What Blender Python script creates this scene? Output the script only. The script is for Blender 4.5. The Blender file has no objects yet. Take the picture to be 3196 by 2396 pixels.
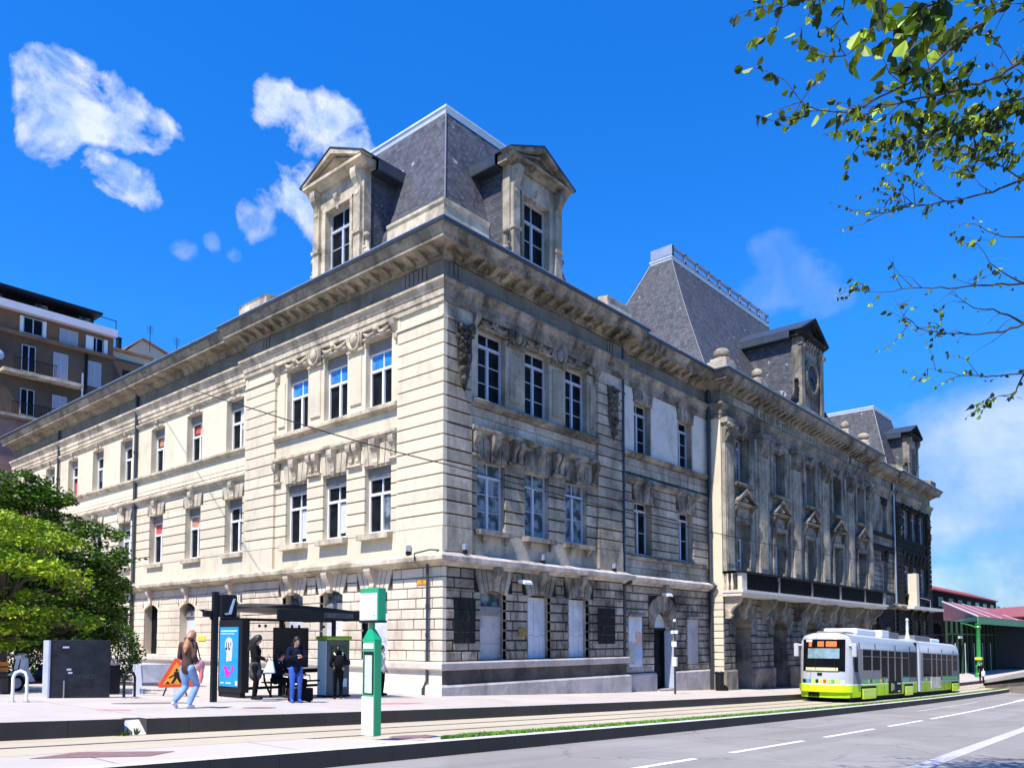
import bpy, bmesh, math, random
from mathutils import Vector, Matrix, Euler, noise as mnoise
random.seed(7)
R = math.radians
scene = bpy.context.scene
COL = scene.collection
PI = math.pi

# ---------------------------------------------------------------- camera numbers
HEAD = R(41.0); PITCH = R(3.2)
CAM = Vector((-18.971, -19.637, 1.90))
F_, SH_, W_, H_ = 2495.0, 657.0, 3196.0, 2396.0
f0 = Vector((math.cos(HEAD), math.sin(HEAD), 0)); rt = Vector((math.sin(HEAD), -math.cos(HEAD), 0)); u0 = Vector((0, 0, 1))
fw = f0*math.cos(PITCH)+u0*math.sin(PITCH); up_ = u0*math.cos(PITCH)-f0*math.sin(PITCH)
def ray(px, py):
    return fw*F_+rt*(px-W_/2)-up_*(py-(H_/2+SH_))
def at(px, py, dist):                       # point seen at a pixel at a given depth
    return CAM+ray(px, py)*(dist/F_)
def on(px, py, axis, val):
    r = ray(px, py); return CAM+r*((val-CAM[axis])/r[axis])
# ---------------------------------------------------------------- terrain: street falls to the right
def g(x):
    x = max(-60, min(94, x)); return -0.0415*x+0.00022*x*x
def yo(x):
    return 0.042*x-0.0004*x*x if x < 52 else 0.042*52-0.0004*52*52
# ---------------------------------------------------------------- mesh builder
def ID(s, z, d): return (s, d, z)
class MB:
    def __init__(s): s.v = []; s.f = []; s.m = []; s.mi = 0
    def add(s, vs, fs):
        b = len(s.v); s.v += [tuple(p) for p in vs]
        for f in fs: s.f.append(tuple(b+i for i in f)); s.m.append(s.mi)
    def box(s, T, s0, s1, z0, z1, d0, d1, ch=0.0):
        if s1-s0 < 1e-4 or z1-z0 < 1e-4: return
        if ch and (s1-s0) > 3*ch and (z1-z0) > 3*ch:
            P = [(s0,z0,d0),(s1,z0,d0),(s1,z1,d0),(s0,z1,d0),(s0,z0,d1-ch),(s1,z0,d1-ch),(s1,z1,d1-ch),(s0,z1,d1-ch),
                 (s0+ch,z0+ch,d1),(s1-ch,z0+ch,d1),(s1-ch,z1-ch,d1),(s0+ch,z1-ch,d1)]
            Fs = [(0,3,2,1),(0,1,5,4),(1,2,6,5),(2,3,7,6),(3,0,4,7),(4,5,9,8),(5,6,10,9),(6,7,11,10),(7,4,8,11),(8,9,10,11)]
        else:
            P = [(s0,z0,d0),(s1,z0,d0),(s1,z1,d0),(s0,z1,d0),(s0,z0,d1),(s1,z0,d1),(s1,z1,d1),(s0,z1,d1)]
            Fs = [(0,3,2,1),(4,5,6,7),(0,1,5,4),(1,2,6,5),(2,3,7,6),(3,0,4,7)]
        s.add([T(*p) for p in P], Fs)
    def wbox(s, x0, x1, y0, y1, z0, z1):      # world aligned box
        s.add([(x0,y0,z0),(x1,y0,z0),(x1,y1,z0),(x0,y1,z0),(x0,y0,z1),(x1,y0,z1),(x1,y1,z1),(x0,y1,z1)],
              [(0,3,2,1),(4,5,6,7),(0,1,5,4),(1,2,6,5),(2,3,7,6),(3,0,4,7)])
    def prism(s, T, poly, d0, d1):            # polygon in (s,z) extruded along d
        n = len(poly)
        s.add([T(a, b, d0) for a, b in poly]+[T(a, b, d1) for a, b in poly],
              [tuple(range(n))[::-1], tuple(range(n, 2*n))]+[(i, (i+1) % n, n+(i+1) % n, n+i) for i in range(n)])
    def prof(s, T, poly, s0, s1):             # polygon in (d,z) extruded along s
        n = len(poly)
        s.add([T(s0, b, a) for a, b in poly]+[T(s1, b, a) for a, b in poly],
              [tuple(range(n)), tuple(range(n, 2*n))[::-1]]+[(i, (i+1) % n, n+(i+1) % n, n+i) for i in range(n)])
    def sweep(s, path, prof, closed=False):   # profile (d outward to the right of travel, z) swept with mitres
        N = len(path); n = len(prof); rings = []
        for i, p in enumerate(path):
            def dr(a, b):
                v = Vector((b[0]-a[0], b[1]-a[1])); v.normalize(); return v
            if closed: d1 = dr(path[i-1], p); d2 = dr(p, path[(i+1) % N])
            else:
                d1 = dr(path[i-1], p) if i else dr(p, path[1]); d2 = dr(p, path[i+1]) if i < N-1 else d1
            n1 = Vector((d1.y, -d1.x)); n2 = Vector((d2.y, -d2.x)); m = (n1+n2)/(1+n1.dot(n2))
            rings.append([(p[0]+m.x*d, p[1]+m.y*d, z) for d, z in prof])
        vs = [q for r in rings for q in r]; fs = []
        for i in range(N if closed else N-1):
            a = i*n; b = ((i+1) % N)*n
            for j in range(n): fs.append((a+j, a+(j+1) % n, b+(j+1) % n, b+j))
        if not closed: fs += [tuple(range(n))[::-1], tuple((N-1)*n+j for j in range(n))]
        s.add(vs, fs)
    def tube(s, pts, rad, n=8, cap=True):
        pts = [Vector(p) for p in pts]
        if not isinstance(rad, (list, tuple)): rad = [rad]*len(pts)
        vs = []; fs = []; N = len(pts)
        t0 = (pts[1]-pts[0]).normalized(); a = t0.orthogonal().normalized()
        for i, p in enumerate(pts):
            t = (pts[min(i+1, N-1)]-pts[max(i-1, 0)])
            if t.length < 1e-9: t = t0
            t.normalize(); a = (a-t*a.dot(t))
            if a.length < 1e-6: a = t.orthogonal()
            a.normalize(); b = t.cross(a)
            for k in range(n):
                w = 2*PI*k/n; vs.append(p+(a*math.cos(w)+b*math.sin(w))*rad[i])
        for i in range(N-1):
            for k in range(n): fs.append((i*n+k, i*n+(k+1) % n, (i+1)*n+(k+1) % n, (i+1)*n+k))
        if cap: fs += [tuple(range(n))[::-1], tuple((N-1)*n+k for k in range(n))]
        s.add(vs, fs)
    def lathe(s, c, prof, n=16, axis='z'):    # (r,h) profile round a vertical axis
        vs = []; fs = []
        for r, h in prof:
            for k in range(n):
                w = 2*PI*k/n; x, y = r*math.cos(w), r*math.sin(w)
                if axis == 'z': vs.append((c[0]+x, c[1]+y, c[2]+h))
                elif axis == 'y': vs.append((c[0]+x, c[1]+h, c[2]+y))
                else: vs.append((c[0]+h, c[1]+x, c[2]+y))
        m = len(prof)
        for i in range(m-1):
            for k in range(n): fs.append((i*n+k, i*n+(k+1) % n, (i+1)*n+(k+1) % n, (i+1)*n+k))
        fs += [tuple(range(n))[::-1], tuple((m-1)*n+k for k in range(n))]
        s.add(vs, fs)
    def ball(s, c, r, n=12, m=8, sc=(1, 1, 1), rot=None):
        vs = []; fs = []
        for i in range(m+1):
            th = PI*i/m
            for k in range(n):
                ph = 2*PI*k/n
                p = Vector((r*sc[0]*math.sin(th)*math.cos(ph), r*sc[1]*math.sin(th)*math.sin(ph), r*sc[2]*math.cos(th)))
                if rot is not None: p = rot @ p
                vs.append((c[0]+p.x, c[1]+p.y, c[2]+p.z))
        for i in range(m):
            for k in range(n): fs.append((i*n+k, (i+1)*n+k, (i+1)*n+(k+1) % n, i*n+(k+1) % n))
        s.add(vs, fs)
    def xform(s, M, start=0):
        for i in range(start, len(s.v)): s.v[i] = tuple(M @ Vector(s.v[i]))
    def build(s, name, mats, parent=None, smooth=False, recalc=True, bevel=0, loc=None):
        me = bpy.data.meshes.new(name); me.from_pydata(s.v, [], s.f)
        if not isinstance(mats, (list, tuple)): mats = [mats]
        for m in mats: me.materials.append(m)
        for p, k in zip(me.polygons, s.m): p.material_index = min(k, len(mats)-1)
        if recalc:
            bm = bmesh.new(); bm.from_mesh(me)
            bmesh.ops.remove_doubles(bm, verts=bm.verts, dist=1e-5) if smooth else None
            bmesh.ops.recalc_face_normals(bm, faces=bm.faces); bm.to_mesh(me); bm.free()
        o = bpy.data.objects.new(name, me); COL.objects.link(o)
        if parent is not None: o.parent = parent
        if loc is not None: o.location = loc
        if smooth:
            for p in me.polygons: p.use_smooth = True
            if smooth != 'all':
                try: me.set_sharp_from_angle(angle=R(40))
                except Exception: pass
        if bevel:
            b = o.modifiers.new('b', 'BEVEL'); b.width = bevel; b.segments = 2; b.limit_method = 'ANGLE'; b.angle_limit = R(40)
        return o
def tag(o, label=None, cat=None, group=None, kind=None):
    if label: o['label'] = label
    if cat: o['category'] = cat
    if group: o['group'] = group
    if kind: o['kind'] = kind
    return o
def thing(name, label, cat, loc=(0, 0, 0), rz=0, group=None):
    o = bpy.data.objects.new(name, None); COL.objects.link(o); o.location = loc; o.rotation_euler = (0, 0, rz)
    o.empty_display_size = .2
    return tag(o, label, cat, group)
def copytree(o, loc=None, rz=None, label=None, group=None):
    def cp(a, par):
        c = a.copy(); COL.objects.link(c); c.parent = par
        for ch in a.children: cp(ch, c)
        return c
    c = cp(o, None)
    if loc is not None: c.location = loc
    if rz is not None: c.rotation_euler = (0, 0, rz)
    if label: c['label'] = label
    if group: c['group'] = group
    return c
def text_mesh(txt, size, depth, T, s, z, d, mat, name, parent=None, bold=0.0, sx=1.0):
    cu = bpy.data.curves.new('txt', 'FONT'); cu.body = txt; cu.size = size; cu.extrude = depth; cu.offset = bold
    cu.align_x = 'CENTER'; cu.align_y = 'CENTER'; cu.resolution_u = 3
    o = bpy.data.objects.new('txt', cu); COL.objects.link(o)
    me = bpy.data.meshes.new_from_object(o.evaluated_get(bpy.context.evaluated_depsgraph_get()))
    bpy.data.objects.remove(o)
    for v in me.vertices:
        a, b, c = v.co; v.co = T(s+a*sx, z+b, d+c)
    me.materials.clear(); me.materials.append(mat)
    ob = bpy.data.objects.new(name, me); COL.objects.link(ob)
    if parent is not None: ob.parent = parent
    return ob
# ---------------------------------------------------------------- materials
class NT:
    def __init__(s, mat):
        mat.use_nodes = True; s.t = mat.node_tree; s.t.nodes.clear()
        s.out = s.n('ShaderNodeOutputMaterial'); s.b = s.n('ShaderNodeBsdfPrincipled'); s.l(s.b.outputs[0], s.out.inputs[0])
    def n(s, ty, **k):
        n = s.t.nodes.new(ty)
        for a, b in k.items(): setattr(n, a, b)
        return n
    def l(s, a, b): s.t.links.new(a, b)
    def mix(s, fac, a, b, mode='MIX'):
        m = s.n('ShaderNodeMix', data_type='RGBA', blend_type=mode)
        for sock, v in ((m.inputs[0], fac), (m.inputs[6], a), (m.inputs[7], b)):
            if hasattr(v, 'links') or hasattr(v, 'is_linked'): s.l(v, sock)
            else: sock.default_value = v if not isinstance(v, tuple) else (*v[:3], 1)
        return m.outputs[2]
    def ramp(s, x, *stops):
        r = s.n('ShaderNodeValToRGB'); e = r.color_ramp.elements
        while len(e) < len(stops): e.new(.5)
        for el, (p, c) in zip(e, stops): el.position = p; el.color = (c, c, c, 1) if not isinstance(c, tuple) else (*c, 1)
        s.l(x, r.inputs[0]); return r.outputs[0]
    def noise(s, vec, scale, detail=4, rough=.55, sc=None, dist=0):
        if sc:
            m = s.n('ShaderNodeMapping'); m.inputs['Scale'].default_value = sc; s.l(vec, m.inputs[0]); vec = m.outputs[0]
        n = s.n('ShaderNodeTexNoise'); n.inputs['Scale'].default_value = scale; n.inputs['Detail'].default_value = detail
        n.inputs['Roughness'].default_value = rough; n.inputs['Distortion'].default_value = dist
        s.l(vec, n.inputs['Vector']); return n.outputs[0]
    def math(s, op, a, b=0.0):
        m = s.n('ShaderNodeMath', operation=op)
        for sock, v in ((m.inputs[0], a), (m.inputs[1], b)):
            if hasattr(v, 'is_linked'): s.l(v, sock)
            else: sock.default_value = v
        return m.outputs[0]
    def bump(s, h, strength=.3, dist=.02):
        b = s.n('ShaderNodeBump'); b.inputs['Strength'].default_value = strength; b.inputs['Distance'].default_value = dist
        s.l(h, b.inputs['Height']); s.l(b.outputs[0], s.b.inputs['Normal'])
    def pos(s): return s.n('ShaderNodeNewGeometry').outputs['Position']
    def obj(s): return s.n('ShaderNodeTexCoord').outputs['Object']
def newmat(name): return bpy.data.materials.new(name)
def plain(name, col, rough=.6, metal=0, var=.12, vs=6, spec=.5, bump=0, em=0, coat=0, alpha=1):
    m = newmat(name); t = NT(m); b = t.b
    v = t.obj()
    c2 = tuple(min(1, c*(1-var)) for c in col); c3 = tuple(min(1, c*(1+var)) for c in col)
    n = t.noise(v, vs, 5, .6)
    t.l(t.mix(t.ramp(n, (.3, 0.), (.7, 1.)), c2, c3), b.inputs['Base Color'])
    b.inputs['Roughness'].default_value = rough; b.inputs['Metallic'].default_value = metal
    b.inputs['Specular IOR Level'].default_value = spec; b.inputs['Coat Weight'].default_value = coat
    b.inputs['Coat Roughness'].default_value = .08
    if bump: t.bump(t.noise(v, vs*6, 4, .6), bump, .01)
    if em: b.inputs['Emission Color'].default_value = (*col, 1); b.inputs['Emission Strength'].default_value = em
    if alpha < 1: b.inputs['Alpha'].default_value = alpha
    return m
def stone(name, base, dirt, amt, iv=.12, big=.35, streak=.5, fine=.12, bump=.35, rough=.9, tint=None):
    """limestone: block to block tone, mottling, soot patches and rain streaks (stains belong to the stone)"""
    m = newmat(name); t = NT(m); P = t.pos()
    ge = t.n('ShaderNodeNewGeometry')
    isl = ge.outputs['Random Per Island']
    lo = tuple(c*(1-iv) for c in base); hi = tuple(min(1, c*(1+iv*.7)) for c in base)
    c = t.mix(isl, lo, hi)
    f = t.noise(P, 9, 6, .7); c = t.mix(t.math('MULTIPLY', t.ramp(f, (.35, 0.), (.75, 1.)), fine*3), c, tuple(x*.72 for x in base))
    if tint:
        w = t.noise(P, .8, 3, .5, dist=1.0); c = t.mix(t.math('MULTIPLY', t.ramp(w, (.5, 0.), (.68, 1.)), .6), c, tint)
    pn = t.noise(P, big, 8, .72, dist=.5)
    st = t.noise(P, 1.0, 7, .68, sc=(2.2, 2.2, .42), dist=.5)
    k = t.math('ADD', t.math('MULTIPLY', pn, 1-streak*.5), t.math('MULTIPLY', st, streak*.5))
    e0 = .66-amt*.42
    mask = t.ramp(k, (max(0, e0-.06), 0.), (min(1, e0+.14), 1.))
    mask = t.math('MULTIPLY', mask, min(1, .35+amt))
    c = t.mix(mask, c, dirt)
    f2 = t.noise(P, 28, 4, .7); c = t.mix(t.math('MULTIPLY', t.ramp(f2, (.55, 0.), (.7, 1.)), .25+amt*.3), c, dirt)
    t.l(c, t.b.inputs['Base Color']); t.b.inputs['Roughness'].default_value = rough; t.b.inputs['Specular IOR Level'].default_value = .2
    t.bump(t.math('ADD', t.noise(P, 14, 6, .7), t.math('MULTIPLY', t.noise(P, 60, 3, .6), .4)), bump, .02)
    return m
M = {}
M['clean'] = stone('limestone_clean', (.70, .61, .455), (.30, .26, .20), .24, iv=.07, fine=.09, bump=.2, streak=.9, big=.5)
M['cleangf'] = stone('limestone_ground', (.72, .62, .49), (.27, .21, .16), .28, iv=.11, fine=.07, bump=.3)
M['mould'] = stone('limestone_mould', (.69, .59, .44), (.15, .125, .10), .46, iv=.06, fine=.12, bump=.25, big=.9)
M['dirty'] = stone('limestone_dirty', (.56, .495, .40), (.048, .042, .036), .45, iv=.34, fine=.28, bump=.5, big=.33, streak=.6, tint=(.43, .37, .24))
M['dirtygf'] = stone('limestone_dirty_ground', (.50, .44, .36), (.038, .028, .022), .50, iv=.34, fine=.3, bump=.6, big=.5, tint=(.37, .32, .20))
M['grime'] = stone('limestone_weathered_trim', (.44, .385, .31), (.032, .028, .024), .52, iv=.25, fine=.34, bump=.6, big=.8, streak=.45, tint=(.34, .28, .14))
M['plaster'] = stone('grey_render', (.62, .58, .53), (.20, .17, .13), .28, iv=.08, fine=.12, bump=.2, big=.6)
M['sooty'] = stone('limestone_sooty_shaded', (.40, .355, .29), (.028, .025, .022), .50, iv=.35, fine=.3, bump=.55, big=.4, streak=.6)  # soot, plus the shade of the farther street front put into the colour
M['dirtyl'] = stone('limestone_weathered', (.50, .44, .34), (.10, .085, .07), .45, iv=.2, fine=.3, bump=.5, big=.9)
M['joint'] = plain('joint_shadowed_mortar', (.07, .055, .04), .9, 0, .2, 3)
M['jointd'] = plain('dark_mortar', (.008, .007, .006), .95, 0, .2, 3)
M['hip'] = plain('hip_lead', (.16, .165, .18), .5, .3, .1, 3)
M['ledge'] = stone('street_ledge', (.58, .52, .47), (.12, .10, .085), .40, iv=.05, fine=.2, bump=.4, big=1.2)
M['cornice'] = stone('cornice_weathered', (.40, .35, .27), (.09, .075, .06), .5, iv=.1, fine=.2, bump=.4, big=.9, streak=.4)  # weathered stone, with the shade under the overhang darkened into its colour
M['band'] = stone('shaded_damp_plinth_band', (.13, .115, .10), (.03, .027, .024), .45, iv=.1, fine=.2, bump=.4, big=.8)  # shadow under the ledge and damp dirt, both painted as one dark tone
M['trophy'] = stone('carved_stone_sooty', (.20, .175, .145), (.018, .016, .014), .55, iv=.4, fine=.3, bump=.6, big=1.5, streak=.3)
M['black'] = stone('limestone_black', (.12, .105, .09), (.014, .015, .015), .78, iv=.35, fine=.3, bump=.5, big=.3, streak=1.0)  # blackened stone; for the far pavilion its colour also carries painted shade
M['friezel'] = stone('frieze_shaded_grey', (.22, .205, .175), (.09, .085, .07), .45, iv=.08, fine=.14, bump=.2, big=.7)  # cornice shadow on the frieze is deepened in this stone colour
M['plinth'] = stone('plinth_granite', (.50, .45, .43), (.16, .14, .13), .34, iv=.12, fine=.25, bump=.5, big=.8)
M['plinthl'] = stone('plinth_limestone', (.70, .64, .56), (.32, .27, .22), .22, iv=.06, fine=.12, bump=.3, big=.8)
# slate: rows of small tiles
def slate(name, base, sc=3.2):
    m = newmat(name); t = NT(m); P = t.pos()
    mp = t.n('ShaderNodeMapping'); mp.inputs['Rotation'].default_value = (R(90), 0, 0); t.l(P, mp.inputs[0])
    # bricks on both vertical axes: use x+y as the running coordinate
    sx = t.n('ShaderNodeSeparateXYZ'); t.l(P, sx.inputs[0]); cx = t.n('ShaderNodeCombineXYZ')
    t.l(t.math('ADD', sx.outputs[0], sx.outputs[1]), cx.inputs[0]); t.l(sx.outputs[2], cx.inputs[1])
    b = t.n('ShaderNodeTexBrick'); t.l(cx.outputs[0], b.inputs['Vector'])
    b.inputs['Scale'].default_value = sc; b.inputs['Mortar Size'].default_value = .03; b.inputs['Brick Width'].default_value = .8; b.inputs['Row Height'].default_value = .42
    b.inputs['Color1'].default_value = (*base, 1); b.inputs['Color2'].default_value = (*[c*2.2 for c in base], 1); b.inputs['Mortar'].default_value = (*[c*.2 for c in base], 1)
    w = t.noise(P, .9, 6, .7, dist=1.5)
    c = t.mix(t.math('MULTIPLY', t.ramp(w, (.45, 0.), (.75, 1.)), .6), b.outputs[0], tuple(c*2.6 for c in base))
    li = t.noise(P, 2.4, 3, .5); c = t.mix(t.math('MULTIPLY', t.ramp(li, (.70, 0.), (.73, 1.)), .8), c, (.42, .42, .44))
    dk = t.noise(P, 1.1, 5, .7, sc=(3, 3, .3)); c = t.mix(t.math('MULTIPLY', t.ramp(dk, (.5, 0.), (.7, 1.)), .6), c, tuple(x*.35 for x in base))
    t.l(c, t.b.inputs['Base Color']); t.b.inputs['Roughness'].default_value = .6; t.b.inputs['Specular IOR Level'].default_value = .35
    t.bump(t.math('ADD', t.math('MULTIPLY', b.outputs[1], -1), t.math('MULTIPLY', t.noise(P, 5, 4), .6)), .5, .02)
    return m
M['slate'] = slate('slate_roof', (.052, .054, .064))
M['slate2'] = slate('slate_roof_far', (.046, .046, .052), 3.6)
M['zinc'] = plain('zinc', (.42, .44, .48), .45, .6, .15, 2)
M['zincd'] = plain('zinc_dark', (.06, .075, .10), .45, .5, .2, 2)
M['zincl'] = plain('zinc_bright', (.72, .74, .78), .4, .2, .08, 2)
M['frame_w'] = plain('white_window_paint', (.78, .79, .80), .45, 0, .04, 8)
M['frame_b'] = plain('grey_blue_window_paint', (.42, .47, .56), .5, 0, .12, 8)
M['pipe'] = plain('drainpipe_paint', (.035, .045, .06), .45, .3, .2, 3)
def glass(name, col, rough=.06, tint=None, s=2.0, spec=.8, ior=1.45):
    m = newmat(name); t = NT(m); P = t.pos()
    n = t.noise(P, s, 2, .4)
    c = t.mix(t.ramp(n, (.42, 0.), (.6, 1.)), col, tint or tuple(x*1.6 for x in col))
    t.l(c, t.b.inputs['Base Color']); t.b.inputs['Roughness'].default_value = rough; t.b.inputs['Specular IOR Level'].default_value = spec; t.b.inputs['IOR'].default_value = ior
    t.bump(t.noise(P, 3, 2), .02, .05)
    return m
M['pane'] = glass('window_glass', (.008, .009, .011), tint=(.014, .016, .019), spec=.25, ior=1.2)
M['pane_g'] = glass('window_glass_curtain', (.05, .065, .08), tint=(.22, .27, .31), s=2.6, spec=.3, ior=1.25)
M['pane_b'] = plain('blue_blind', (.03, .22, .62), .25, 0, .35, 3, coat=.6)
M['pane_w'] = plain('white_curtain', (.55, .58, .58), .5, 0, .12, 5)
M['pane_r'] = plain('red_curtain', (.62, .07, .05), .6, 0, .2, 5)
M['pane_o'] = plain('terracotta_blind', (.55, .24, .13), .6, 0, .2, 5)
M['shbox'] = plain('shutter_box_grey', (.20, .195, .19), .7, 0, .15, 4)
M['shutter'] = stone('board_white', (.60, .62, .66), (.22, .23, .25), .30, iv=.06, fine=.1, bump=.1, rough=.6, big=1.2)
M['shutterl'] = stone('board_grey', (.47, .45, .44), (.18, .17, .165), .34, iv=.06, fine=.12, bump=.1, rough=.7, big=1.0)
M['dark'] = plain('dark_interior', (.008, .008, .009), .9, 0, .1, 2, spec=.1)
M['iron'] = plain('dark_ironwork', (.012, .012, .013), .65, 0, .2, 6, spec=.2)
M['ironb'] = plain('rusty_black_ironwork', (.010, .009, .008), .85, 0, .4, 6, spec=.08)
M['whitem'] = plain('white_metal', (.75, .76, .78), .4, 0, .04, 6)
# ================================================================ STATION BUILDING
ST = thing('station_building', 'long three storey limestone station with slate mansard roofs, cream side wall and sooty street front', 'station building', (0, 0, 0))
def TL(off=0.0): return lambda s, z, d: (off-d, s, z)      # side facade, faces -X
def TR(off=0.0): return lambda s, z, d: (s, off-d, z)      # street facade, faces -Y
def slab(mb, T, s0, s1, z0, z1, holes, d0, d1):
    xs = sorted({s0, s1, *[h[0] for h in holes if s0 < h[0] < s1], *[h[1] for h in holes if s0 < h[1] < s1]})
    for a, b in zip(xs, xs[1:]):
        mid = (a+b)/2; hz = sorted([(h[2], h[3]) for h in holes if h[0] < mid < h[1]]); z = z0
        for p, q in hz:
            if p > z: mb.box(T, a, b, z, min(p, z1), d0, d1)
            z = max(z, q)
        if z < z1: mb.box(T, a, b, z, z1, d0, d1)
def courses(mb, T, s0, s1, z0, z1, n, holes, d0=-.069, d1=0.0, gap=.045, blk=None, ch=.012, seed=0):
    h = (z1-z0)/n; rr = random.Random(seed)
    for i in range(n):
        za, zb = z0+i*h+gap/2, z0+(i+1)*h-gap/2
        cuts = sorted({za, zb, *[z for q in holes for z in (q[2], q[3]) if za+.02 < z < zb-.02]})
        js = []
        if blk:
            p = s0+(blk*.5 if i % 2 else blk)*rr.uniform(.85, 1.1)
            while p < s1-.2: js.append(p); p += blk*rr.uniform(.75, 1.25)
        for a, b in zip(cuts, cuts[1:]):
            mid = (a+b)/2; segs = [(s0, s1)]
            for q in holes:
                if q[2] < mid < q[3]:
                    ns = []
                    for u, v in segs:
                        if q[1] <= u or q[0] >= v: ns.append((u, v)); continue
                        if q[0] > u: ns.append((u, q[0]))
                        if q[1] < v: ns.append((q[1], v))
                    segs = ns
            for u, v in segs:
                pts = [u]+[j for j in js if u+.12 < j < v-.12]+[v]
                for k, (p, r_) in enumerate(zip(pts, pts[1:])):
                    pa = p+(gap/2 if k else 0); pb = r_-(gap/2 if k < len(pts)-2 else 0)
                    mb.box(T, pa, pb, a, b, d0, d1+(rr.uniform(-.008, .008) if blk else 0), ch)
def voussoirs(mb, T, sc, hw, zs, rise, top, n, d0, d1, keyd=.12, fl=.28):
    """fan of wedge stones above an opening whose head is at zs (+rise in the middle)"""
    def zi(x): return zs+rise*(1-(x/hw)**2) if hw else zs
    gap = .02
    for i in range(n):
        a = -1+2*i/n; b = -1+2*(i+1)/n
        xa, xb = a*hw+gap*(1 if i else 0), b*hw-gap*(1 if i < n-1 else 0)
        ta, tb = a*(hw+fl)+gap, b*(hw+fl)-gap
        key = (i == n//2)
        mb.prism(T, [(sc+xa, zi(xa)), (sc+xb, zi(xb)), (sc+tb, top), (sc+ta, top)], d0, d1+(keyd if key else 0))
def console(mb, T, sc, w, z0, z1, dd, d0=0.0):
    h = z1-z0
    pf = [(d0-.02, z1), (d0+dd, z1), (d0+dd, z1-.18*h), (d0+dd*.86, z1-.34*h), (d0+dd*.5, z1-.52*h), (d0+dd*.34, z1-.72*h), (d0+dd*.42, z1-.86*h), (d0+dd*.28, z0), (d0-.02, z0)]
    n = len(pf)
    vs = [T(sc-w/2, z, d) for d, z in pf]+[T(sc+w/2, z, d) for d, z in pf]
    wt = [1, 1, 1, .95, .85, .75, .72, .62, .62]
    vs = [T(sc-w/2*k, z, d) for (d, z), k in zip(pf, wt)]+[T(sc+w/2*k, z, d) for (d, z), k in zip(pf, wt)]
    mb.add(vs, [tuple(range(n)), tuple(range(n, 2*n))[::-1]]+[(i, (i+1) % n, n+(i+1) % n, n+i) for i in range(n)])
def frame_mesh(T, s0, s1, z0, z1, d, tr=.72, fm='frame_w', bars=0, parent=ST, mull=True, w=.07):
    mb = MB(); D = d+.10; e = .004
    mb.box(T, s0+e, s0+w, z0+e, z1-e, d, D); mb.box(T, s1-w, s1-e, z0+e, z1-e, d, D)
    mb.box(T, s0+w, s1-w, z0+e, z0+w+.02, d, D); mb.box(T, s0+w, s1-w, z1-w, z1-e, d, D)
    zt = z0+(z1-z0)*tr if tr else z1-w
    sc = (s0+s1)/2
    if tr: mb.box(T, s0+w, s1-w, zt-.05, zt+.05, d, D+.02); mb.box(T, sc-.022, sc+.022, zt+.05, z1-w, d, D-.02)
    if mull: mb.box(T, sc-.06, sc+.06, z0+w+.02, zt-.05, d, D+.01)
    for k in range(bars):
        z = z0+w+(zt-z0-w)*(k+1)/(bars+1)
        mb.box(T, s0+w, sc-.06, z-.014, z+.014, d+.02, D-.03); mb.box(T, sc+.06, s1-w, z-.014, z+.014, d+.02, D-.03)
    return mb.build('window', M[fm], parent), zt
def window(T, s0, s1, z0, z1, d=-.42, tr=.72, fm='frame_w', bars=0, pane='pane', box=0.0, blind=None, sill=None, label=None, sillm='mould', parent=ST):
    zt1 = z1-box
    f, zt = frame_mesh(T, s0, s1, z0, zt1, d, tr, fm, bars, parent)
    if label: f['label'] = label
    p = MB(); p.box(T, s0+.03, s1-.03, z0+.03, zt1-.03, d-.03, d+.03); p.build('pane', M[pane], f)
    if box:
        b = MB(); b.box(T, s0+.004, s1-.004, zt1+.002, z1-.004, d-.02, d+.16, .01); b.build('shutter_box', M['shbox'], f)
    if blind:
        mk, a, c, sa, sb = blind
        b = MB(); zz0 = z0+(zt1-z0)*a; zz1 = z0+(zt1-z0)*c
        b.box(T, s0+.07+(s1-s0-.14)*sa, s0+.07+(s1-s0-.14)*sb, zz0+.01, zz1-.01, d+.031, d+.045); b.build('blind', M[mk], f)
    if sill:
        w, dp, zz = sill
        b = MB(); b.prof(T, [(-.35, zz), (dp, zz), (dp, z0-.05), (-.35, z0-.004)], s0-w, s1+w)
        b.build('sill', M[sillm], f)
    return f
GFZ0, GFZ1 = 1.14, 4.42
NR = 9
# -------- cornices swept round the plan
PATH = [(.2, 44), (.2, 12.8), (0, 12.8), (0, 0), (11.2, 0), (11.2, .3), (19.9, .3), (19.9, -.5), (44.7, -.5), (44.7, .3), (53.4, .3), (53.4, 0), (64.6, 0), (64.6, 12)]
def split_sweep(name, prof, mats, path=PATH):
    """left part gets the clean stone, the street front the dirty one: the sweep is one mesh"""
    o = MB(); o.sweep(path, prof); ob = o.build(name, [M[m] for m in mats], ST)
    for p in ob.data.polygons:
        c = p.center
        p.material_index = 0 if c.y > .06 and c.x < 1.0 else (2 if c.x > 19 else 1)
    return ob
split_sweep('cornice', [(-.1, 15.16), (.10, 15.16), (.12, 15.30), (.20, 15.36), (.22, 15.44), (.74, 15.47), (.74, 15.62), (.80, 15.66), (.86, 15.80), (.90, 15.88), (.60, 15.95), (-.1, 16.0)], ('cornice', 'grime', 'sooty'))
gm = MB(); gm.sweep(PATH, [(.82, 15.90), (.90, 15.885), (.97, 15.91), (.98, 15.985), (.955, 15.99), (.95, 15.93), (.84, 15.95)]); gm.build('gutter', M['zincd'], ST)
ge_ = MB(); ge_.sweep(PATH, [(.5, 15.955), (.94, 15.992), (.99, 15.994), (.99, 16.03), (.5, 16.03)]); ge_.build('gutter_lip', M['zinc'], ST)
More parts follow.
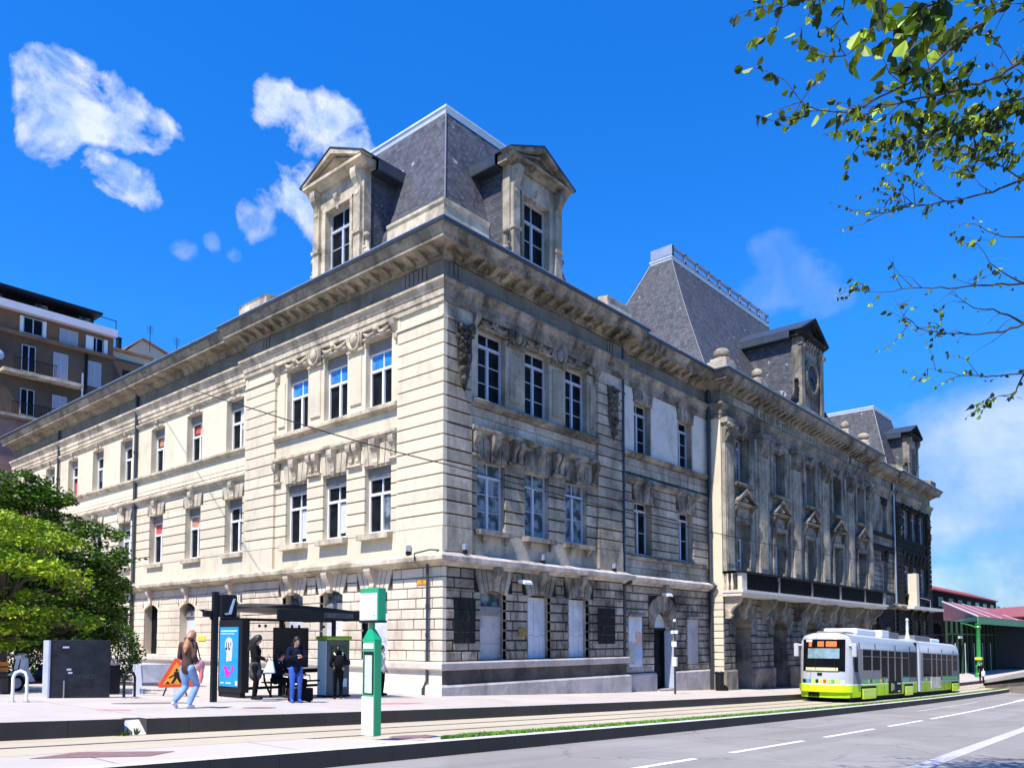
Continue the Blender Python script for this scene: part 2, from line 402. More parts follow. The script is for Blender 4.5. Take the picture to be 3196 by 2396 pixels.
split_sweep('architrave', [(-.1, 13.66), (.06, 13.66), (.06, 13.86), (.10, 13.87), (.10, 14.10), (.14, 14.12), (.20, 14.28), (.27, 14.34), (.27, 14.43), (.08, 14.56), (-.1, 14.56)], ('mould', 'grime', 'sooty'))
split_sweep('frieze', [(-.1, 14.565), (0.0, 14.565), (0.0, 15.155), (-.1, 15.155)], ('friezel', 'friezel', 'sooty'))
P1 = PATH[:7]; P2 = PATH[9:]
for i, pth in enumerate((P1, P2)):
    split_sweep('string_course', [(-.1, 4.425), (.10, 4.425), (.14, 4.50), (.36, 4.55), (.42, 4.60), (.42, 4.735), (.38, 4.76), (.02, 4.90), (-.1, 4.90)], ('mould', 'ledge', 'sooty'), pth)
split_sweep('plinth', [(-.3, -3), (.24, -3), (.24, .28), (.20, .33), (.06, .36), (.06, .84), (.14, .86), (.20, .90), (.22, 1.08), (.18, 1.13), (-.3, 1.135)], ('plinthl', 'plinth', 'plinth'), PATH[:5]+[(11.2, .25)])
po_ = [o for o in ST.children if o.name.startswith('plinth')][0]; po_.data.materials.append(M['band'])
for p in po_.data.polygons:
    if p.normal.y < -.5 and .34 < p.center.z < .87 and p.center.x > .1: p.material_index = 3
split_sweep('plinth', [(-.3, -4), (.24, -4), (.24, .28), (.20, .33), (.06, .36), (.06, .84), (.14, .86), (.20, .90), (.22, 1.08), (.18, 1.13), (-.3, 1.135)], ('plinth', 'plinth', 'sooty'), [(53.4, .25)]+PATH[11:])
# modillions under the cornice of the pavilions and the centre
def mods(mat_, T, s0, s1, n):
    for i in range(n):
        s = s0+(s1-s0)*(i+.5)/n; mb = MB(); mb.prof(T, [(.15, 15.23), (.26, 15.25), (.60, 15.38), (.64, 15.465), (.15, 15.465)], s-.13, s+.13); mb.build('modillion', M[mat_], ST)
mods('cornice', TL(), -.2, 12.9, 20); mods('grime', TR(), .55, 11.3, 16); mods('grime', TR(.3), 11.9, 18.9, 10)
mods('sooty', TR(-.5), 20.0, 44.6, 36); mods('sooty', TR(), 53.6, 64.8, 16)

# -------- masonry core
core = MB(); coreD = MB(); coreK = MB()
LW = [(3.64, .76), (6.29, .76), (8.92, .76)]           # side pavilion window centres / half widths
RW = [2.62, 5.28, 7.88]
def upper_holes(cs, hw=.76): return [(c-hw, c+hw, 10.65, 13.28) for c in cs]+[(c-hw, c+hw, 5.88, 8.45) for c in cs]
def gf_holes(cs, hw=.70, top=3.82): return [(c-hw, c+hw, 1.14, top) for c in cs]
HL = upper_holes([c for c, _ in LW])+gf_holes([c for c, _ in LW], .74)
slab(core, TL(), .24, 12.8, -3, 16, HL, -.6, -.19)
HR = upper_holes(RW)+gf_holes(RW, .70, 3.62)
slab(coreD, TR(), .24, 11.2, -3, 16, HR, -.6, -.19)
WLc = [14.05, 17.85, 21.75, 25.55, 29.35, 33.1, 36.85, 40.6]
HWL = [(c-.76, c+.76, 10.65, 13.05) for c in WLc]+[(c-.76, c+.76, 5.88, 8.40) for c in WLc]+[(c-.76, c+.76, 1.14, 3.7) for c in (14.05, 18.2, 22.1, 25.55, 29.35, 33.1, 36.85, 40.6)]
slab(core, TL(.2), 12.8, 44, -3, 16, HWL, -.6, -.07)
def wing_holes(x):
    return [(x+a-.78, x+a+.78, 10.65, 13.14) for a in (2.25, 6.35)]+[(x+a-.78, x+a+.78, 5.88, 8.40) for a in (2.25, 6.35)]+\
           [(x+3.1, x+4.75, -.9, 3.25), (x+.95, x+2.1, .62, 2.95), (x+6.4, x+7.6, .62, 2.95)]
HWR = wing_holes(11.2); HWR2 = wing_holes(44.7)
slab(coreD, TR(.3), 11.2, 19.9, -3, 16, HWR, -.6, -.07)
slab(coreK, TR(.3), 44.7, 53.4, -3, 16, HWR2, -.6, -.07)
CC = [22.35, 27.35, 32.35, 37.35, 42.35]
HC = [(c-.8, c+.8, 10.45, 13.15) for c in CC]+[(c-.78, c+.78, 5.1, 8.25) for c in CC]+[(c-1.05, c+1.05, -3, 3.2) for c in CC]
slab(coreK, TR(-.5), 19.97, 44.63, -3, 16, HC, -1.5, -.07)
coreK.wbox(44.631, 44.7, -.42, .36, -3, 16)
FP = 53.4
HF = upper_holes([FP+c for c in (3.3, 5.9, 8.5)])+gf_holes([FP+c for c in (3.3, 5.9, 8.5)], .70, 3.62)
slab(coreK, TR(), 53.4, 64.6, -4, 16, HF, -.6, -.19)
coreK.wbox(64.0, 64.41, .6, 12, -4, 16)
core.wbox(.8, 12, 43.4, 43.93, -3, 16)
for mm_, T_, a_, b_, c_, top_ in ((core, TL(), .24, 12.8, [c for c, _ in LW], 3.72), (coreD, TR(), .24, 11.2, RW, 3.60), (coreK, TR(), 53.4, 64.59, [FP+c for c in (3.3, 5.9, 8.5)], 3.6)):
    slab(mm_, T_, a_, b_, 1.14, 4.41, [(c-(.74 if top_ > 3.7 else .70), c+(.74 if top_ > 3.7 else .70), 1.0, 3.82 if top_ > 3.7 else 3.62) for c in c_], -.19, -.05)
# inner mass so that no light leaks through the rooms
inn = MB(); inn.wbox(1.6, 63.6, 1.9, 2.0, -3, 15.9); inn.wbox(1.6, 1.7, 2.0, 43, -3, 15.9); inn.wbox(.3, 64.2, .3, 12, 15.85, 15.9); inn.wbox(.5, 12, 12, 43.6, 15.8, 15.86)
inn.build('inner_wall', M['dark'], ST)
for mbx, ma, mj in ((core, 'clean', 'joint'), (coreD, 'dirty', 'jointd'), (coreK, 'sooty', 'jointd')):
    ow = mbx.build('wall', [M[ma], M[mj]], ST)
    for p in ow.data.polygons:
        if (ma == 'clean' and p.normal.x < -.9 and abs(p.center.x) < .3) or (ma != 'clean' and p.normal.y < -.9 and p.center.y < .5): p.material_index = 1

# -------- side pavilion facing (clean) : quoins, bays
w = MB(); T = TL()
for a, b in ((0, 2.43), (10.45, 12.8)):
    w.box(T, a, b, 4.86, 5.79, -.189, .02, .01); courses(w, T, a, b, 5.79, 13.12, 16, [], ch=.01, d0=-.189)
    w.box(T, a+.25, b-.15, 13.2, 13.66, -.189, -.03); w.box(T, a, a+.25, 13.2, 13.66, -.189, 0); w.box(T, b-.15, b, 13.2, 13.66, -.189, 0)
    w.box(T, a-.0, b, 13.12, 13.20, -.189, .05)
Tb = TL(.12)
bayH = [(c-.76, c+.76, 5.88, 8.45) for c, _ in LW]
courses(w, Tb, 2.43, 10.45, 5.79, 8.55, 6, bayH, ch=.01)
slab(w, Tb, 2.43, 10.45, 4.86, 5.79, [], -.069, 0)
slab(w, Tb, 2.43, 10.45, 8.55, 9.42, [], -.069, -.03)
w.box(Tb, 2.43, 10.45, 9.55, 10.33, -.069, 0)
for c0, c1 in ((4.4, 5.53), (7.05, 8.16)):               # piers between the top windows, with sunk panels
    w.box(Tb, c0, c1, 10.65, 13.35, -.069, 0); w.box(Tb, c0+.22, c1-.22, 10.95, 12.85, 0, .065, .03)
w.box(Tb, 2.43, 2.88, 10.65, 13.35, -.069, 0); w.box(Tb, 9.68, 10.45, 10.65, 13.35, -.069, 0)
w.box(Tb, 9.8, 10.3, 10.95, 12.85, 0, .065, .03)
w.box(Tb, 2.43, 10.45, 13.30, 13.66, -.069, .0)
w.build('wall_facing', M['clean'], ST)
def bands(T, s0, s1, m):
    b = MB()
    b.prof(T, [(-.1, 10.33), (.04, 10.34), (.08, 10.42), (.22, 10.45), (.22, 10.58), (.18, 10.62), (-.1, 10.645)], s0, s1)
    b.prof(T, [(-.1, 9.40), (.06, 9.40), (.16, 9.46), (.20, 9.50), (.20, 9.60), (-.1, 9.66)], s0, s1)
    return b.build('sill_band', M[m], ST)
bands(Tb, 2.43, 10.45, 'mould')
# keystone frieze above the middle windows
def one(name, m, fn, *a, **k):
    q = MB(); fn(q, *a, **k); return q.build(name, M[m], ST)
def keys(T, cs, m, s0, s1, hw=.76):
    """window heads and the row of consoles above the middle windows"""
    for c in cs:
        k = MB(); voussoirs(k, T, c, hw, 8.45, 0, 9.22, 5, -.069, .06, keyd=.0, fl=.12); k.box(T, c-hw-.08, c+hw+.08, 8.36, 8.449, -.069, -.02); k.build('window_head', M[m], ST)
        one('console', m, console, T, c, .34, 8.38, 9.38, .30, .02)
    mids = [(cs[i]+cs[i+1])/2 for i in range(len(cs)-1)]
    for mm in [s0+.2]+mids+[s1-.2]:
        offs = (-.2, .2) if mm in mids else (0,)
        for o in offs: one('console', m, console, T, mm+o, .27, 8.62, 9.38, .26, .02)
        ww = .42 if mm in mids else .22
        k = MB(); k.prof(T, [(-.069, 8.46), (.10, 8.48), (.14, 8.54), (.10, 8.61), (-.069, 8.62)], max(s0, mm-ww), min(s1, mm+ww)); k.build('impost', M[m], ST)
keys(Tb, [c for c, _ in LW], 'mould', 2.43, 10.45)
def ornaments(T, cs, m, s0, s1, top=13.62):
    """garland frieze with cartouches between the top windows"""
    o = MB(); mids = [(cs[i]+cs[i+1])/2 for i in range(len(cs)-1)]
    for mm in mids:
        P_ = T(mm, 13.42, .10)
        o.box(T, mm-.50, mm+.50, 13.04, 13.12, -.02, .12); o.box(T, mm-.38, mm+.38, 13.12, 13.3, -.02, .07)
        ang = [2*PI*i/14 for i in range(15)]
        o.tube([T(mm+.33*math.cos(a), 13.48+.36*math.sin(a), .13) for a in ang], .07, 6)
        o.ball(T(mm, 13.48, .10), .26, 10, 6, (.8, .8, 1.1))
        o.ball(T(mm, 13.62, .20), .10, 8, 6); o.ball(T(mm, 13.36, .2), .09, 8, 6, (1, 1, .7))
        for sg in (-1, 1):
            o.tube([T(mm+sg*.30, 13.78, .1), T(mm+sg*.46, 13.62, .14), T(mm+sg*.44, 13.4, .12), T(mm+sg*.36, 13.2, .08)], [.03, .06, .05, .02], 6)
    for c in cs:
        rr = random.Random(int(c*100))
        o.prof(T, [(-.1, 13.27), (.12, 13.27), (.16, 13.33), (.12, 13.39), (-.1, 13.40)], c-.80, c+.80)
        for sg in (-1, 1):
            for i in range(7):
                u = i/6; s = c+sg*(.12+.62*u); z = 13.50+.13*math.sin(u*PI)*-1+.08*u
                o.ball(T(s, z, .10), .055+.055*math.sin(u*PI), 7, 5, (1.2, 1, 1))
        for i in range(9):
            a = rr.uniform(0, 2*PI); q = rr.uniform(.04, .15)
            o.ball(T(c+q*math.cos(a)*.9, 13.55+q*math.sin(a), .12), rr.uniform(.05, .085), 7, 5)
        o.ball(T(c, 13.56, .2), .09, 8, 6)
    for e, sg in ((s0+.12, 1), (s1-.12, -1)):
        console(o, T, e, .26, 12.95, 13.66, .30, .02)
    return o.build('garland_frieze', M[m], ST, smooth=True)
ornaments(Tb, [c for c, _ in LW], 'mould', 2.43, 10.45)
# grooves of the corner friezes (triglyphs)
for T_, ss in ((TL(), (1.15, 1.85, 11.2)), (TR(), (.55, 10.3))):
    for s in ss:
        tg = MB()
        for k in (-.22, 0, .22): tg.box(T_, s+k-.07, s+k+.07, 14.66, 15.12, -.02, .045)
        tg.box(T_, s-.3, s+.3, 14.60, 14.66, -.02, .05); tg.build('frieze_triglyph', M['friezel'], ST)
# side pavilion ground floor
w = MB(); T = TL(); gh = []
for c, _ in LW: gh.append((c-.74-.0, c+.74, 1.14, 3.72)); gh.append((c-.74-.3, c+.74+.3, 3.72, GFZ1))
courses(w, T, 0, 12.8, GFZ0, GFZ1, NR, gh, d0=-.189, blk=.95, gap=.035, ch=.02, seed=3)
for c, _ in LW:
    voussoirs(w, T, c, .74, 3.62, .22, GFZ1, 7, -.1, .0, keyd=0, fl=.30)
    console(w, T, c, .36, 3.72, 4.55, .36, .0)
w.build('ground_floor_masonry', M['cleangf'], ST)
# -------- side wing
w = MB(); T = TL(.2)
top = [(c-.76, c+.76, 10.65, 13.05) for c in WLc]
slab(w, T, 12.8, 44, 10.62, 13.66, top, -.069, 0)
slab(w, T, 12.8, 44, 9.60, 10.36, [], -.069, 0); w.box(T, 12.8, 44, 9.79, 9.82, 0, .012); 
lowh = [(c-.76, c+.76, 5.88, 8.40) for c in WLc]+[(c-1.0, c+1.0, 8.40, 9.0) for c in WLc]
courses(w, T, 12.8, 44, 5.79, 9.0, 7, lowh, ch=.01)
slab(w, T, 12.8, 44, 4.86, 5.79, [], -.069, 0); slab(w, T, 12.8, 44, 9.0, 9.12, [], -.069, 0)
w.build('wall_facing', M['clean'], ST)
b = MB()
b.prof(T, [(-.1, 10.34), (.05, 10.36), (.16, 10.44), (.20, 10.50), (.20, 10.60), (-.1, 10.645)], 12.8, 44)
b.prof(T, [(-.1, 9.12), (.05, 9.12), (.12, 9.22), (.22, 9.30), (.22, 9.40), (.10, 9.50), (-.1, 9.61)], 12.8, 44)
b.prof(T, [(0, 13.30), (.06, 13.30), (.16, 13.42), (.16, 13.50), (0, 13.52)], 12.8, 44)
b.build('sill_band', M['mould'], ST)
for c in WLc:
    k = MB(); voussoirs(k, T, c, .76, 8.40, 0, 9.0, 5, -.069, .03, keyd=0, fl=.2); k.build('window_head', M['mould'], ST); one('console', 'mould', console, T, c, .34, 8.36, 9.14, .24, .0)
    k = MB(); console(k, T, c, .30, 13.02, 13.36, .16, .0); k.box(T, c-.5, c+.5, 13.08, 13.3, -.02, .03); k.build('window_head', M['mould'], ST)
w = MB(); gh = []
GWL = (14.05, 18.2, 22.1, 25.55, 29.35, 33.1, 36.85, 40.6)
for c in GWL: gh.append((c-.76, c+.76, 1.14, 3.55)); gh.append((c-.95, c+.95, 3.55, 3.98))
courses(w, T, 12.8, 44, GFZ0, GFZ1, NR, gh, blk=1.0, gap=.022, ch=.008, seed=5)
for c in GWL: voussoirs(w, T, c, .76, 3.45, .26, 3.975, 7, -.1, .0, keyd=0, fl=.17); console(w, T, c, .28, 3.66, 4.5, .28, 0)
w.build('ground_floor_masonry', M['cleangf'], ST)
# windows, side
bl = {0: ('pane_b', .73, 1, 0, 1), 1: ('pane_b', .73, 1, 0, 1), 2: ('pane_b', .73, 1, 0, 1)}
for i, (c, _) in enumerate(LW):
    window(TL(), c-.76, c+.76, 10.65, 13.28, d=-.46, box=.42, blind=bl[i], tr=.68)
    window(TL(), c-.76, c+.76, 5.88, 8.45, d=-.46, box=.42, tr=.70, blind=('pane_w', .10, .66, .05, .45) if i else ('pane_g', .0, .66, .1, .5), sill=(.14, .16, 5.62))
f = window(TL(), LW[2][0]-.7, LW[2][0]-.1, 10.75, 11.0, d=-.45) if False else None
for i, c in enumerate(WLc):
    bb = {0: ('pane_w', .5, .95, .1, .6), 1: ('pane_r', .74, .93, .2, .9), 2: ('pane_o', .74, .95, .2, .9), 5: ('pane_r', .1, .5, .3, .9), 4: ('pane_g', .3, .7, .3, .9)}.get(i)
    window(TL(.2), c-.76, c+.76, 10.65, 13.05, d=-.42, box=.36, blind=bb, tr=.66)
    bb = {1: ('pane_o', .72, .98, 0, 1), 2: ('pane_r', .72, .98, 0, 1), 3: ('pane_g', .1, .9, 0, 1)}.get(i)
    window(TL(.2), c-.76, c+.76, 5.88, 8.40, d=-.42, box=.36, blind=bb, tr=.70, sill=(.12, .15, 5.64))
def board(T, s0, s1, z0, z1, d, m, label=None, box=True, n=3):
    b = MB()
    for i in range(n):
        a = s0+(s1-s0)*i/n; zm = z0+(z1-z0)*(.36+.02*(i % 2)); b.box(T, a+.007, a+(s1-s0)/n-.007, z0+.005, zm-.006, d, d+.04+.006*(i % 2)); b.box(T, a+.007, a+(s1-s0)/n-.007, zm+.006, z1-.005, d, d+.045-.006*(i % 2))
    o = b.build('window_board', M[m], ST)
    if label: o['label'] = label
    if box:
        q = MB(); q.box(T, s0+.005, s1-.005, z1-.003, z1+.33, d, d+.14, .02); q.build('roller_box', M['shbox'], o)
        q = MB(); q.box(T, s0+.02, s1-.02, z1+.33, z1+.95, d-.06, d); q.build('pane', M['pane_g'], o)
    return o
for i, (c, _) in enumerate(LW): board(TL(), c-.74, c+.74, 1.16, 3.0, -.42, 'shutter', n=1+i)
for i, c in enumerate(GWL):
    if i == 2: 
        d_ = MB(); d_.box(TL(.2), c-.76, c+.76, -.3, 3.74, -.5, -.42, .0); d_.box(TL(.2), c-.02, c+.02, 0, 3.2, -.42, -.40); d_.build('door', M['dark'], ST)
    else: board(TL(.2), c-.76, c+.76, 1.16, 3.0, -.42, 'shutter' if i else 'shutterl', n=2)

# -------- street front pavilions (near one dirty, far one black)
def street_pavilion(x, mq, mg, mt, near):
    T = TR(); Tb = TR(.12); cs = [x+c for c in (RW if near else (3.3, 5.9, 8.5))]
    q0 = x+(.19 if near else 0); L0, L1 = (x+1.45, x+9.35) if near else (x+1.85, x+9.75)
    w = MB()
    for a, b in ((q0, L0), (L1, x+11.2)):
        w.box(T, a, b, 4.86, 5.79, -.189, .02, .01); courses(w, T, a, b, 5.79, 13.12, 16, [], d0=-.189, ch=.012, gap=.06, seed=int(x), blk=9)
        w.box(T, a, b, 13.12, 13.66, -.189, 0); w.box(T, a, b, 13.12, 13.2, 0, .05)
        # carved trophy hanging on the quoin
        s = (a+b)/2+(.15 if near else 0); rr = random.Random(int(s*10)); tr = MB()
        tr.prism(T, [(s-.42, 13.1), (s+.42, 13.1), (s+.36, 12.4), (s+.40, 12.0), (s+.22, 11.2), (s+.05, 10.7), (s-.10, 11.0), (s-.30, 11.6), (s-.34, 12.3)], .0, .07)
        for i in range(46):
            u = rr.random(); z = 13.05-2.1*u; ww = .40*(1-u*.75)
            tr.ball(T(s+rr.uniform(-ww, ww), z, rr.uniform(.07, .15)), rr.uniform(.05, .13), 7, 5, (1, 1, rr.uniform(.6, 1.6)))
        for i in range(7):
            z = 12.9-.3*i; tr.tube([T(s-.4+.05*i, z, .08), T(s-.1, z-.22, .16), T(s+.3-.04*i, z+.02, .08)], [.03, .06, .03], 6)
        tr.build('carved_trophy', M['trophy'], ST, smooth=True)
    bayH = [(c-.76, c+.76, 5.88, 8.45) for c in cs]
    courses(w, Tb, L0, L1, 5.79, 8.55, 6, bayH, ch=.012, gap=.06)
    slab(w, Tb, L0, L1, 4.86, 5.79, [], -.069, 0); slab(w, Tb, L0, L1, 8.55, 9.42, [], -.069, -.03)
    courses(w, Tb, L0, L1, 9.66, 10.33, 2, [], blk=1.4, gap=.02, seed=9)
    edges = [L0]+[v for c in cs for v in (c-.76, c+.76)]+[L1]
    for i in range(0, len(edges), 2):
        a, b = edges[i], edges[i+1]
        if b-a > .05:
            w.box(Tb, a, b, 10.65, 13.35, -.069, 0)
            if b-a > .7: w.box(Tb, a+.22, b-.22, 10.95, 12.85, 0, .065, .03)
    w.box(Tb, L0, L1, 13.28, 13.66, -.069, 0)
    w.build('wall_facing', M[mq], ST)
    bands(Tb, L0, L1, mt); keys(Tb, cs, mt, L0, L1)
    ornaments(Tb, cs, mt, L0, L1)
    w = MB(); gh = []
    for c in cs: gh.append((c-.70, c+.70, 1.14, 3.60)); gh.append((c-1.05, c+1.05, 3.60, GFZ1))
    courses(w, T, q0, x+11.2, GFZ0, GFZ1, NR, gh, d0=-.189, blk=.80, gap=.05, ch=.03, seed=11)
    for c in cs:
        voussoirs(w, T, c, .70, 3.52, .14, GFZ1, 7, -.1, .03, keyd=0, fl=.34); console(w, T, c, .34, 3.66, 4.5, .30, .02)
    w.build('ground_floor_masonry', M[mg], ST)
    for i, c in enumerate(cs):
        window(T, c-.76, c+.76, 10.65, 13.28, d=-.46, fm='frame_b', bars=2, tr=.80)
        window(T, c-.76, c+.76, 5.88, 8.45, d=-.46, fm='frame_b', bars=2 if i == 0 else 1, tr=.78, pane='pane_g' if near else 'pane', sill=(.16, .20, 5.66), sillm=mt)
        if near: 
            if i == 0:
                o = board(T, c-.70, c+.70, 1.16, 2.78, -.36, 'shutterl', n=1)
            else: board(T, c-.70, c+.70, 1.16, 3.55, -.36, 'shutter', box=False, n=4)
        else: board(T, c-.70, c+.70, 1.16, 3.0, -.4, 'dark', box=False)
        for sg in (-1, 1): one('sill_bracket', mt, console, T, c+sg*.62, .14, 5.36, 5.655, .15, .0)
street_pavilion(0, 'dirty', 'dirtygf', 'grime', True)
street_pavilion(FP, 'black', 'black', 'black', False)
# dark square panels of smoother, blackened stone in the ground floor
for i, (a, b, z0, z1) in enumerate(((.55, 1.62, 1.75, 3.35), (9.2, 10.5, 1.7, 3.25))):
    q = MB(); courses(q, TR(), a, b, z0, z1, 4, [], d0=.0, d1=.022, gap=.02, blk=.5, ch=.0); q.build('blackened_panel', M['black'], ST)

def street_wing(x, mq, mg, mt, mp, door=True):
    T = TR(.3); cs = [x+2.25, x+6.35]
    w = MB(); wp = MB()
    top = [(c-.78, c+.78, 10.65, 13.14) for c in cs]
    slab(wp, T, x, x+8.7, 10.62, 13.66, top, -.069, 0); wp.build('plaster_facing', M[mp], ST)
    courses(w, T, x, x+8.7, 9.64, 10.34, 2, [], blk=1.5, gap=.02, seed=2)
    low = [(c-.78, c+.78, 5.88, 8.40) for c in cs]+[(c-1.0, c+1.0, 8.40, 9.1) for c in cs]
    courses(w, T, x, x+8.7, 5.79, 9.12, 8, low, gap=.055, ch=.012)
    courses(w, T, x, x+8.7, 4.86, 5.60, 2, [], blk=2.2, gap=.02, seed=4)
    w.build('wall_facing', M[mq], ST)
    b = MB()
    b.prof(T, [(-.1, 10.34), (.05, 10.36), (.16, 10.44), (.20, 10.50), (.20, 10.60), (-.1, 10.645)], x, x+8.7)
    b.prof(T, [(-.1, 9.12), (.05, 9.12), (.10, 9.2), (.18, 9.26), (.18, 9.44), (-.1, 9.63)], x, x+8.7)
    b.prof(T, [(-.1, 5.60), (.04, 5.60), (.12, 5.66), (.12, 5.76), (-.1, 5.80)], x, x+8.7)
    b.build('sill_band', M[mt], ST)
    for c in cs:
        k = MB(); voussoirs(k, T, c, .78, 8.40, 0, 9.1, 5, -.069, .05, keyd=.05, fl=.2); k.box(T, c-.86, c+.86, 8.32, 8.399, -.069, .04); k.build('window_head', M[mt], ST); one('console', mt, console, T, c, .34, 8.34, 9.2, .22, .05)
        k = MB(); voussoirs(k, T, c, .78, 13.14, 0, 13.64, 5, -.02, .05, keyd=.06, fl=.16)
        k.box(T, c-.86, c+.86, 13.06, 13.139, -.069, .04); k.build('window_head', M[mt], ST)
    w = MB(); dc = x+3.93
    gh = [(x+3.1, x+4.75, -.9, 2.55), (x+2.62, x+5.24, 2.4, 4.0), (x+.95, x+2.1, .62, 2.95), (x+6.4, x+7.6, .62, 2.95)]
    courses(w, T, x, x+8.7, .35, GFZ1, 11, gh, blk=.72, gap=.05, ch=.028, seed=21)
    R0 = .83; n = 7; zc = 2.42
    for i in range(n):                                        # fanned arch stones round the door head
        a0 = PI*i/n+.02; a1 = PI*(i+1)/n-.02; ri = R0; ro = 1.62 if i != n//2 else 1.75
        def lim(a, r):
            xx, zz = dc+r*math.cos(a), zc+r*math.sin(a)
            return (min(max(xx, x+2.64), x+5.22), min(zz, 4.0))
        am = (a0+a1)/2
        w.prism(T, [(dc+ri*math.cos(a0), zc+ri*math.sin(a0)), lim(a0, ro), lim(am, ro), lim(a1, ro), (dc+ri*math.cos(a1), zc+ri*math.sin(a1)), (dc+ri*math.cos(am), zc+ri*math.sin(am))], -.3, .03)
    console(w, T, dc, .40, 3.3, 4.5, .30, .02)
    w.prof(T, [(-.1, 2.95), (.08, 2.97), (.10, 3.06), (-.1, 3.12)], x+.85, x+2.2); w.prof(T, [(-.1, 2.95), (.08, 2.97), (.10, 3.06), (-.1, 3.12)], x+6.3, x+7.7)
    w.build('ground_floor_masonry', M[mg], ST)
    pb = MB(); z = .33
    pb.prof(T, [(-.3, -3), (.16, -3), (.16, .26), (.10, .33), (-.3, .33)], x, x+3.08); pb.prof(T, [(-.3, -3), (.16, -3), (.16, .26), (.10, .33), (-.3, .33)], x+4.78, x+8.7)
    pb.wbox(x+3.09, x+4.77, .05, .6, -3, g(x+4)+.1)
    pb.build('plinth', M['plinth'] if door else M['sooty'], ST)
    for i, c in enumerate(cs):
        window(T, c-.78, c+.78, 10.65, 13.14, d=-.46, fm='frame_b', bars=2, tr=.80)
        window(T, c-.78, c+.78, 5.88, 8.40, d=-.46, fm='frame_b', bars=1, tr=.84)
    # door: dark leaf with glass, white side post, fanlight, open blue-grey leaf
    d = MB(); gz = g(x+4)+.12
    d.box(T, x+3.1, x+3.22, gz, 2.36, -.45, -.35); d.box(T, x+4.62, x+4.74, gz, 2.36, -.45, -.35); d.box(T, x+3.1, x+4.74, 2.36, 2.46, -.45, -.33)
    d.box(T, x+3.42, x+3.48, gz, 2.36, -.44, -.36)
    do = d.build('door', M['iron'], ST)
    p = MB(); p.box(T, x+3.1, x+4.74, gz, 3.3, -.56, -.5); p.build('pane', M['pane'], do)
    p = MB()
    pts = [(dc-.78, 2.47)]+[(dc+.78*math.cos(PI-PI*i/12), 2.47+.72*math.sin(PI*i/12)) for i in range(13)]+[(dc+.78, 2.47)]
    p.prism(T, [(dc-.80, 2.46)]+[(dc-.80*math.cos(PI*i/12), 2.50+.74*math.sin(PI*i/12)) for i in range(13)]+[(dc+.80, 2.46)], -.42, -.38)
    p.build('fanlight', M['pane_w' if door else 'pane'], do)
    if door:
        p = MB(); p.box(T, x+3.24, x+3.29, gz, 2.36, -.40, -.30); p.build('side_post', M['whitem'], do)
        p = MB(); p.box(lambda s, z, d: (x+4.70-.04*d, .3+.02-s, z), -.36, .18, gz, 2.34, 0, 1); p.build('open_leaf', M['frame_b'], do)
    return do
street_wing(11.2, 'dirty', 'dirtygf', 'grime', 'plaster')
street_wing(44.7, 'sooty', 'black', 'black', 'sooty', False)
# blocked niches beside the door: posters and grey board
nb = MB(); nb.box(TR(.3), 17.62, 18.78, .64, 2.93, -.2, -.06); nb.build('window_board', M['shutterl'], ST)
for xx in (44.7+.97, 44.7+6.42):
    nb = MB(); nb.box(TR(.3), xx, xx+1.1, .64, 2.93, -.2, -.06); nb.build('window_board', M['sooty'], ST)
# -------- centre block
T = TR(-.5)
w = MB()
slab(w, T, 19.96, 44.64, 8.9, 13.66, [(c-.8, c+.8, 10.45, 13.15) for c in CC], -.069, 0)
slab(w, T, 19.96, 44.64, 4.5, 8.9, [(c-.78, c+.78, 5.1, 8.25) for c in CC], -.069, 0)
w.build('wall_facing', M['sooty'], ST)
cl = MB()                                                     # the sunlit flank of the projecting centre
TLs = lambda s, z, d: (19.9-d, s, z)
courses(cl, TLs, -.5, .18, .1, 4.2, 11, [], d0=-.1, d1=.0, gap=.04)
cl.box(TLs, -.5, .2, -3, .1, -.1, .02); cl.box(TLs, -.5, .2, 4.2, 13.66, -.1, 0)
cl.build('flank_facing', M['clean'], ST)
PX = [(20.0, 21.05), (24.3, 25.4), (29.3, 30.4), (34.3, 35.4), (39.3, 40.4), (43.6, 44.64)]
for i, (a, b) in enumerate(PX):
    p = MB(); 
    p.box(T, a-.22*(i > 0), b+.22*(i < 5), 4.5, 13.3, 0, .07)
    p.box(T, a, b, 5.62, 12.35, .07, .20); p.box(T, a-.05, b+.05, 5.40, 5.62, .07, .25); p.box(T, a-.03, b+.03, 4.5, 5.40, .07, .23)
    for k in range(5): s = a+.12+(b-a-.24)*(k+.5)/5; p.box(T, s-.055, s+.055, 5.9, 12.2, .20, .225)
    p.build('pilaster', M['dirtyl' if i < 4 else 'dirty'], ST)
    c = MB(); rr = random.Random(i)
    c.box(T, a-.02, b+.02, 12.35, 12.45, .05, .25); c.prof(T, [(.05, 12.45), (.20, 12.45), (.24, 12.9), (.40, 13.38), (.05, 13.38)], a, b); c.box(T, a-.12, b+.12, 13.38, 13.655, .0, .42)
    for row, zz in ((0, 12.62), (1, 12.92), (2, 13.2)):
        for k in range(5):
            s = a+(b-a)*(k+.5)/5+(.1 if row % 2 else 0)
            c.tube([T(s, zz-.16, .2+.05*row), T(s, zz, .26+.06*row), T(s, zz+.12, .36+.06*row), T(s, zz+.07, .43+.05*row)], [.09, .085, .06, .03], 6)
    for s in (a+.02, b-.02): c.ball(T(s, 13.28, .42), .12, 8, 6)
    c.build('pilaster_capital', M['grime'], ST, smooth=True)
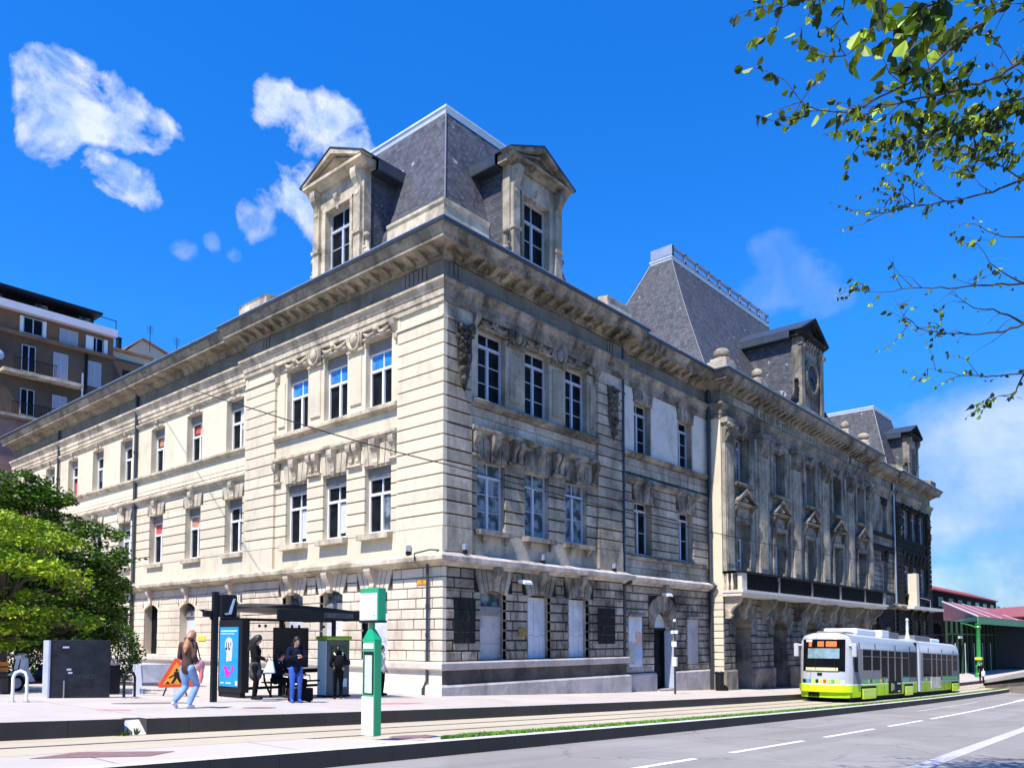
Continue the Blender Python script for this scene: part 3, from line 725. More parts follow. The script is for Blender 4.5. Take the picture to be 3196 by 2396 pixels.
for i, c in enumerate(CC):
    mm = 'grime' if i < 3 else 'sooty'
    s = MB()
    for sg in (-1, 1):
        s.box(T, *sorted((c+sg*.80, c+sg*1.12)), 10.35, 13.1, 0, .10); s.box(T, *sorted((c+sg*.78, c+sg*1.02)), 4.9, 8.25, 0, .12)
        console(s, T, c+sg*1.1, .2, 8.55, 9.2, .28, .0)
    s.box(T, c-1.12, c+1.12, 13.1, 13.36, 0, .12); s.box(T, c-1.02, c+1.02, 8.25, 8.5, 0, .16)
    s.box(T, c-.72, c+.72, 8.56, 9.08, 0, .06)
    console(s, T, c, .32, 12.9, 13.6, .3, .05)
    s.prof(T, [(0, 10.22), (.3, 10.24), (.34, 10.34), (.3, 10.42), (0, 10.44)], c-1.2, c+1.2)
    s.prof(T, [(0, 9.18), (.36, 9.20), (.40, 9.30), (0, 9.34)], c-1.28, c+1.28)
    for sg in (-1, 1): s.prism(T, [(c+sg*1.28, 9.34), (c+sg*1.05, 9.34), (c, 9.95), (c, 10.15)], 0, .38)
    s.prism(T, [(c-1.0, 9.34), (c+1.0, 9.34), (c, 9.93)], 0, .1)
    s.build('window_surround', M[mm], ST)
    m_ = MB(); m_.ball(T(c, 9.52, .2), .17, 10, 8, (1, .7, 1.1)); m_.ball(T(c, 9.46, .34), .05, 6, 5); 
    for k in range(5): m_.ball(T(c-.2+.1*k, 9.62-.06*abs(k-2), .18), .07, 6, 5)
    m_.build('carved_head', M['mould' if i < 3 else 'sooty'], ST, smooth=True)
    window(T, c-.8, c+.8, 10.45, 13.08, d=-.55, fm='frame_b', tr=.80, bars=1, pane='pane' if i else 'pane_g')
    window(T, c-.78, c+.78, 5.1, 8.25, d=-.55, fm='frame_w', tr=.50, box=.75)
# lettered frieze panel: worn relief strokes
fp = MB(); fp.box(T, 24.6, 39.9, 14.62, 14.70, 0, .07); fp.box(T, 24.6, 39.9, 15.06, 15.13, 0, .07); fp.box(T, 24.6, 24.75, 14.7, 15.06, 0, .07); fp.box(T, 39.75, 39.9, 14.7, 15.06, 0, .07)
rr = random.Random(4); s = 25.0
while s < 39.5:
    ww = rr.uniform(.06, .2); fp.box(T, s, s+ww, 14.74, 15.03, 0, rr.uniform(.03, .06)); s += ww+rr.uniform(.10, .34)
for a, b in ((21.4, 24.0), (40.6, 43.2)): fp.box(T, a, b, 14.66, 15.1, 0, .06, .02)
fp.build('frieze_panel', M['dirty'], ST)
# ground floor of the centre: arches
w = MB(); gh = []
for c in CC: gh.append((c-1.05, c+1.05, -3, 2.2)); gh.append((c-1.75, c+1.75, 2.1, 3.85))
courses(w, T, 20.0, 44.64, .30, 4.15, 11, gh, blk=.62, gap=.045, ch=.028, seed=31)
for c in CC:
    n = 9; zc = 2.15
    for i in range(n):
        a0 = PI*i/n+.015; a1 = PI*(i+1)/n-.015
        def lim(a, r): return (min(max(c+r*math.cos(a), c-1.73), c+1.73), min(zc+r*math.sin(a), 3.83))
        am = (a0+a1)/2
        w.prism(T, [(c+1.05*math.cos(a0), zc+1.05*math.sin(a0)), lim(a0, 2.4), lim(am, 2.4), lim(a1, 2.4), (c+1.05*math.cos(a1), zc+1.05*math.sin(a1)), (c+1.05*math.cos(am), zc+1.05*math.sin(am))], -1.0, .02)
    console(w, T, c, .4, 3.0, 4.15, .4, .0)
for a, b in ((20.0, 21.28), (23.42, 26.28), (28.42, 31.28), (33.42, 36.28), (38.42, 41.28), (43.42, 44.64)):
    w.prof(T, [(-.1, -3), (.14, -3), (.14, .22), (.08, .30), (-.1, .30)], a, b)
w.build('ground_floor_masonry', M['sooty'], ST)
for c in CC:
    d = MB(); d.box(T, c-1.05, c-.08, -3, 2.4, -1.3, -1.2); d.box(T, c+.0, c+1.05, -3, 2.4, -1.3, -1.2); d.box(T, c-1.05, c+1.05, 2.45, 3.3, -1.35, -1.25); d.build('door', M['dark'], ST)
# balcony
b = MB(); b.box(T, 19.9, 44.7, 4.16, 4.34, 0, 1.05); b.box(T, 19.86, 44.74, 4.34, 4.48, 0, 1.16)
b.build('balcony', M['plinthl'], ST); balc = [o for o in ST.children if o.name.startswith('balcony')][0]
for s in (20.3, 24.85, 29.85, 34.85, 39.85, 44.3):
    q = MB(); console(q, T, s, .36, 3.0, 4.16, .85, 0); q.build('balcony_bracket', M['mould' if s < 21 else 'sooty'], balc)
    q = MB(); w_ = .6 if s in (20.3, 44.3) else .16
    q.box(T, s-w_/2, s+w_/2, 4.48, 5.36, .80, 1.04, .01); q.build('balcony_post', M['clean' if s < 21 else 'grime'], balc)
q = MB(); q.box(T, 19.9, 44.7, 5.36, 5.48, .76, 1.08); q.box(T, 19.9, 20.1, 5.36, 5.48, 0, .76); q.build('balcony_rail', M['iron'], balc)
q = MB(); s = 20.62
while s < 44.0:
    q.box(T, s, s+.045, 4.48, 5.36, .89, .93); s += .115
q.box(T, 20.6, 44.0, 4.5, 5.34, .93, .945)
q.build('balcony_grille', M['ironb'], balc)
q = MB()
for s in (-1.2, -.95, -.7): q.lathe((19.98, s+.2, 4.48), [(.05, 0), (.07, .1), (.09, .3), (.05, .55), (.04, .7), (.07, .88)], 10)
q.box(ID, 19.9, 20.14, 5.362, 5.475, -1.26, -.5); q.build('baluster_row', M['clean'], balc, smooth=True)
# -------- roofs
def mansard(name, x0, x1, y0, y1, tx, ty, z0, z1, mat_, curve=.0, mids=5):
    o = MB(); rings = []
    for i in range(mids+1):
        u = i/mids; k = u-curve*math.sin(PI*u)*(1-u)
        a = u*tx-curve*2.2*(1-u)**3*0; 
        ax = tx*(u if not curve else (u*(1-curve)+curve*(1-(1-u)**2))); ay = ty*(u if not curve else (u*(1-curve)+curve*(1-(1-u)**2)))
        z = z0+(z1-z0)*u
        rings.append([(x0+ax, y0+ay, z), (x1-ax, y0+ay, z), (x1-ax, y1-ay, z), (x0+ax, y1-ay, z)])
    vs = [p for r in rings for p in r]; fs = []
    for i in range(mids):
        for j in range(4): fs.append((i*4+j, i*4+(j+1) % 4, (i+1)*4+(j+1) % 4, (i+1)*4+j))
    fs.append(tuple(range(mids*4, mids*4+4))); fs.append((3, 2, 1, 0)); o.add(vs, fs)
    ob = o.build(name, M[mat_], ST)
    t = rings[-1]; e = MB()
    e.sweep([(p[0], p[1]) for p in t][::-1] if False else [(t[0][0], t[3][1]), (t[0][0], t[0][1]), (t[1][0], t[1][1]), (t[2][0], t[2][1])], [(-.12, z1-.22), (.05, z1-.22), (.09, z1-.03), (.13, z1), (.13, z1+.08), (-.12, z1+.08)], closed=True)
    e.build('roof_edge', M['zincl'], ob)
    for j in range(4):
        h = MB(); h.tube([Vector(r[j])+Vector(((-.02 if j in (0, 3) else .02), (-.02 if j < 2 else .02), 0)) for r in rings], .03, 6)
        h.build('hip_flashing', M['hip'], ob)
    return ob
RN = mansard('roof', .60, 8.7, .60, 9.5, 1.85, 1.85, 16.0, 22.95, 'slate')
RC = mansard('roof', 20.2, 44.4, .2, 11.6, 4.8, 5.0, 16.0, 26.1, 'slate2', curve=.16, mids=8)
RF = mansard('roof', 54.0, 62.6, .60, 12.4, 1.75, 1.75, 16.0, 22.75, 'slate2')
# crest railing on the centre roof
cr = MB(); zz = 26.2
for x in [25.0+14.5*i/9 for i in range(10)]: cr.box(ID, x-.09, x+.09, zz, zz+.62, 5.05, 5.25)
cr.box(ID, 24.9, 39.6, zz+.5, zz+.64, 5.05, 5.25); cr.box(ID, 24.9, 39.6, zz, zz+.12, 5.05, 5.25); cr.box(ID, 24.85, 25.05, zz+.0, zz+.66, 5.05, 6.6)
cr.build('roof_crest', M['zinc'], RC)
wr = MB()
wr.add([(11.0, .1, 16.0), (22.5, .1, 16.0), (22.5, 4.6, 18.6), (11.0, 4.6, 18.6), (11, 12, 18.4), (22.5, 12, 18.4)], [(0, 1, 2, 3), (3, 2, 5, 4)])
wr.add([(43, .1, 16.0), (54.2, .1, 16.0), (54.2, 4.6, 18.6), (43, 4.6, 18.6), (43, 12, 18.4), (54.2, 12, 18.4)], [(0, 1, 2, 3), (3, 2, 5, 4)])
wr.add([(.3, 12.2, 15.98), (.3, 43.9, 15.98), (4.6, 43.9, 17.3), (4.6, 12.2, 17.3), (11, 43.9, 17), (11, 12.2, 17)], [(0, 1, 2, 3), (3, 2, 4, 5)])
wr.build('wing_roof', M['zinc'], ST, recalc=False)
# blocking course and pedestals on the cornice
def pedestal(mb, path):
    mb.sweep(path, [(-.35, 15.98), (.62, 15.98), (.60, 16.10), (.50, 16.18), (.46, 16.80), (.52, 16.88), (.52, 16.98), (-.15, 17.15), (-.35, 17.15)])
pd = MB(); pedestal(pd, [(0, 2.5), (0, 0), (1.8, 0)]); pd.build('corner_pedestal', M['mould'], ST); pd = MB()
pd.sweep([(.0, 12.7), (.0, 10.5)], [(-.6, 15.98), (.50, 15.98), (.46, 16.7), (.5, 16.78), (-.6, 16.95)])
pd.build('corner_pedestal', M['mould'], ST); pd = MB(); pd.sweep([(9.4, 0), (11.3, 0)], [(-.6, 15.98), (.5, 15.98), (.46, 16.75), (.5, 16.83), (-.6, 17.0)])
pd.build('corner_pedestal', M['mould'], ST)
pd = MB(); pd.sweep([(54.0, 0), (55.4, 0)], [(-.6, 15.98), (.5, 15.98), (.46, 16.75), (.5, 16.83), (-.6, 17.0)]); pd.build('corner_pedestal', M['grime'], ST); pd = MB(); pd.sweep([(63.2, 0), (64.6, 0), (64.6, 2)], [(-.6, 15.98), (.5, 15.98), (.46, 16.75), (.5, 16.83), (-.6, 17.0)])
pd.build('corner_pedestal', M['grime'], ST); pd = MB(); pd.sweep([(20.6, -.5), (44.0, -.5)], [(-.4, 15.98), (.30, 15.98), (.30, 16.28), (.34, 16.34), (-.4, 16.42)])
pd.build('blocking_course', M['grime'], ST)
for i, s in enumerate((20.5, 24.9, 39.8, 44.1)):
    k = 1.15 if i in (0, 3) else .85; f = MB(); c = (s, -.35 if i in (0, 3) else -.4, 0)
    f.box(TR(c[1]), s-.55*k, s+.55*k, 15.98, 16.75, -.5*k, .5*k, .04); f.box(TR(c[1]), s-.42*k, s+.42*k, 16.75, 16.95, -.4*k, .4*k, .03)
    f.lathe((s, c[1], 16.95), [(.40*k, 0), (.36*k, .06), (.16*k, .14), (.18*k, .18), (.34*k, .24), (.38*k, .36), (.36*k, .46), (.26*k, .58), (.10*k, .66), (.05, .68)], 16)
    f.build('finial', M['dirtyl'], ST, smooth=True)
# -------- dormers
def dormer(Tn, c, hw, z0, zb, ze, apex, depth, win, mats, clock=False, curve=True):
    """front at d=0 of frame Tn; body goes back (negative d)"""
    ms, mtm = mats; o = MB()
    wz0, wz1, whw = win
    if not clock:
        o.box(Tn, c-hw, c-whw, z0, ze, -.35, 0); o.box(Tn, c+whw, c+hw, z0, ze, -.35, 0); o.box(Tn, c-whw, c+whw, wz1, ze, -.35, 0); o.box(Tn, c-whw, c+whw, z0, wz0, -.35, 0)
        for sg in (-1, 1):
            o.box(Tn, *sorted((c+sg*whw, c+sg*(whw+.16))), wz0, wz1+.12, 0, .06)
            a = c+sg*(hw-.28); o.box(Tn, a-.20, a+.20, z0, ze-.7, 0, .14); console(o, Tn, a, .34, ze-1.15, ze-.02, .34, .02)
            o.box(Tn, a-.24, a+.24, z0+1.75, z0+1.88, 0, .20)
        o.box(Tn, c-whw-.16, c+whw+.16, wz1, wz1+.14, 0, .07); console(o, Tn, c, .24, wz1-.12, wz1+.46, .2, 0)
    else:
        o.box(Tn, c-hw, c+hw, z0, ze, -.35, 0)
        for sg in (-1, 1):
            a = c+sg*(hw-.30); o.box(Tn, a-.26, a+.26, z0, ze, 0, .22); o.box(Tn, a-.32, a+.32, ze-.5, ze-.35, 0, .3); console(o, Tn, a, .4, ze-.95, ze-.5, .34, .1)
        cz = wz0
        n = 20
        for rr_, dd in ((1.22, .18), (1.05, .24)):
            ring = []
            for k in range(n):
                a0 = 2*PI*k/n; a1 = 2*PI*(k+1)/n
                o.prism(Tn, [(c+rr_*math.cos(a0), cz+rr_*math.sin(a0)), (c+rr_*math.cos(a1), cz+rr_*math.sin(a1)), (c+(rr_-.16)*math.cos(a1), cz+(rr_-.16)*math.sin(a1)), (c+(rr_-.16)*math.cos(a0), cz+(rr_-.16)*math.sin(a0))], 0, dd)
        for k in range(5): console(o, Tn, c-.9+.45*k, .2, ze-.55, ze, .25, 0)
    body = o.build('dormer', M[ms], ST)
    s = MB(); s.box(Tn, c-hw+.03, c-hw+.15, z0, ze, -depth, -.352); s.build('dormer_cheek', M['slate'], body); s = MB(); s.box(Tn, c+hw-.15, c+hw-.03, z0, ze, -depth, -.352); s.build('dormer_cheek', M['slate'], body)
    # entablature + pediment + roof
    e = MB(); E = .42
    e.prof(Tn, [(-.35, ze), (.12, ze), (.16, ze+.1), (.30, ze+.16), (.42, ze+.20), (.42, ze+.32), (-.35, ze+.34)], c-hw-.30, c+hw+.30)
    ep = hw+.42; zb_ = ze+.34
    for sg in (-1, 1):
        e.prism(Tn, [(c+sg*ep, zb_), (c+sg*(ep-.34), zb_), (c, apex-.20), (c, apex)], -.1, .44)
        e.prism(Tn, [(c+sg*(ep-.55), zb_+.06), (c+sg*(ep-.75), zb_+.06), (c, apex-.42), (c, apex-.32)], -.1, .24)
    e.prism(Tn, [(c-ep+.34, zb_), (c+ep-.34, zb_), (c, apex-.22)], -.12, .06)
    e.build('dormer_pediment', M[mtm], body)
    r_ = MB(); t = .05
    for sg in (-1, 1):
        r_.prism(Tn, [(c+sg*(ep+.04), zb_-.02), (c, apex+.02), (c, apex+.07), (c+sg*(ep+.05), zb_+.04)], -depth, .47)
        r_.prism(Tn, [(c+sg*(ep+.0), zb_-.42), (c+sg*(ep+.045), zb_-.42), (c+sg*(ep+.045), zb_+.02), (c+sg*ep, zb_+.02)], -depth, -.36)
        r_.prism(Tn, [(c+sg*(hw-.1), zb_-.44), (c+sg*(ep+.045), zb_-.44), (c+sg*(ep+.045), zb_-.40), (c+sg*(hw-.1), zb_-.40)], -depth, -.36)
    r_.build('dormer_roof', M['zincd'], body)
    for sg in (-1, 1):                                        # scrolls at the foot
        v = MB(); pts = []
        for k in range(9):
            u = k/8; pts.append(Tn(c+sg*(hw+.08+.62*u**1.6), z0+1.5-1.45*u**.7, -.12))
        v.tube(pts, [.10, .09, .09, .1, .11, .13, .15, .18, .2], 8)
        v.ball(Tn(c+sg*(hw+.55), z0+.28, -.05), .26, 10, 8, (1, .8, 1)); v.ball(Tn(c+sg*(hw+.1), z0+1.6, -.08), .15, 8, 6)
        for k in range(6): v.ball(Tn(c+sg*(hw+.05+.08*k), z0+1.1-.17*k, -.02), .1, 7, 5)
        v.build('dormer_scroll', M[mtm], body, smooth=True)
    return body
def dorm_win(Tn, c, whw, z0, z1, par):
    f, zt = frame_mesh(Tn, c-whw, c+whw, z0, z1, -.34, .74, 'frame_b', 2, par); p = MB(); p.box(Tn, c-whw+.03, c+whw-.03, z0+.03, z1-.03, -.36, -.30); p.build('pane', M['pane'], f)
d1 = dormer(TL(.10), 6.22, 1.62, 15.98, 16, 20.30, 21.55, 2.0, (16.25, 19.35, .80), ('mould', 'mould')); dorm_win(TL(.10), 6.22, .80, 16.25, 19.35, d1); d1['label'] = 'sunlit stone dormer facing the side street'
d2 = dormer(TR(.10), 5.20, 1.62, 15.98, 16, 20.25, 21.50, 2.0, (16.25, 19.35, .80), ('dirty', 'grime')); dorm_win(TR(.10), 5.20, .80, 16.25, 19.35, d2); d2['label'] = 'weathered stone dormer facing the street'
d3 = dormer(TR(.10), FP+5.9, 1.62, 15.98, 16, 20.05, 21.3, 2.0, (16.25, 19.35, .80), ('sooty', 'black')); dorm_win(TR(.10), FP+5.9, .80, 16.25, 19.35, d3)
d4 = dormer(TR(-.75), 32.2, 1.95, 16.6, 17, 21.0, 22.6, 4.3, (18.7, 19, .8), ('sooty', 'black'), clock=True); d4['label'] = 'blackened stone dormer holding the station clock'
cb = MB(); cb.box(TR(-.75), 29.7, 34.7, 15.98, 16.6, -.6, .25, .04); cb.box(TR(-.75), 29.4, 35.0, 15.98, 16.3, -.6, .32); cb.build('clock_base', M['sooty'], ST)
for ob_ in (d1, d2): pass
ck = MB(); TC = TR(-.75)
ck.lathe((32.2, -.80, 18.7), [(.02, 0), (.98, 0), (.98, .05), (.02, .05)], 32, axis='y'); ck2 = ck.build('clock', plain('clock_dial', (.05, .065, .085), .6, 0, .1, 4, spec=.1), d4)
for v_ in ck2.data.vertices: v_.co.y -= .06
ck = MB()
for k in range(12):
    a = 2*PI*k/12; ck.prism(TC, [(32.2+.92*math.cos(a-.03), 18.7+.92*math.sin(a-.03)), (32.2+.92*math.cos(a+.03), 18.7+.92*math.sin(a+.03)), (32.2+.76*math.cos(a+.03), 18.7+.76*math.sin(a+.03)), (32.2+.76*math.cos(a-.03), 18.7+.76*math.sin(a-.03))], .11, .125)
for a, L, wd in ((R(-38), .78, .05), (R(-24), .5, .07)):
    n_ = Vector((-math.sin(a), math.cos(a)))*wd; e_ = Vector((math.cos(a), math.sin(a)))
    ck.prism(TC, [(32.2-e_.x*.12+n_.x, 18.7-e_.y*.12+n_.y), (32.2+e_.x*L, 18.7+e_.y*L), (32.2-e_.x*.12-n_.x, 18.7-e_.y*.12-n_.y)], .125, .15)
ck.build('clock_hand', M['iron'], d4)
# -------- drainpipes
def pipe(pts, r=.075, brk=(), m='pipe'):
    o = MB(); o.tube(pts, r, 10)
    for z in brk: o.tube([Vector((pts[0][0], pts[0][1], z)), Vector((pts[0][0], pts[0][1], z+.12))], r*1.35, 10)
    o.build('drainpipe', M[m], ST, smooth=True)
pipe([(11.42, .12, 15.2), (11.42, .12, 4.95), (11.42, -.25, 4.7), (11.42, -.25, 4.45), (11.42, .12, 4.3), (11.42, .12, -.6)], .10, (13, 10.2, 8.8, 6.5, 2.6))
pipe([(19.72, .08, 15.2), (19.72, .08, 4.95), (19.72, -.2, 4.7), (19.72, .08, 4.3), (19.72, .08, -.8)], .10, (13, 10.2, 7.6))
pipe([(44.95, .1, 15.2), (44.95, .1, -1.2)], .08); pipe([(53.2, .1, 15.2), (53.2, .1, 4.9)], .08, m='zinc')
pipe([(.08, 24.1, 15.2), (.08, 24.1, 4.95), (-.3, 24.1, 4.7), (.08, 24.1, 4.3), (.08, 24.1, 0)], .085, (12, 9))
pipe([(.08, 35.2, 15.2), (.08, 35.2, 4.95)], .07, (12,))
pipe([(-.12, .62, 4.5), (-.12, .62, .5), (-.30, .62, .2), (-.30, .62, 0)], .05, (3.0, 2.0)); pipe([(-.47, 0.9, 4.60), (-.47, .9, 4.86), (-.2, .4, 4.98), (.5, -.47, 4.9)], .03)
# ================================================================ GROUND
def gmat(name, base, var=.1, crack=0, rough=.85, patch=None, sc=1.0, bump=.25, joints=None, streakx=False, cracks=False):
    m = newmat(name); t = NT(m); P = t.pos()
    n1 = t.noise(P, .5*sc, 6, .65, sc=(.25, 1, 1) if streakx else None, dist=.4); n2 = t.noise(P, 40, 4, .7); n3 = t.noise(P, 4*sc, 5, .65)
    c = t.mix(t.ramp(n1, (.35, 0.), (.68, 1.)), tuple(x*(1-var) for x in base), tuple(x*(1+var*.6) for x in base))
    c = t.mix(t.math('MULTIPLY', t.ramp(n3, (.5, 0.), (.75, 1.)), .3), c, tuple(x*.7 for x in base))
    c = t.mix(t.math('MULTIPLY', t.ramp(n2, (.45, 0.), (.7, 1.)), .22), c, tuple(x*.55 for x in base))
    if patch:
        pn = t.noise(P, .23, 3, .5, dist=.8); c = t.mix(t.math('MULTIPLY', t.ramp(pn, (.52, 0.), (.60, 1.)), .5), c, patch)
    if joints:
        sx = t.n('ShaderNodeSeparateXYZ'); t.l(P, sx.inputs[0])
        f = t.math('FRACT', t.math('DIVIDE', sx.outputs[0], joints)); j = t.math('LESS_THAN', f, .012)
        c = t.mix(t.math('MULTIPLY', j, .75), c, tuple(x*.25 for x in base))
    if cracks:
        v = t.n('ShaderNodeTexVoronoi', feature='DISTANCE_TO_EDGE'); v.inputs['Scale'].default_value = .28
        wv = t.n('ShaderNodeVectorMath', operation='ADD'); nn = t.n('ShaderNodeTexNoise'); nn.inputs['Scale'].default_value = 1.4; nn.inputs['Detail'].default_value = 6; t.l(P, nn.inputs['Vector']); t.l(P, wv.inputs[0]); t.l(nn.outputs['Color'], wv.inputs[1]); t.l(wv.outputs[0], v.inputs['Vector'])
        cm = t.math('MULTIPLY', t.math('LESS_THAN', v.outputs['Distance'], .006), t.ramp(t.noise(P, .35, 2), (.45, 0.), (.6, 1.)))
        c = t.mix(t.math('MULTIPLY', cm, .7), c, tuple(x*.3 for x in base))
        ty = t.noise(P, .9, 3, .5, sc=(.04, 1.3, 1)); c = t.mix(t.math('MULTIPLY', t.ramp(ty, (.5, 0.), (.66, 1.)), .28), c, tuple(x*.55 for x in base))
    t.l(c, t.b.inputs['Base Color']); t.b.inputs['Roughness'].default_value = rough; t.b.inputs['Specular IOR Level'].default_value = .25
    t.bump(t.math('ADD', n2, n3), bump, .01)
    return m
M['pave'] = gmat('platform_concrete', (.49, .435, .385), .10, patch=(.53, .46, .41), joints=2.5)
M['kerb'] = gmat('kerb_stone', (.060, .053, .047), .2, joints=1.0)
M['kerbt'] = gmat('kerb_top', (.60, .575, .56), .08, joints=1.0)
M['track'] = gmat('track_concrete', (.50, .43, .315), .10, streakx=True, sc=1.5)
M['asphalt'] = gmat('asphalt', (.275, .255, .235), .12, patch=(.32, .30, .28), bump=.5, streakx=True, cracks=True)
M['paint'] = gmat('road_paint', (.80, .79, .78), .1, rough=.7)
M['paintw'] = gmat('worn_road_paint', (.50, .48, .48), .12, rough=.8)
M['soil'] = gmat('soil', (.20, .155, .11), .2)
XS = [-60, -40, -30, -24, -20, -18, -17, -16, -15, -14, -13.5, -13, -12.8, -12.4, -12, -11.5, -11, -10.5, -10, -9, -8, -7, -6, -4, -2, 0, 2, 5, 8, 11, 14, 18, 22, 26, 30, 35, 40, 45, 50, 56, 62, 70, 80, 94, 120, 200, 400]
def strip(name, y0f, y1f, dz0, dz1, mat, xs=XS, kind='structure', ny=1):
    mb = MB(); vs = []; n = ny+1
    for x in xs:
        a, b = y0f(x), y1f(x)
        for k in range(n):
            u = k/ny; vs.append((x, a+(b-a)*u, g(x)+dz0+(dz1-dz0)*u))
    fs = []
    for i in range(len(xs)-1):
        for k in range(ny): a = i*n+k; fs.append((a, a+n, a+n+1, a+1))
    mb.add(vs, fs); o = mb.build(name, mat, None, recalc=False)
    for p in o.data.polygons:
        if p.normal.z < 0: p.flip()
    if kind: o['kind'] = kind
    return o
YP = lambda x: -5.45+yo(x)         # platform edge
YK = lambda x: -9.55+yo(x)         # road side kerb (back)
YR = lambda x: -9.80+yo(x)         # road side kerb face
pv = strip('pavement', lambda x: 300, lambda x: YP(x)+.30, 0, 0, M['pave'])
# platform edge slab: light top, dark face, with the ramp notch left of the shelter
def kerbline(name, yf, w, z_top, z_bot, xs, tmat, fmat, zt=None):
    mb = MB(); vs = []; 
    for x in xs:
        zt_ = z_top if zt is None else zt(x); y = yf(x); G = g(x)
        vs += [(x, y+w, G+zt_), (x, y, G+zt_), (x, y, G+z_bot), (x, y+w, G+z_bot)]
    N = len(xs); mb.mi = 0
    fs0 = [(i*4, i*4+1, i*4+5, i*4+4) for i in range(N-1)]
    fs1 = [(i*4+1, i*4+2, i*4+6, i*4+5) for i in range(N-1)]+[(0, 1, 2, 3), ((N-1)*4, (N-1)*4+1, (N-1)*4+2, (N-1)*4+3)]
    mb.add(vs, fs0); mb.f = []; mb.m = []
    mb.f = fs0+fs1+[(i*4+2, i*4+3, i*4+7, i*4+6) for i in range(N-1)]+[(i*4+3, i*4, i*4+4, i*4+7) for i in range(N-1)]
    mb.m = [0]*len(fs0)+[1]*(len(mb.f)-len(fs0))
    o = mb.build(name, [tmat, fmat], None); o['kind'] = 'structure'; return o
xr = [x for x in XS if x >= -12.4]; xr = [-12.75]+xr
xl = [x for x in XS if x < -13.1]+[-13.1]
kerbline('platform_kerb', YP, .302, .004, -.35, [x for x in xr if x < 100], M['pave'], M['kerb'])
kerbline('platform_kerb', lambda x: YP(x)+.06, .245, .004, -.35, xl, M['pave'], M['kerb'])
mb = MB(); mb.add([(-13.1, YP(-13)+.02, g(-13)-.26), (-12.75, YP(-12.7)-.0, g(-12.7)-.26), (-12.75, YP(-12.7)+.34, g(-12.7)+.002), (-13.1, YP(-13)+.36, g(-13)+.002)], [(0, 1, 2, 3)])
o = mb.build('platform_ramp', M['kerbt'], None); o['kind'] = 'structure'
strip('tram_track', lambda x: YP(x)+.3, lambda x: YK(x)+.0, -.27, -.27, M['track'], ny=3)
# rails sunk in grooves
for k, off in enumerate((1.0, 2.05)):
    mb = MB(); vs = []
    for x in XS: 
        y = YP(x)-off
        vs += [(x, y+.03, g(x)-.262), (x, y-.03, g(x)-.262)]
    mb.add(vs, [(i*2, i*2+1, i*2+3, i*2+2) for i in range(len(XS)-1)]); o = mb.build('tram_rail', plain('rail_steel%d' % k, (.30, .27, .23), .4, .5, .2, 2), None); tag(o, ('rail of the tram track next to the platform kerb', 'rail of the tram track next to the grass strip')[k], 'rail', 'rails of the tram track')
    mb = MB(); vs = []
    for x in XS:
        y = YP(x)-off+.06
        vs += [(x, y+.028, g(x)-.266), (x, y-.028, g(x)-.266)]
    mb.add(vs, [(i*2, i*2+1, i*2+3, i*2+2) for i in range(len(XS)-1)]); o = mb.build('rail_groove', M['dark'], None); o['kind'] = 'structure'
# raised paved strip between track and road at the left, grass strip further on
pl = [x for x in XS if x <= -10]
def yin(x): return YK(x)+(1.35 if x < -11.5 else 1.35*(-10-x)/1.5 if x < -10 else 0)
kerbline('paved_strip', lambda x: YK(x)-.0, .001, -.17, -.3, [-11, -10.9], M['pave'], M['kerb'])
mb = MB(); xs_ = [x for x in XS if x <= -10]; vs = []
for x in xs_: vs += [(x, YR(x)+.25, g(x)-.178), (x, yin(x)+.01, g(x)-.178), (x, yin(x)+.01, g(x)-.30)]
mb.add(vs, [(i*3+j, i*3+j+1, i*3+j+4, i*3+j+3) for i in range(len(xs_)-1) for j in range(2)]); o = mb.build('paved_strip', M['pave'], None); o['kind'] = 'structure'
kerbline('road_kerb', YR, .26, -.174, -.55, [x for x in XS if x < 57], M['kerbt'], M['kerb'])
strip('grass_bed', lambda x: YK(x)+.62, lambda x: YK(x)+.02, -.262, -.20, M['soil'], [x for x in XS if -9.5 < x < 60])
strip('road', lambda x: YR(x)+.1, lambda x: -300, -.41, -.41, M['asphalt'], ny=8)
# painted lines
def paint(x0, x1, yf, w, mat, name='road_marking', n=12, wf=None):
    mb = MB(); vs = []
    for i in range(n+1):
        x = x0+(x1-x0)*i/n; y = yf(x); ww = w if wf is None else wf(x); vs += [(x, y+ww/2, g(x)-.404), (x, y-ww/2, g(x)-.404)]
    mb.add(vs, [(i*2, i*2+1, i*2+3, i*2+2) for i in range(n)]); o = mb.build(name, mat, None); o['kind'] = 'structure'; return o
YC = lambda x: -12.68+yo(x)
for a, b in ((-10.2, -6.55), (-5.07, -1.1), (.4, 4.7), (6.2, 10.5)): paint(a, b, YC, .13, M['paint'])
paint(11.8, 33, lambda x: YC(x)-.0+.25*((x-11.8)/21)**2, .14, M['paint'], n=20); paint(33, 60, lambda x: YC(x)+.25+.02*(x-33), .32, M['paint'])
paint(17, 30, lambda x: -11.1+yo(x), .12, M['paintw'])
paint(-9, 40, lambda x: -15.75+yo(x), .30, M['paintw'], n=40)
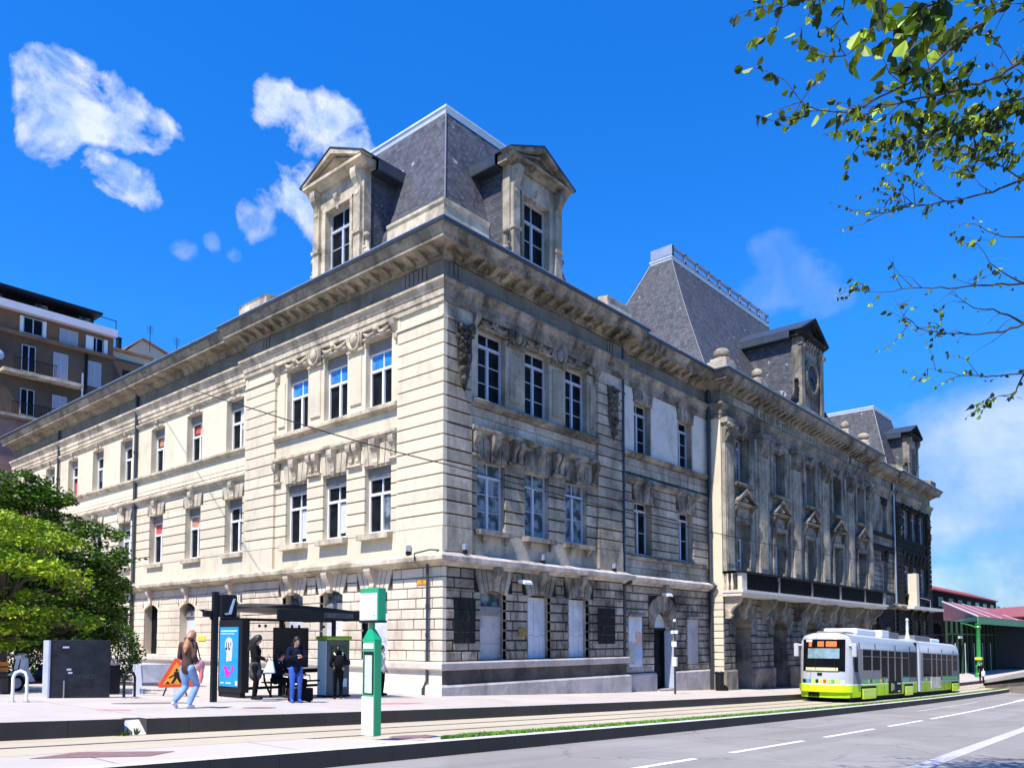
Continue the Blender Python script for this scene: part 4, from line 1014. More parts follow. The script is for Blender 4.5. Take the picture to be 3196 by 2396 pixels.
# grass strip: blades
def blades(name, pts, h, w, mat, seed=1, label=None):
    rr = random.Random(seed); mb = MB(); v = mb.v; f = mb.f; m = mb.m
    for (x, y, z) in pts:
        a = rr.uniform(0, 2*PI); hh = h*rr.uniform(.5, 1.25); ww = w*rr.uniform(.6, 1.3); dx, dy = math.cos(a)*ww, math.sin(a)*ww; lx, ly = rr.uniform(-.6, .6)*hh, rr.uniform(-.6, .6)*hh
        b = len(v); v += [(x-dx, y-dy, z), (x+dx, y+dy, z), (x+lx, y+ly, z+hh)]; f.append((b, b+1, b+2)); m.append(0)
    o = mb.build(name, mat, None, recalc=False); tag(o, label, 'grass', kind='stuff'); return o
M['grass'] = plain('grass', (.10, .26, .015), .7, 0, .45, 1.5)
rr = random.Random(5); pts = []
for i in range(26000):
    x = -9.3+65*rr.random()**1.6; lim = .60 if x > -8.6 else .3
    y = YK(x)+.05+rr.random()*lim; pts.append((x, y, g(x)-.20-.06*(y-YK(x))))
blades('grass', pts, .07, .022, M['grass'], label='narrow strip of green grass between the tram track and the road kerb')
# drain covers, stain
def flat(name, poly, dz, mat, kind='structure'):
    mb = MB(); mb.add([(x, y, g(x)+dz) for x, y in poly], [tuple(range(len(poly)))]); o = mb.build(name, mat, None); o['kind'] = kind
    if o.data.polygons[0].normal.z < 0: o.data.flip_normals()
    return o
M['rust'] = plain('manhole_rust', (.22, .13, .12), .8, 0, .2, 8)
M['pinkp'] = plain('pink_spray_paint', (.80, .16, .20), .8, 0, .25, 3)
def ell(cx, cy, a, b, n=22): return [(cx+a*math.cos(2*PI*i/n), cy+b*math.sin(2*PI*i/n)) for i in range(n)]
flat('painted_mark', ell(-4.9, -3.4, .85, .28), .004, M['pinkp']); flat('manhole_cover', ell(-9.75, -9.35, .45, .25), -.172, M['rust'])
flat('manhole_cover', [(-14.9, -8.9), (-13.9, -9.4), (-14.4, -9.75), (-15.6, -9.3)], -.173, M['rust'])
flat('manhole_cover', ell(-9.3, -3.9, .4, .25), .004, M['rust']); flat('manhole_cover', [(-12.6, -3.6), (-12.1, -3.9), (-12.0, -3.75), (-12.5, -3.45)], .004, M['pinkp'])
flat('manhole_cover', ell(-10.6, -1.6, .9, .3), .004, M['rust'])
# ================================================================ TRAM
def nearvals(): pass
M['lime'] = plain('lime_paint', (.38, .60, .0), .4, 0, .06, 2, coat=.1, spec=.3)
M['limed'] = plain('lime_paint_bumper', (.62, .82, .0), .30, 0, .04, 2, coat=.4)
M['silver'] = plain('silver_paint', (.175, .17, .175), .5, 0, .06, 1.5, coat=0, spec=.2)
M['silverl'] = plain('pale_silver_paint', (.44, .455, .485), .45, .0, .05, 1.5, coat=.05, spec=.3)
M['tglass'] = glass('tram_glass', (.006, .006, .008), .05, tint=(.008, .009, .010), spec=.08, ior=1.12)
M['black'+'r'] = plain('black_rubber', (.008, .008, .009), .7, 0, .2, 5, spec=.15)
M['led'] = plain('orange_led', (.85, .10, .02), .4, 0, .15, 20, em=.9)
tz = g(19)-.27
tram = thing('tram', 'two car lime green and silver tram on the track in front of the station', 'tram', (18.0, YP(19)-1.42, tz)); tram.scale = (1.033, 1, 1)
tram.rotation_euler = (0, math.atan(.0285), math.atan(.016))
HWT = 1.20; TLn = 22.6
def nose(y, z):
    a = min(1, abs(y)/HWT); return .06+.62*a**3.2+max(0, z-1.35)*.13*(1-a**3)
def tram_section(name, x0, x1, front=False, rear=False):
    zs = [.26, .50, .82, .86, 1.08, 1.46, 2.50, 2.80, 3.08, 3.20]
    ys = [HWT-.02, HWT, HWT, HWT, HWT, HWT, HWT-.01, HWT-.06, HWT-.16, HWT-.42]
    mb = MB(); rings = []
    xs = [x0, x1]
    for x in xs: rings.append([(x, -y, z) for y, z in zip(ys, zs)]+[(x, y, z) for y, z in list(zip(ys, zs))[::-1]])
    n = len(rings[0]); vs = [p for r in rings for p in r]
    mats = []
    def mz(z): return 0 if z < .81 else (1 if z < .86 else (2 if z < 2.49 else 3))
    for j in range(n-1):
        k = j if j < 9 else 18-j
        z = (zs[min(k, 9)]+.001) if j < 9 else zs[max(0, 17-j+1-0)-0] if False else zs[min(9, k)]+.001
        zz = min(rings[0][j][2], rings[0][j+1][2])+.001
        mb.mi = mz(zz); mb.add([rings[0][j], rings[0][j+1], rings[1][j+1], rings[1][j]], [(0, 1, 2, 3)])
    mb.mi = 4; mb.add([rings[0][n-1], rings[0][0], rings[1][0], rings[1][n-1]], [(0, 1, 2, 3)])
    def cap(x, sgn, f):
        ny = 12; nzs = zs
        for a in range(ny):
            u0 = -1+2*a/ny; u1 = -1+2*(a+1)/ny
            for k in range(len(zs)-1):
                def pt(u, kk): 
                    y = u*ys[kk]; z = zs[kk]; d = (nose(min(1, abs(u))*HWT, z)-.68) if f else .5*abs(u)**3*sgn*0+(-.55*(1-abs(u)**3))
                    top = .25 if kk == len(zs)-1 else (.08 if kk == len(zs)-2 else 0)
                    return (x+sgn*(d+top), y, z)
                mb.mi = 0 if zs[k] < .81 else (1 if zs[k] < .86 else 3)
                mb.add([pt(u0, k), pt(u1, k), pt(u1, k+1), pt(u0, k+1)], [(0, 1, 2, 3)])
    cap(x0, 1, front); cap(x1, -1, rear)
    return mb.build(name, [M['lime'], M['whitem'], M['silver'], M['silverl'], M['blackr']], tram, smooth=True)
b1 = tram_section('car_body', .68, 11.6, front=True)
b2 = tram_section('car_body', 12.35, TLn-.4, rear=True)
def tb(name, boxes, mat, par=tram, smooth=False, bev=0):
    mb = MB()
    for b in boxes: mb.wbox(*b)
    return mb.build(name, mat, par, bevel=bev)
def nosepatch(name, y0, y1, z0, z1, off, mat, par=tram, ny=8, nz=4, thick=.02):
    mb = MB(); vs = []
    for lay in (off, off+thick):
        for i in range(ny+1):
            y = y0+(y1-y0)*i/ny
            for k in range(nz+1):
                z = z0+(z1-z0)*k/nz; vs.append((nose(y, z)-lay, y, z))
    m = (ny+1)*(nz+1); fs = []
    for i in range(ny):
        for k in range(nz):
            a = i*(nz+1)+k; q = (a, a+nz+1, a+nz+2, a+1); fs.append(q); fs.append(tuple(m+v for v in q[::-1]))
    for i in range(ny):
        a = i*(nz+1); fs += [(a, a+nz+1, m+a+nz+1, m+a), (a+nz, m+a+nz, m+a+2*nz+1, a+2*nz+1)]
    for k in range(nz):
        fs += [(k, m+k, m+k+1, k+1), (ny*(nz+1)+k, ny*(nz+1)+k+1, m+ny*(nz+1)+k+1, m+ny*(nz+1)+k)]
    mb.add(vs, fs); return mb.build(name, mat, par, smooth=True)
# the nose surface starts at x = nose(); body caps follow it
for o in (b1,):
    for v in o.data.vertices:
        pass
ws = nosepatch('windscreen', -.95, .95, 1.44, 2.90, -.0, M['tglass'])
nosepatch('blind', -.74, .68, 2.02, 2.48, .021, plain('painted_blind_reflection', (.20, .30, .34), .3, 0, .35, 2.5), ws, thick=.004)  # reflection of a blind, painted on the windscreen as a lighter panel
for a, b in ((-.62, -.16), (-.06, .22), (.50, .64)): nosepatch('destination_display', a, b, 2.56, 2.80, .021, M['led'], ws, ny=4, nz=2, thick=.006)
nosepatch('route_card', .48, .78, 2.78, 2.88, .028, M['whitem'], ws, ny=3, nz=1, thick=.004)
nosepatch('dashboard', -.70, .76, 1.46, 1.60, .021, plain('cream_dashboard', (.62, .60, .30), .5, 0, .1, 3), ws, thick=.03)
for y, a in ((-.62, .25), (.25, .2)):
    mb = MB(); mb.tube([(nose(y, 1.45)-.05, y, 1.5), (nose(y, 1.9)-.05, y+a*.3, 1.95)], .012, 6); mb.build('wiper', M['blackr'], ws)
nosepatch('bumper', -1.18, 1.18, .50, .82, .0, M['limed'], thick=.16); nosepatch('skirt', -1.1, 1.1, .24, .50, -.02, M['lime'], thick=.06)
nosepatch('coupler_cover', .1, .62, .27, .47, .05, M['blackr'], thick=.02)
nosepatch('badge', -.02, .2, 1.24, 1.36, .0, M['blackr'], ny=3, nz=2)
rr = random.Random(3); cols = [(.55, .75, .05), (.02, .45, .22), (.03, .30, .70), (.60, .75, .05), (.02, .02, .02), (.80, .70, .02), (.75, .06, .03), (.40, .65, .03), (.1, .4, .1)]
pm = [plain('patch_%d' % i, c, .4, 0, .08, 3) for i, c in enumerate(cols)]
y = .98
for i in range(11):
    w_ = .13; nosepatch('colour_patch', y-w_, y, .90, 1.06, .0, pm[i % 9] if i else M['blackr'], ny=2, nz=1, thick=.012); y -= .175
for i, yy in enumerate((.86, -.86)):
    nosepatch('headlight', yy-.08, yy+.08, .90, 1.05, .01, M['whitem'] if i else M['blackr'], ny=3, nz=2, thick=.012)
# cab side windows, mirrors
for sg in (-1, 1):
    tb('cab_window', [(.86, 1.34, sg*(HWT+.0) if sg > 0 else -HWT-.014, HWT+.014 if sg > 0 else -HWT, 1.42, 2.62)], M['tglass'], bev=.005)
    y0, y1 = sorted((sg*(HWT+.02), sg*(HWT+.22)))
    mi = tb('mirror', [(.42, .62, y0+sg*.0, y1, 2.10, 2.72)], M['silverl'], bev=.03); tb('mirror_arm', [(.5, .56, *sorted((sg*(HWT-.12), sg*(HWT+.04))), 2.62, 2.68)], M['whitem'], mi)
tb('cab_plate', [(.92, 1.26, -HWT-.02, -HWT-.014, 2.40, 2.47)], M['whitem'])
def side_windows(xs, lows):
    for sg in (-1, 1):
        for i, (a, b) in enumerate(xs):
            lo = lows[i]; y0, y1 = sorted((sg*HWT, sg*(HWT+.012)))
            wv = tb('side_window', [(a+.03, b-.03, y0, y1, lo, 2.46)], M['tglass'])
            y0, y1 = sorted((sg*(HWT+.0), sg*(HWT+.022)))
            tb('window_frame', [(a-.0, a+.03, y0, y1, lo, 2.5), (b-.03, b+.0, y0, y1, lo, 2.5), (a+.03, b-.03, y0, y1, 2.46, 2.5), (a+.03, b-.03, y0, y1, 2.14, 2.17)], M['silver'], wv)
side_windows([(2.0, 3.35), (3.45, 4.75), (4.85, 6.0), (6.1, 7.2), (7.3, 8.4), (8.6, 9.9)], [1.50, 1.50, 1.15, .95, .95, 1.15])
side_windows([(12.8, 14.8), (14.9, 16.0), (16.1, 17.2), (17.3, 18.6), (18.7, 20.0), (20.2, 21.6)], [1.15, .95, .95, 1.15, 1.15, 1.45])
tb('silver_post', [(10.0, 11.4, -HWT-.02, -HWT, 1.12, 2.5)], M['tglass'])
for a in (6.1, 7.3): tb('door_panel', [(a, a+1.1, -HWT-.024, -HWT, .30, .95)], M['blackr'])
tb('door_sticker', [(6.5, 6.7, -HWT-.03, -HWT-.024, .45, .85), (6.85, 7.0, -HWT-.03, -HWT-.024, .5, .8)], plain('sticker_yellow', (.55, .50, .25), .6, 0, .4, 9))
tb('door_sticker', [(7.6, 8.2, -HWT-.03, -HWT-.024, .78, .84), (7.7, 8.1, -HWT-.03, -HWT-.024, .38, .44)], M['whitem'])
x = 2.0
for i in range(17):
    w_ = rr.uniform(.16, .30)
    if x+w_ < 6.0: tb('colour_patch', [(x, x+w_, -HWT-.008, -HWT, .90, 1.06)], pm[(8, 1, 8, 5, 4, 1, 7)[i % 7]])
    x += w_+.06
tb('colour_patch', [(8.8, 9.8, -HWT-.008, -HWT, .90, 1.08)], pm[1]); tb('colour_patch', [(17.5, 21.6, -HWT-.008, -HWT, .90, 1.10)], pm[8])
for i in range(4): tb('colour_patch', [(12.9+.3*i, 13.1+.3*i, -HWT-.008, -HWT, .90, 1.06)], pm[(1, 8, 5, 1)[i]])
tb('side_notice', [(14.6, 16.9, -HWT-.03, -HWT, .42, 1.10)], plain('torn_notice', (.62, .55, .40), .8, 0, .35, 3))
for a, b in ((1.9, 3.9), (9.1, 10.5), (20.0, 21.6)):
    for sg in (-1, 1):
        y0, y1 = sorted((sg*(HWT-.1), sg*(HWT+.015))); tb('wheel_arch', [(a-.12, b+.12, y0, y1, .24, .76)], M['blackr'])
        y0, y1 = sorted((sg*(HWT-.04), sg*(HWT+.05))); tb('wheel_cover', [(a, b, y0, y1, .16, .64)], M['limed'], bev=.03)
x = 1.9
while x < 21.5:
    if not (11.3 < x < 12.6): tb('panel_seam', [(x, x+.02, -HWT-.004, -HWT, .28, .80)], M['blackr'])
    x += 1.15
for x in (1.6, 4.0, 7.4, 10.2, 14.2, 17.5, 20.6): tb('panel_seam', [(x, x+.018, -HWT-.004, -HWT+.03, 2.52, 2.78)], M['blackr'])
tb('underframe', [(1.0, 21.8, -.92, .92, .05, .27)], M['blackr'])
tb('bellows', [(11.5, 12.4, -HWT+.08, HWT-.08, .25, 3.05)], M['blackr'])
mb = MB(); mb.sweep([(11.9, 0), (12.02, 0)], [(0, 0), (0.01, 0)]) if False else None
fr = [(HWT+.04, .30), (HWT+.04, 2.55), (HWT-.10, 3.14), (HWT-.42, 3.27), (-HWT+.42, 3.27), (-HWT+.10, 3.14), (-HWT-.04, 2.55), (-HWT-.04, .30)]
fi = [(HWT-.06, .30), (HWT-.06, 2.5), (HWT-.18, 3.04), (HWT-.46, 3.16), (-HWT+.46, 3.16), (-HWT+.18, 3.04), (-HWT+.06, 2.5), (-HWT+.06, .30)]
mb = MB(); vs = [(11.95, *p) for p in fr]+[(12.32, *p) for p in fr]+[(11.95, *p) for p in fi]+[(12.32, *p) for p in fi]
fs = []
for i in range(7): fs += [(i, i+1, 9+i, 8+i), (16+i, 24+i, 25+i, 17+i), (i, 16+i, 17+i, i+1), (8+i, 9+i, 25+i, 24+i)]
fs += [(0, 8, 24, 16), (7, 23, 31, 15)]; mb.add(vs, fs); mb.build('articulation_arch', M['silverl'], tram)
tb('roof_unit', [(1.2, 4.6, -.62, .62, 3.19, 3.30)], plain('roof_unit_brown', (.28, .22, .19), .7), bev=.02); tb('roof_unit', [(2.6, 5.6, -.80, .80, 3.19, 3.50)], M['whitem'], bev=.08)
tb('roof_unit', [(6.4, 7.6, -.85, -.1, 3.19, 3.55), (6.4, 7.6, .1, .85, 3.19, 3.50)], M['whitem'], bev=.03); tb('roof_unit', [(7.6, 9.4, -.86, .86, 3.19, 3.50)], M['silver'], bev=.02)
tb('roof_unit', [(12.9, 16.4, -.8, .8, 3.19, 3.50)], M['silver'], bev=.03); tb('roof_unit', [(17.0, 19.2, -.7, .7, 3.19, 3.45)], M['whitem'], bev=.08)
mb = MB(); mb.lathe((12.1, -.6, 3.2), [(.16, 0), (.10, .25), (.06, .5), (.08, .6), (.06, 1.1), (.09, 1.15), (.04, 1.25)], 10); mb.build('insulator', M['whitem'], tram, smooth=True)
mb = MB()
for sg in (-.5, .5): mb.tube([(19.6, sg, 3.25), (20.8, sg*.8, 3.55), (19.4, sg*.6, 3.72), (20.6, sg*.9, 3.78)], .03, 6)
mb.tube([(20.6, -.7, 3.78), (20.6, .7, 3.78)], .03, 6); mb.build('pantograph', M['blackr'], tram)
mb = MB()
for xx in (2.3, 3.5, 9.4, 10.3, 20.3, 21.4):
    for sg in (-.6, .6): mb.lathe((xx, sg, .28), [(.02, -.06), (.27, -.06), (.27, .06), (.02, .06)], 20, axis='y')
mb.build('wheels', M['iron'], tram)

# ================================================================ STREET FURNITURE
def at_ground(x, y): return (x, y, g(x))
M['green'] = plain('green_enamel', (.015, .34, .14), .3, 0, .06, 3, coat=.5)
M['wpan'] = plain('white_panel', (.70, .75, .82), .35, 0, .03, 2, coat=.3)
M['anth'] = plain('anthracite_metal', (.011, .012, .015), .5, 0, .15, 4, spec=.2)
tt = thing('stop_totem', 'tall green and white tram stop totem standing alone on the paved strip by the road', 'stop totem', (-10.28, -8.86, g(-10.28)-.175), R(0))
def lb(name, par, boxes, mat, bev=0):
    mb = MB()
    for b in boxes: mb.wbox(*b)
    return mb.build(name, mat, par, bevel=bev)
# frame: narrow side along x, wide face looks to -x
lb('body', tt, [(-.02, .14, -.17, .15, 0, 1.62)], M['green'], .012)
mb = MB(); mb.add([(-.02, -.17, 1.62), (.14, -.17, 1.62), (.14, .15, 1.62), (-.02, .15, 1.62), (.02, -.05, 1.80), (.10, -.05, 1.80), (.10, .05, 1.80), (.02, .05, 1.80)], [(0, 1, 5, 4), (1, 2, 6, 5), (2, 3, 7, 6), (3, 0, 4, 7), (4, 5, 6, 7), (0, 3, 2, 1)]); mb.build('shoulder', M['green'], tt)
lb('neck', tt, [(.03, .09, -.045, .045, 1.78, 1.97)], M['green'])
h_ = lb('sign_head', tt, [(-.03, .15, -.26, .22, 1.93, 2.50)], M['green'], .015); lb('head_panel', h_, [(-.045, -.03, -.245, .205, 1.955, 2.41)], M['wpan']); lb('head_base', h_, [(-.04, .16, -.27, .23, 1.91, 1.945)], M['anth']); lb('small_mark', h_, [(-.05, -.045, -.20, -.17, 2.02, 2.035)], M['iron'])
lb('lower_panel', tt, [(-.035, -.02, -.165, .145, .01, .66)], M['wpan']); lb('name_plate', tt, [(-.03, -.02, -.15, .12, 1.47, 1.56)], M['wpan'])
tc = lb('timetable_case', tt, [(-.028, -.02, -.15, .11, .70, 1.42)], M['iron']); lb('timetable', tc, [(-.035, -.028, -.12, .07, .72, 1.36)], plain('timetable_paper', (.50, .58, .52), .5, 0, .12, 12))
# shelter ---------------------------------------------------------------
SX0, SX1, SY0, SY1 = -7.35, -3.55, -.45, 1.25; sz = g(-5.5)
sh = thing('tram_shelter', 'black framed glass tram shelter with a flat dark roof on the platform', 'shelter', (-5.45, .4, sz))
def sb(name, boxes, mat, bev=0, par=None):
    mb = MB()
    for a, b, c, d, e, f in boxes: mb.wbox(a+5.45, b+5.45, c-.4, d-.4, e, f)
    return mb.build(name, mat, par or sh, bevel=bev)
mb = MB()
def RX(x): return x+5.45
xs2 = [SX0-.15, -6.4, -5.2, -4.2, SX1+.25]; ht = [2.62, 2.72, 2.66, 2.58, 2.50]; hb = [2.42, 2.40, 2.36, 2.34, 2.36]
ring = []
for x, a, b in zip(xs2, ht, hb): ring.append([(RX(x), SY0-.75, a-.10), (RX(x), SY1-.2, a), (RX(x), SY1-.2, b+.04), (RX(x), SY0-.75, b+.10)])
vs = [p for r in ring for p in r]; fs = [(0, 1, 2, 3), (19, 18, 17, 16)]
for i in range(4):
    for j in range(4): fs.append((i*4+j, i*4+(j+1) % 4, (i+1)*4+(j+1) % 4, (i+1)*4+j))
mb.add(vs, fs); rf = mb.build('roof', M['anth'], sh)
sb('fascia', [(SX0+.2, SX1, SY0-.76, SY0-.70, 2.18, 2.46)], M['anth'], par=rf); sb('line_display', [(-5.7, -4.7, SY0-.775, SY0-.76, 2.26, 2.40)], plain('display_strip', (.05, .05, .055), .5, 0, .8, 14), par=rf)
for a, b in ((SX0, SY1), (SX1-.0, SY1), (SX1, SY0+.1), (-5.45, SY1)): sb('post', [(a-.05, a+.05, b-.05, b+.05, -.02, 2.40)], M['anth'])
for (a, b) in ((SX0+.1, -5.5), (-5.4, SX1-.1)):
    m = M.get('clearg')
    if m is None:
        m = newmat('clear_glass'); t = NT(m); t.b.inputs['Base Color'].default_value = (.85, .9, .9, 1); t.b.inputs['Roughness'].default_value = .02; t.b.inputs['Alpha'].default_value = .12; M['clearg'] = m
    sb('back_glass', [(a, b, SY1-.01, SY1+.01, .45, 2.25)], m)
sb('lower_rail', [(SX0, SX1, SY1-.03, SY1+.03, .22, .30), (SX0, SX1, SY1-.03, SY1+.03, 2.2, 2.28)], M['anth'])
sb('map_board', [(-5.75, -4.55, SY1-.10, SY1-.03, .82, 2.02)], plain('map_board_back', (.035, .035, .035), .7, 0, .15, 3), .01)
for xx in (-6.2, -6.0, -5.1, -4.85, -3.95): sb('glass_clip', [(xx-.03, xx+.03, SY1-.05, SY1-.01, 2.02, 2.10)], M['anth'])
# advertising end panel
ad = thing('poster_case', 'black end case of the shelter with a bright blue lit poster', 'advertising case', (-7.45, .62, g(-7.4)))
lb('case', ad, [(-.02, .22, -.62, .60, .14, 2.12)], M['anth'], .02); lb('case_foot', ad, [(.02, .18, -.5, .5, -.02, .14)], M['anth'])
po = lb('poster', ad, [(-.035, -.02, -.46, .50, .30, 1.92)], plain('poster_blue', (.0, .28, .72), .35, 0, .10, 2, coat=.4))
mb = MB(); TP = lambda s, z, d: (-.036-d, -s, z)
mb.prism(TP, [(-.14, .98), (.14, 1.0), (.16, 1.2), (.19, 1.45), (.12, 1.60), (-.02, 1.64), (-.16, 1.60), (-.22, 1.45), (-.20, 1.30), (-.12, 1.22)], 0, .004); mb.build('pale_figure', plain('poster_pale', (.58, .60, .66), .5, 0, .2, 9), po)
mb = MB(); mb.prism(TP, [(-.30, .86), (-.06, .84), (-.04, .72), (.12, .70), (.14, .86), (.24, .86), (.24, .74), (.10, .68), (.06, .58), (-.18, .56), (-.20, .74), (-.30, .80)], 0, .004); mb.build('pink_logo', plain('poster_pink', (.72, .02, .38), .5, 0, .2, 9), po)
mb = MB(); mb.box(TP, -.14, -.11, 1.34, 1.52, .004, .007); mb.box(TP, -.04, 0.0, 1.36, 1.50, .004, .007); mb.box(TP, .08, .11, 1.4, 1.52, .004, .007); mb.ball((-.045, .13, 1.33), .035, 8, 6); mb.ball((-.045, -.02, 1.33), .03, 8, 6); mb.build('dark_detail', M['iron'], po)
mb = MB(); mb.box(TP, -.44, .40, 1.80, 1.83, 0, .003); mb.box(TP, -.44, .26, 1.73, 1.75, 0, .003); mb.box(TP, -.42, -.25, .38, .41, 0, .003); mb.box(TP, -.15, .12, .38, .41, 0, .003); mb.box(TP, .34, .46, .34, .46, 0, .003); mb.build('poster_text_line', M['wpan'], po)
# bench
bn = thing('bench', 'black metal bench with side arms under the tram shelter', 'bench', (-5.35, .55, g(-5.4)))
lb('seat', bn, [(-1.05, 1.05, -.20, .22, .43, .47)], M['anth'], .01); lb('backrest', bn, [(-1.0, 1.0, .24, .28, .68, .80)], M['anth'])
for xx in (-.95, .95): mb = MB(); mb.tube([(xx, .26, .78), (xx, .18, .45), (xx-.1 if xx > 0 else xx+.1, -.05, 0)], .03, 8); mb.tube([(xx, -.15, .45), (xx, -.12, .02)], .028, 8); mb.build('leg', M['anth'], bn, smooth=True)
for xx in (-.35, .35): mb = MB(); mb.tube([(xx, -.15, .46), (xx, -.13, .62), (xx, .2, .62), (xx, .24, .46)], .016, 6); mb.build('armrest', M['anth'], bn, smooth=True)
# ticket machine
tk = thing('ticket_machine', 'grey ticket machine with a green top and pale blue flank beside the shelter', 'ticket machine', (-4.25, .22, g(-4.25)))
lb('body', tk, [(-.42, .42, -.16, .28, .05, 1.70)], plain('machine_grey', (.10, .105, .11), .4, 0, .08, 3), .02); lb('base', tk, [(-.45, .45, -.18, .3, 0, .06)], M['anth'])
lb('top_cover', tk, [(-.47, .46, -.24, .34, 1.70, 1.82)], plain('machine_green', (.28, .52, .02), .35, 0, .05, 3, coat=.4), .04)
lb('side_panel', tk, [(-.435, -.42, -.15, .27, .08, 1.68)], plain('machine_blue', (.62, .86, .92), .4, 0, .05, 3))
lb('screen', tk, [(-.26, .28, -.19, -.16, .92, 1.52)], plain('machine_screen', (.06, .075, .012), .3, 0, .3, 4)); lb('keypad', tk, [(-.16, .20, -.185, -.16, .62, .88)], plain('machine_yellow', (.55, .47, .14), .5, 0, .2, 5)); lb('card_slot', tk, [(.1, .3, -.2, -.16, .3, .55)], M['wpan'])
lb('reader', tk, [(.26, .40, -.22, -.16, .95, 1.10)], M['iron'])
# signal post
sp = thing('signal_post', 'tall black post carrying a tram signal box beside the blue poster case', 'signal post', (-9.08, -1.5, g(-9.08)))
mb = MB(); mb.box(ID, -.065, .065, 0, 2.66, -.065, .065, .02); mb.build('pole', M['anth'], sp)
lb('signal_box', sp, [(.08, .52, -.14, .14, 2.05, 2.60)], M['anth'], .04); 
mb = MB(); mb.prism(TR(-.145), [(.16, 2.14), (.28, 2.15), (.40, 2.50), (.45, 2.50), (.35, 2.12), (.20, 2.10)], 0, .01); mb.build('signal_bar', plain('pale_blue_bar', (.45, .58, .70), .4), sp)
lb('visor', sp, [(.10, .50, -.24, -.14, 2.02, 2.06)], M['anth']); lb('camera', sp, [(-.30, -.09, -.06, .06, 2.05, 2.2)], M['anth'], .03)
mb = MB(); mb.prism(TR(.0), [(-.42, 2.22), (-.07, 2.20), (-.07, 1.95), (-.16, 2.08)], -.02, .02); mb.build('bracket', M['anth'], sp)
# dark information wall
bd = thing('information_board', 'large black information board with a pale grey metal end, left of the bike hoops', 'information board', (-11.2, 1.1, g(-11.2)-.05))
lb('panel', bd, [(-.66, .72, -.15, .17, 0, 1.44)], plain('mottled_dark_panel', (.028, .030, .036), .6, 0, .45, 4, spec=.25), .01); lb('end_plate', bd, [(-.70, -.66, -.16, .18, 0, 1.44)], plain('end_plate', (.50, .55, .64), .4, .3, .12, 5), .0)
lb('leaning_rod', bd, [(-.36, -.335, -.17, -.15, .0, .48)], M['zinc'])
for (a, b, c) in ((-.32, 1.27, .07), (-.24, .74, .05), (-.21, .66, .045)):
    mb = MB(); mb.box(TR(-.15), a-c, a+c, b-.02, b+.022, 0, .004); mb.build('sticker', M['wpan'], bd)
text_mesh('MENUS', .17, .002, TR(-.151), .12, .55, 0, plain('faded_lettering', (.045, .046, .050), .7), 'faded_lettering', bd)
# stone gate pier, dark cabinet behind
gp = thing('gate_pier', 'low pale stone pier joined to a dark cabinet behind the black board', 'pier', (-10.1, 2.9, g(-10)))
lb('pier', gp, [(-.13, .10, -.2, .2, 0, .78)], M['plinthl'], .02); lb('cabinet', gp, [(.10, .62, -.18, .2, 0, .76)], M['anth'], .02); lb('cap', gp, [(-.16, .64, -.22, .24, .78, .83)], M['plinth'])
# bike hoops
for i, (x, y) in enumerate(((-10.15, .62), (-12.95, -.55))):
    hp = thing('bike_hoop', ('dark rounded bike hoop in front of the roadwork sign', 'white bike hoop at the left edge of the picture')[i], 'bike hoop', (x, y, g(x)), R(0 if i == 0 else -30))
    mb = MB(); w_ = .13; mb.tube([(-w_, 0, 0), (-w_, 0, .52), (-w_*.7, 0, .62), (0, 0, .66), (w_*.7, 0, .62), (w_, 0, .52), (w_, 0, 0)], .032, 10); mb.build('hoop', M['anth' if i == 0 else 'whitem'], hp, smooth=True)
    for sg in (-1, 1): mb = MB(); mb.lathe((sg*w_, 0, 0), [(.07, 0), (.07, .012), (.035, .03)], 12); mb.build('base_plate', M['zinc'], hp)
# roadwork sign and barrier
rs = thing('roadwork_sign', 'orange triangular roadwork sign with a digging man leaning on a white barrier', 'roadwork sign', (-8.6, 1.35, g(-8.6)), R(-20))
TS = lambda s, z, d: (s, -.1+.12*(z-.3)-d, z)
mb = MB(); mb.prism(TS, [(-.46, .30), (-.42, .25), (.42, .25), (.46, .30), (.05, 1.02), (-.05, 1.02)], 0, .03); mb.build('border', plain('sign_red', (.68, .07, .015), .4, 0, .1, 4), rs)
mb = MB(); mb.prism(TS, [(-.34, .33), (.34, .33), (0, .92)], .03, .036); mb.build('sign_face', plain('sign_amber', (.72, .28, .02), .4, 0, .1, 4), rs)
mb = MB(); mb.prism(TS, [(-.04, .70), (.0, .76), (.04, .70), (.0, .66)], .036, .042); mb.prism(TS, [(-.07, .66), (.05, .66), (.08, .52), (.14, .36), (.08, .36), (.0, .5), (-.08, .36), (-.14, .36), (-.06, .52)], .036, .042); mb.prism(TS, [(-.20, .52), (-.06, .60), (-.05, .57), (-.19, .49)], .036, .042); mb.prism(TS, [(-.28, .35), (-.22, .42), (-.16, .35)], .036, .042); mb.build('digging_man', M['iron'], rs)
mb = MB(); mb.tube([(-.3, .2, 0), (0, .03, .9)], .02, 6); mb.tube([(.3, .2, 0), (0, .03, .9)], .02, 6); mb.build('stand', M['anth'], rs)
br = thing('barrier', 'white plastic barrier behind the roadwork sign', 'barrier', (-8.75, 2.1, g(-8.75)), R(-12))
mb = MB(); mb.box(TR(0), -.62, .62, .35, .85, -.03, .03, .01); mb.build('panel', M['shutter'], br)
for sg in (-.5, .5): mb = MB(); mb.prism(TR(0), [(sg-.12, 0), (sg+.12, 0), (sg+.05, .85), (sg-.05, .85)], -.05, .05); mb.build('leg', M['whitem'], br)
lb('sticker', br, [(-.46, -.42, -.06, -.052, .08, .2)], plain('sticker_blue', (.05, .2, .5), .5), 0)
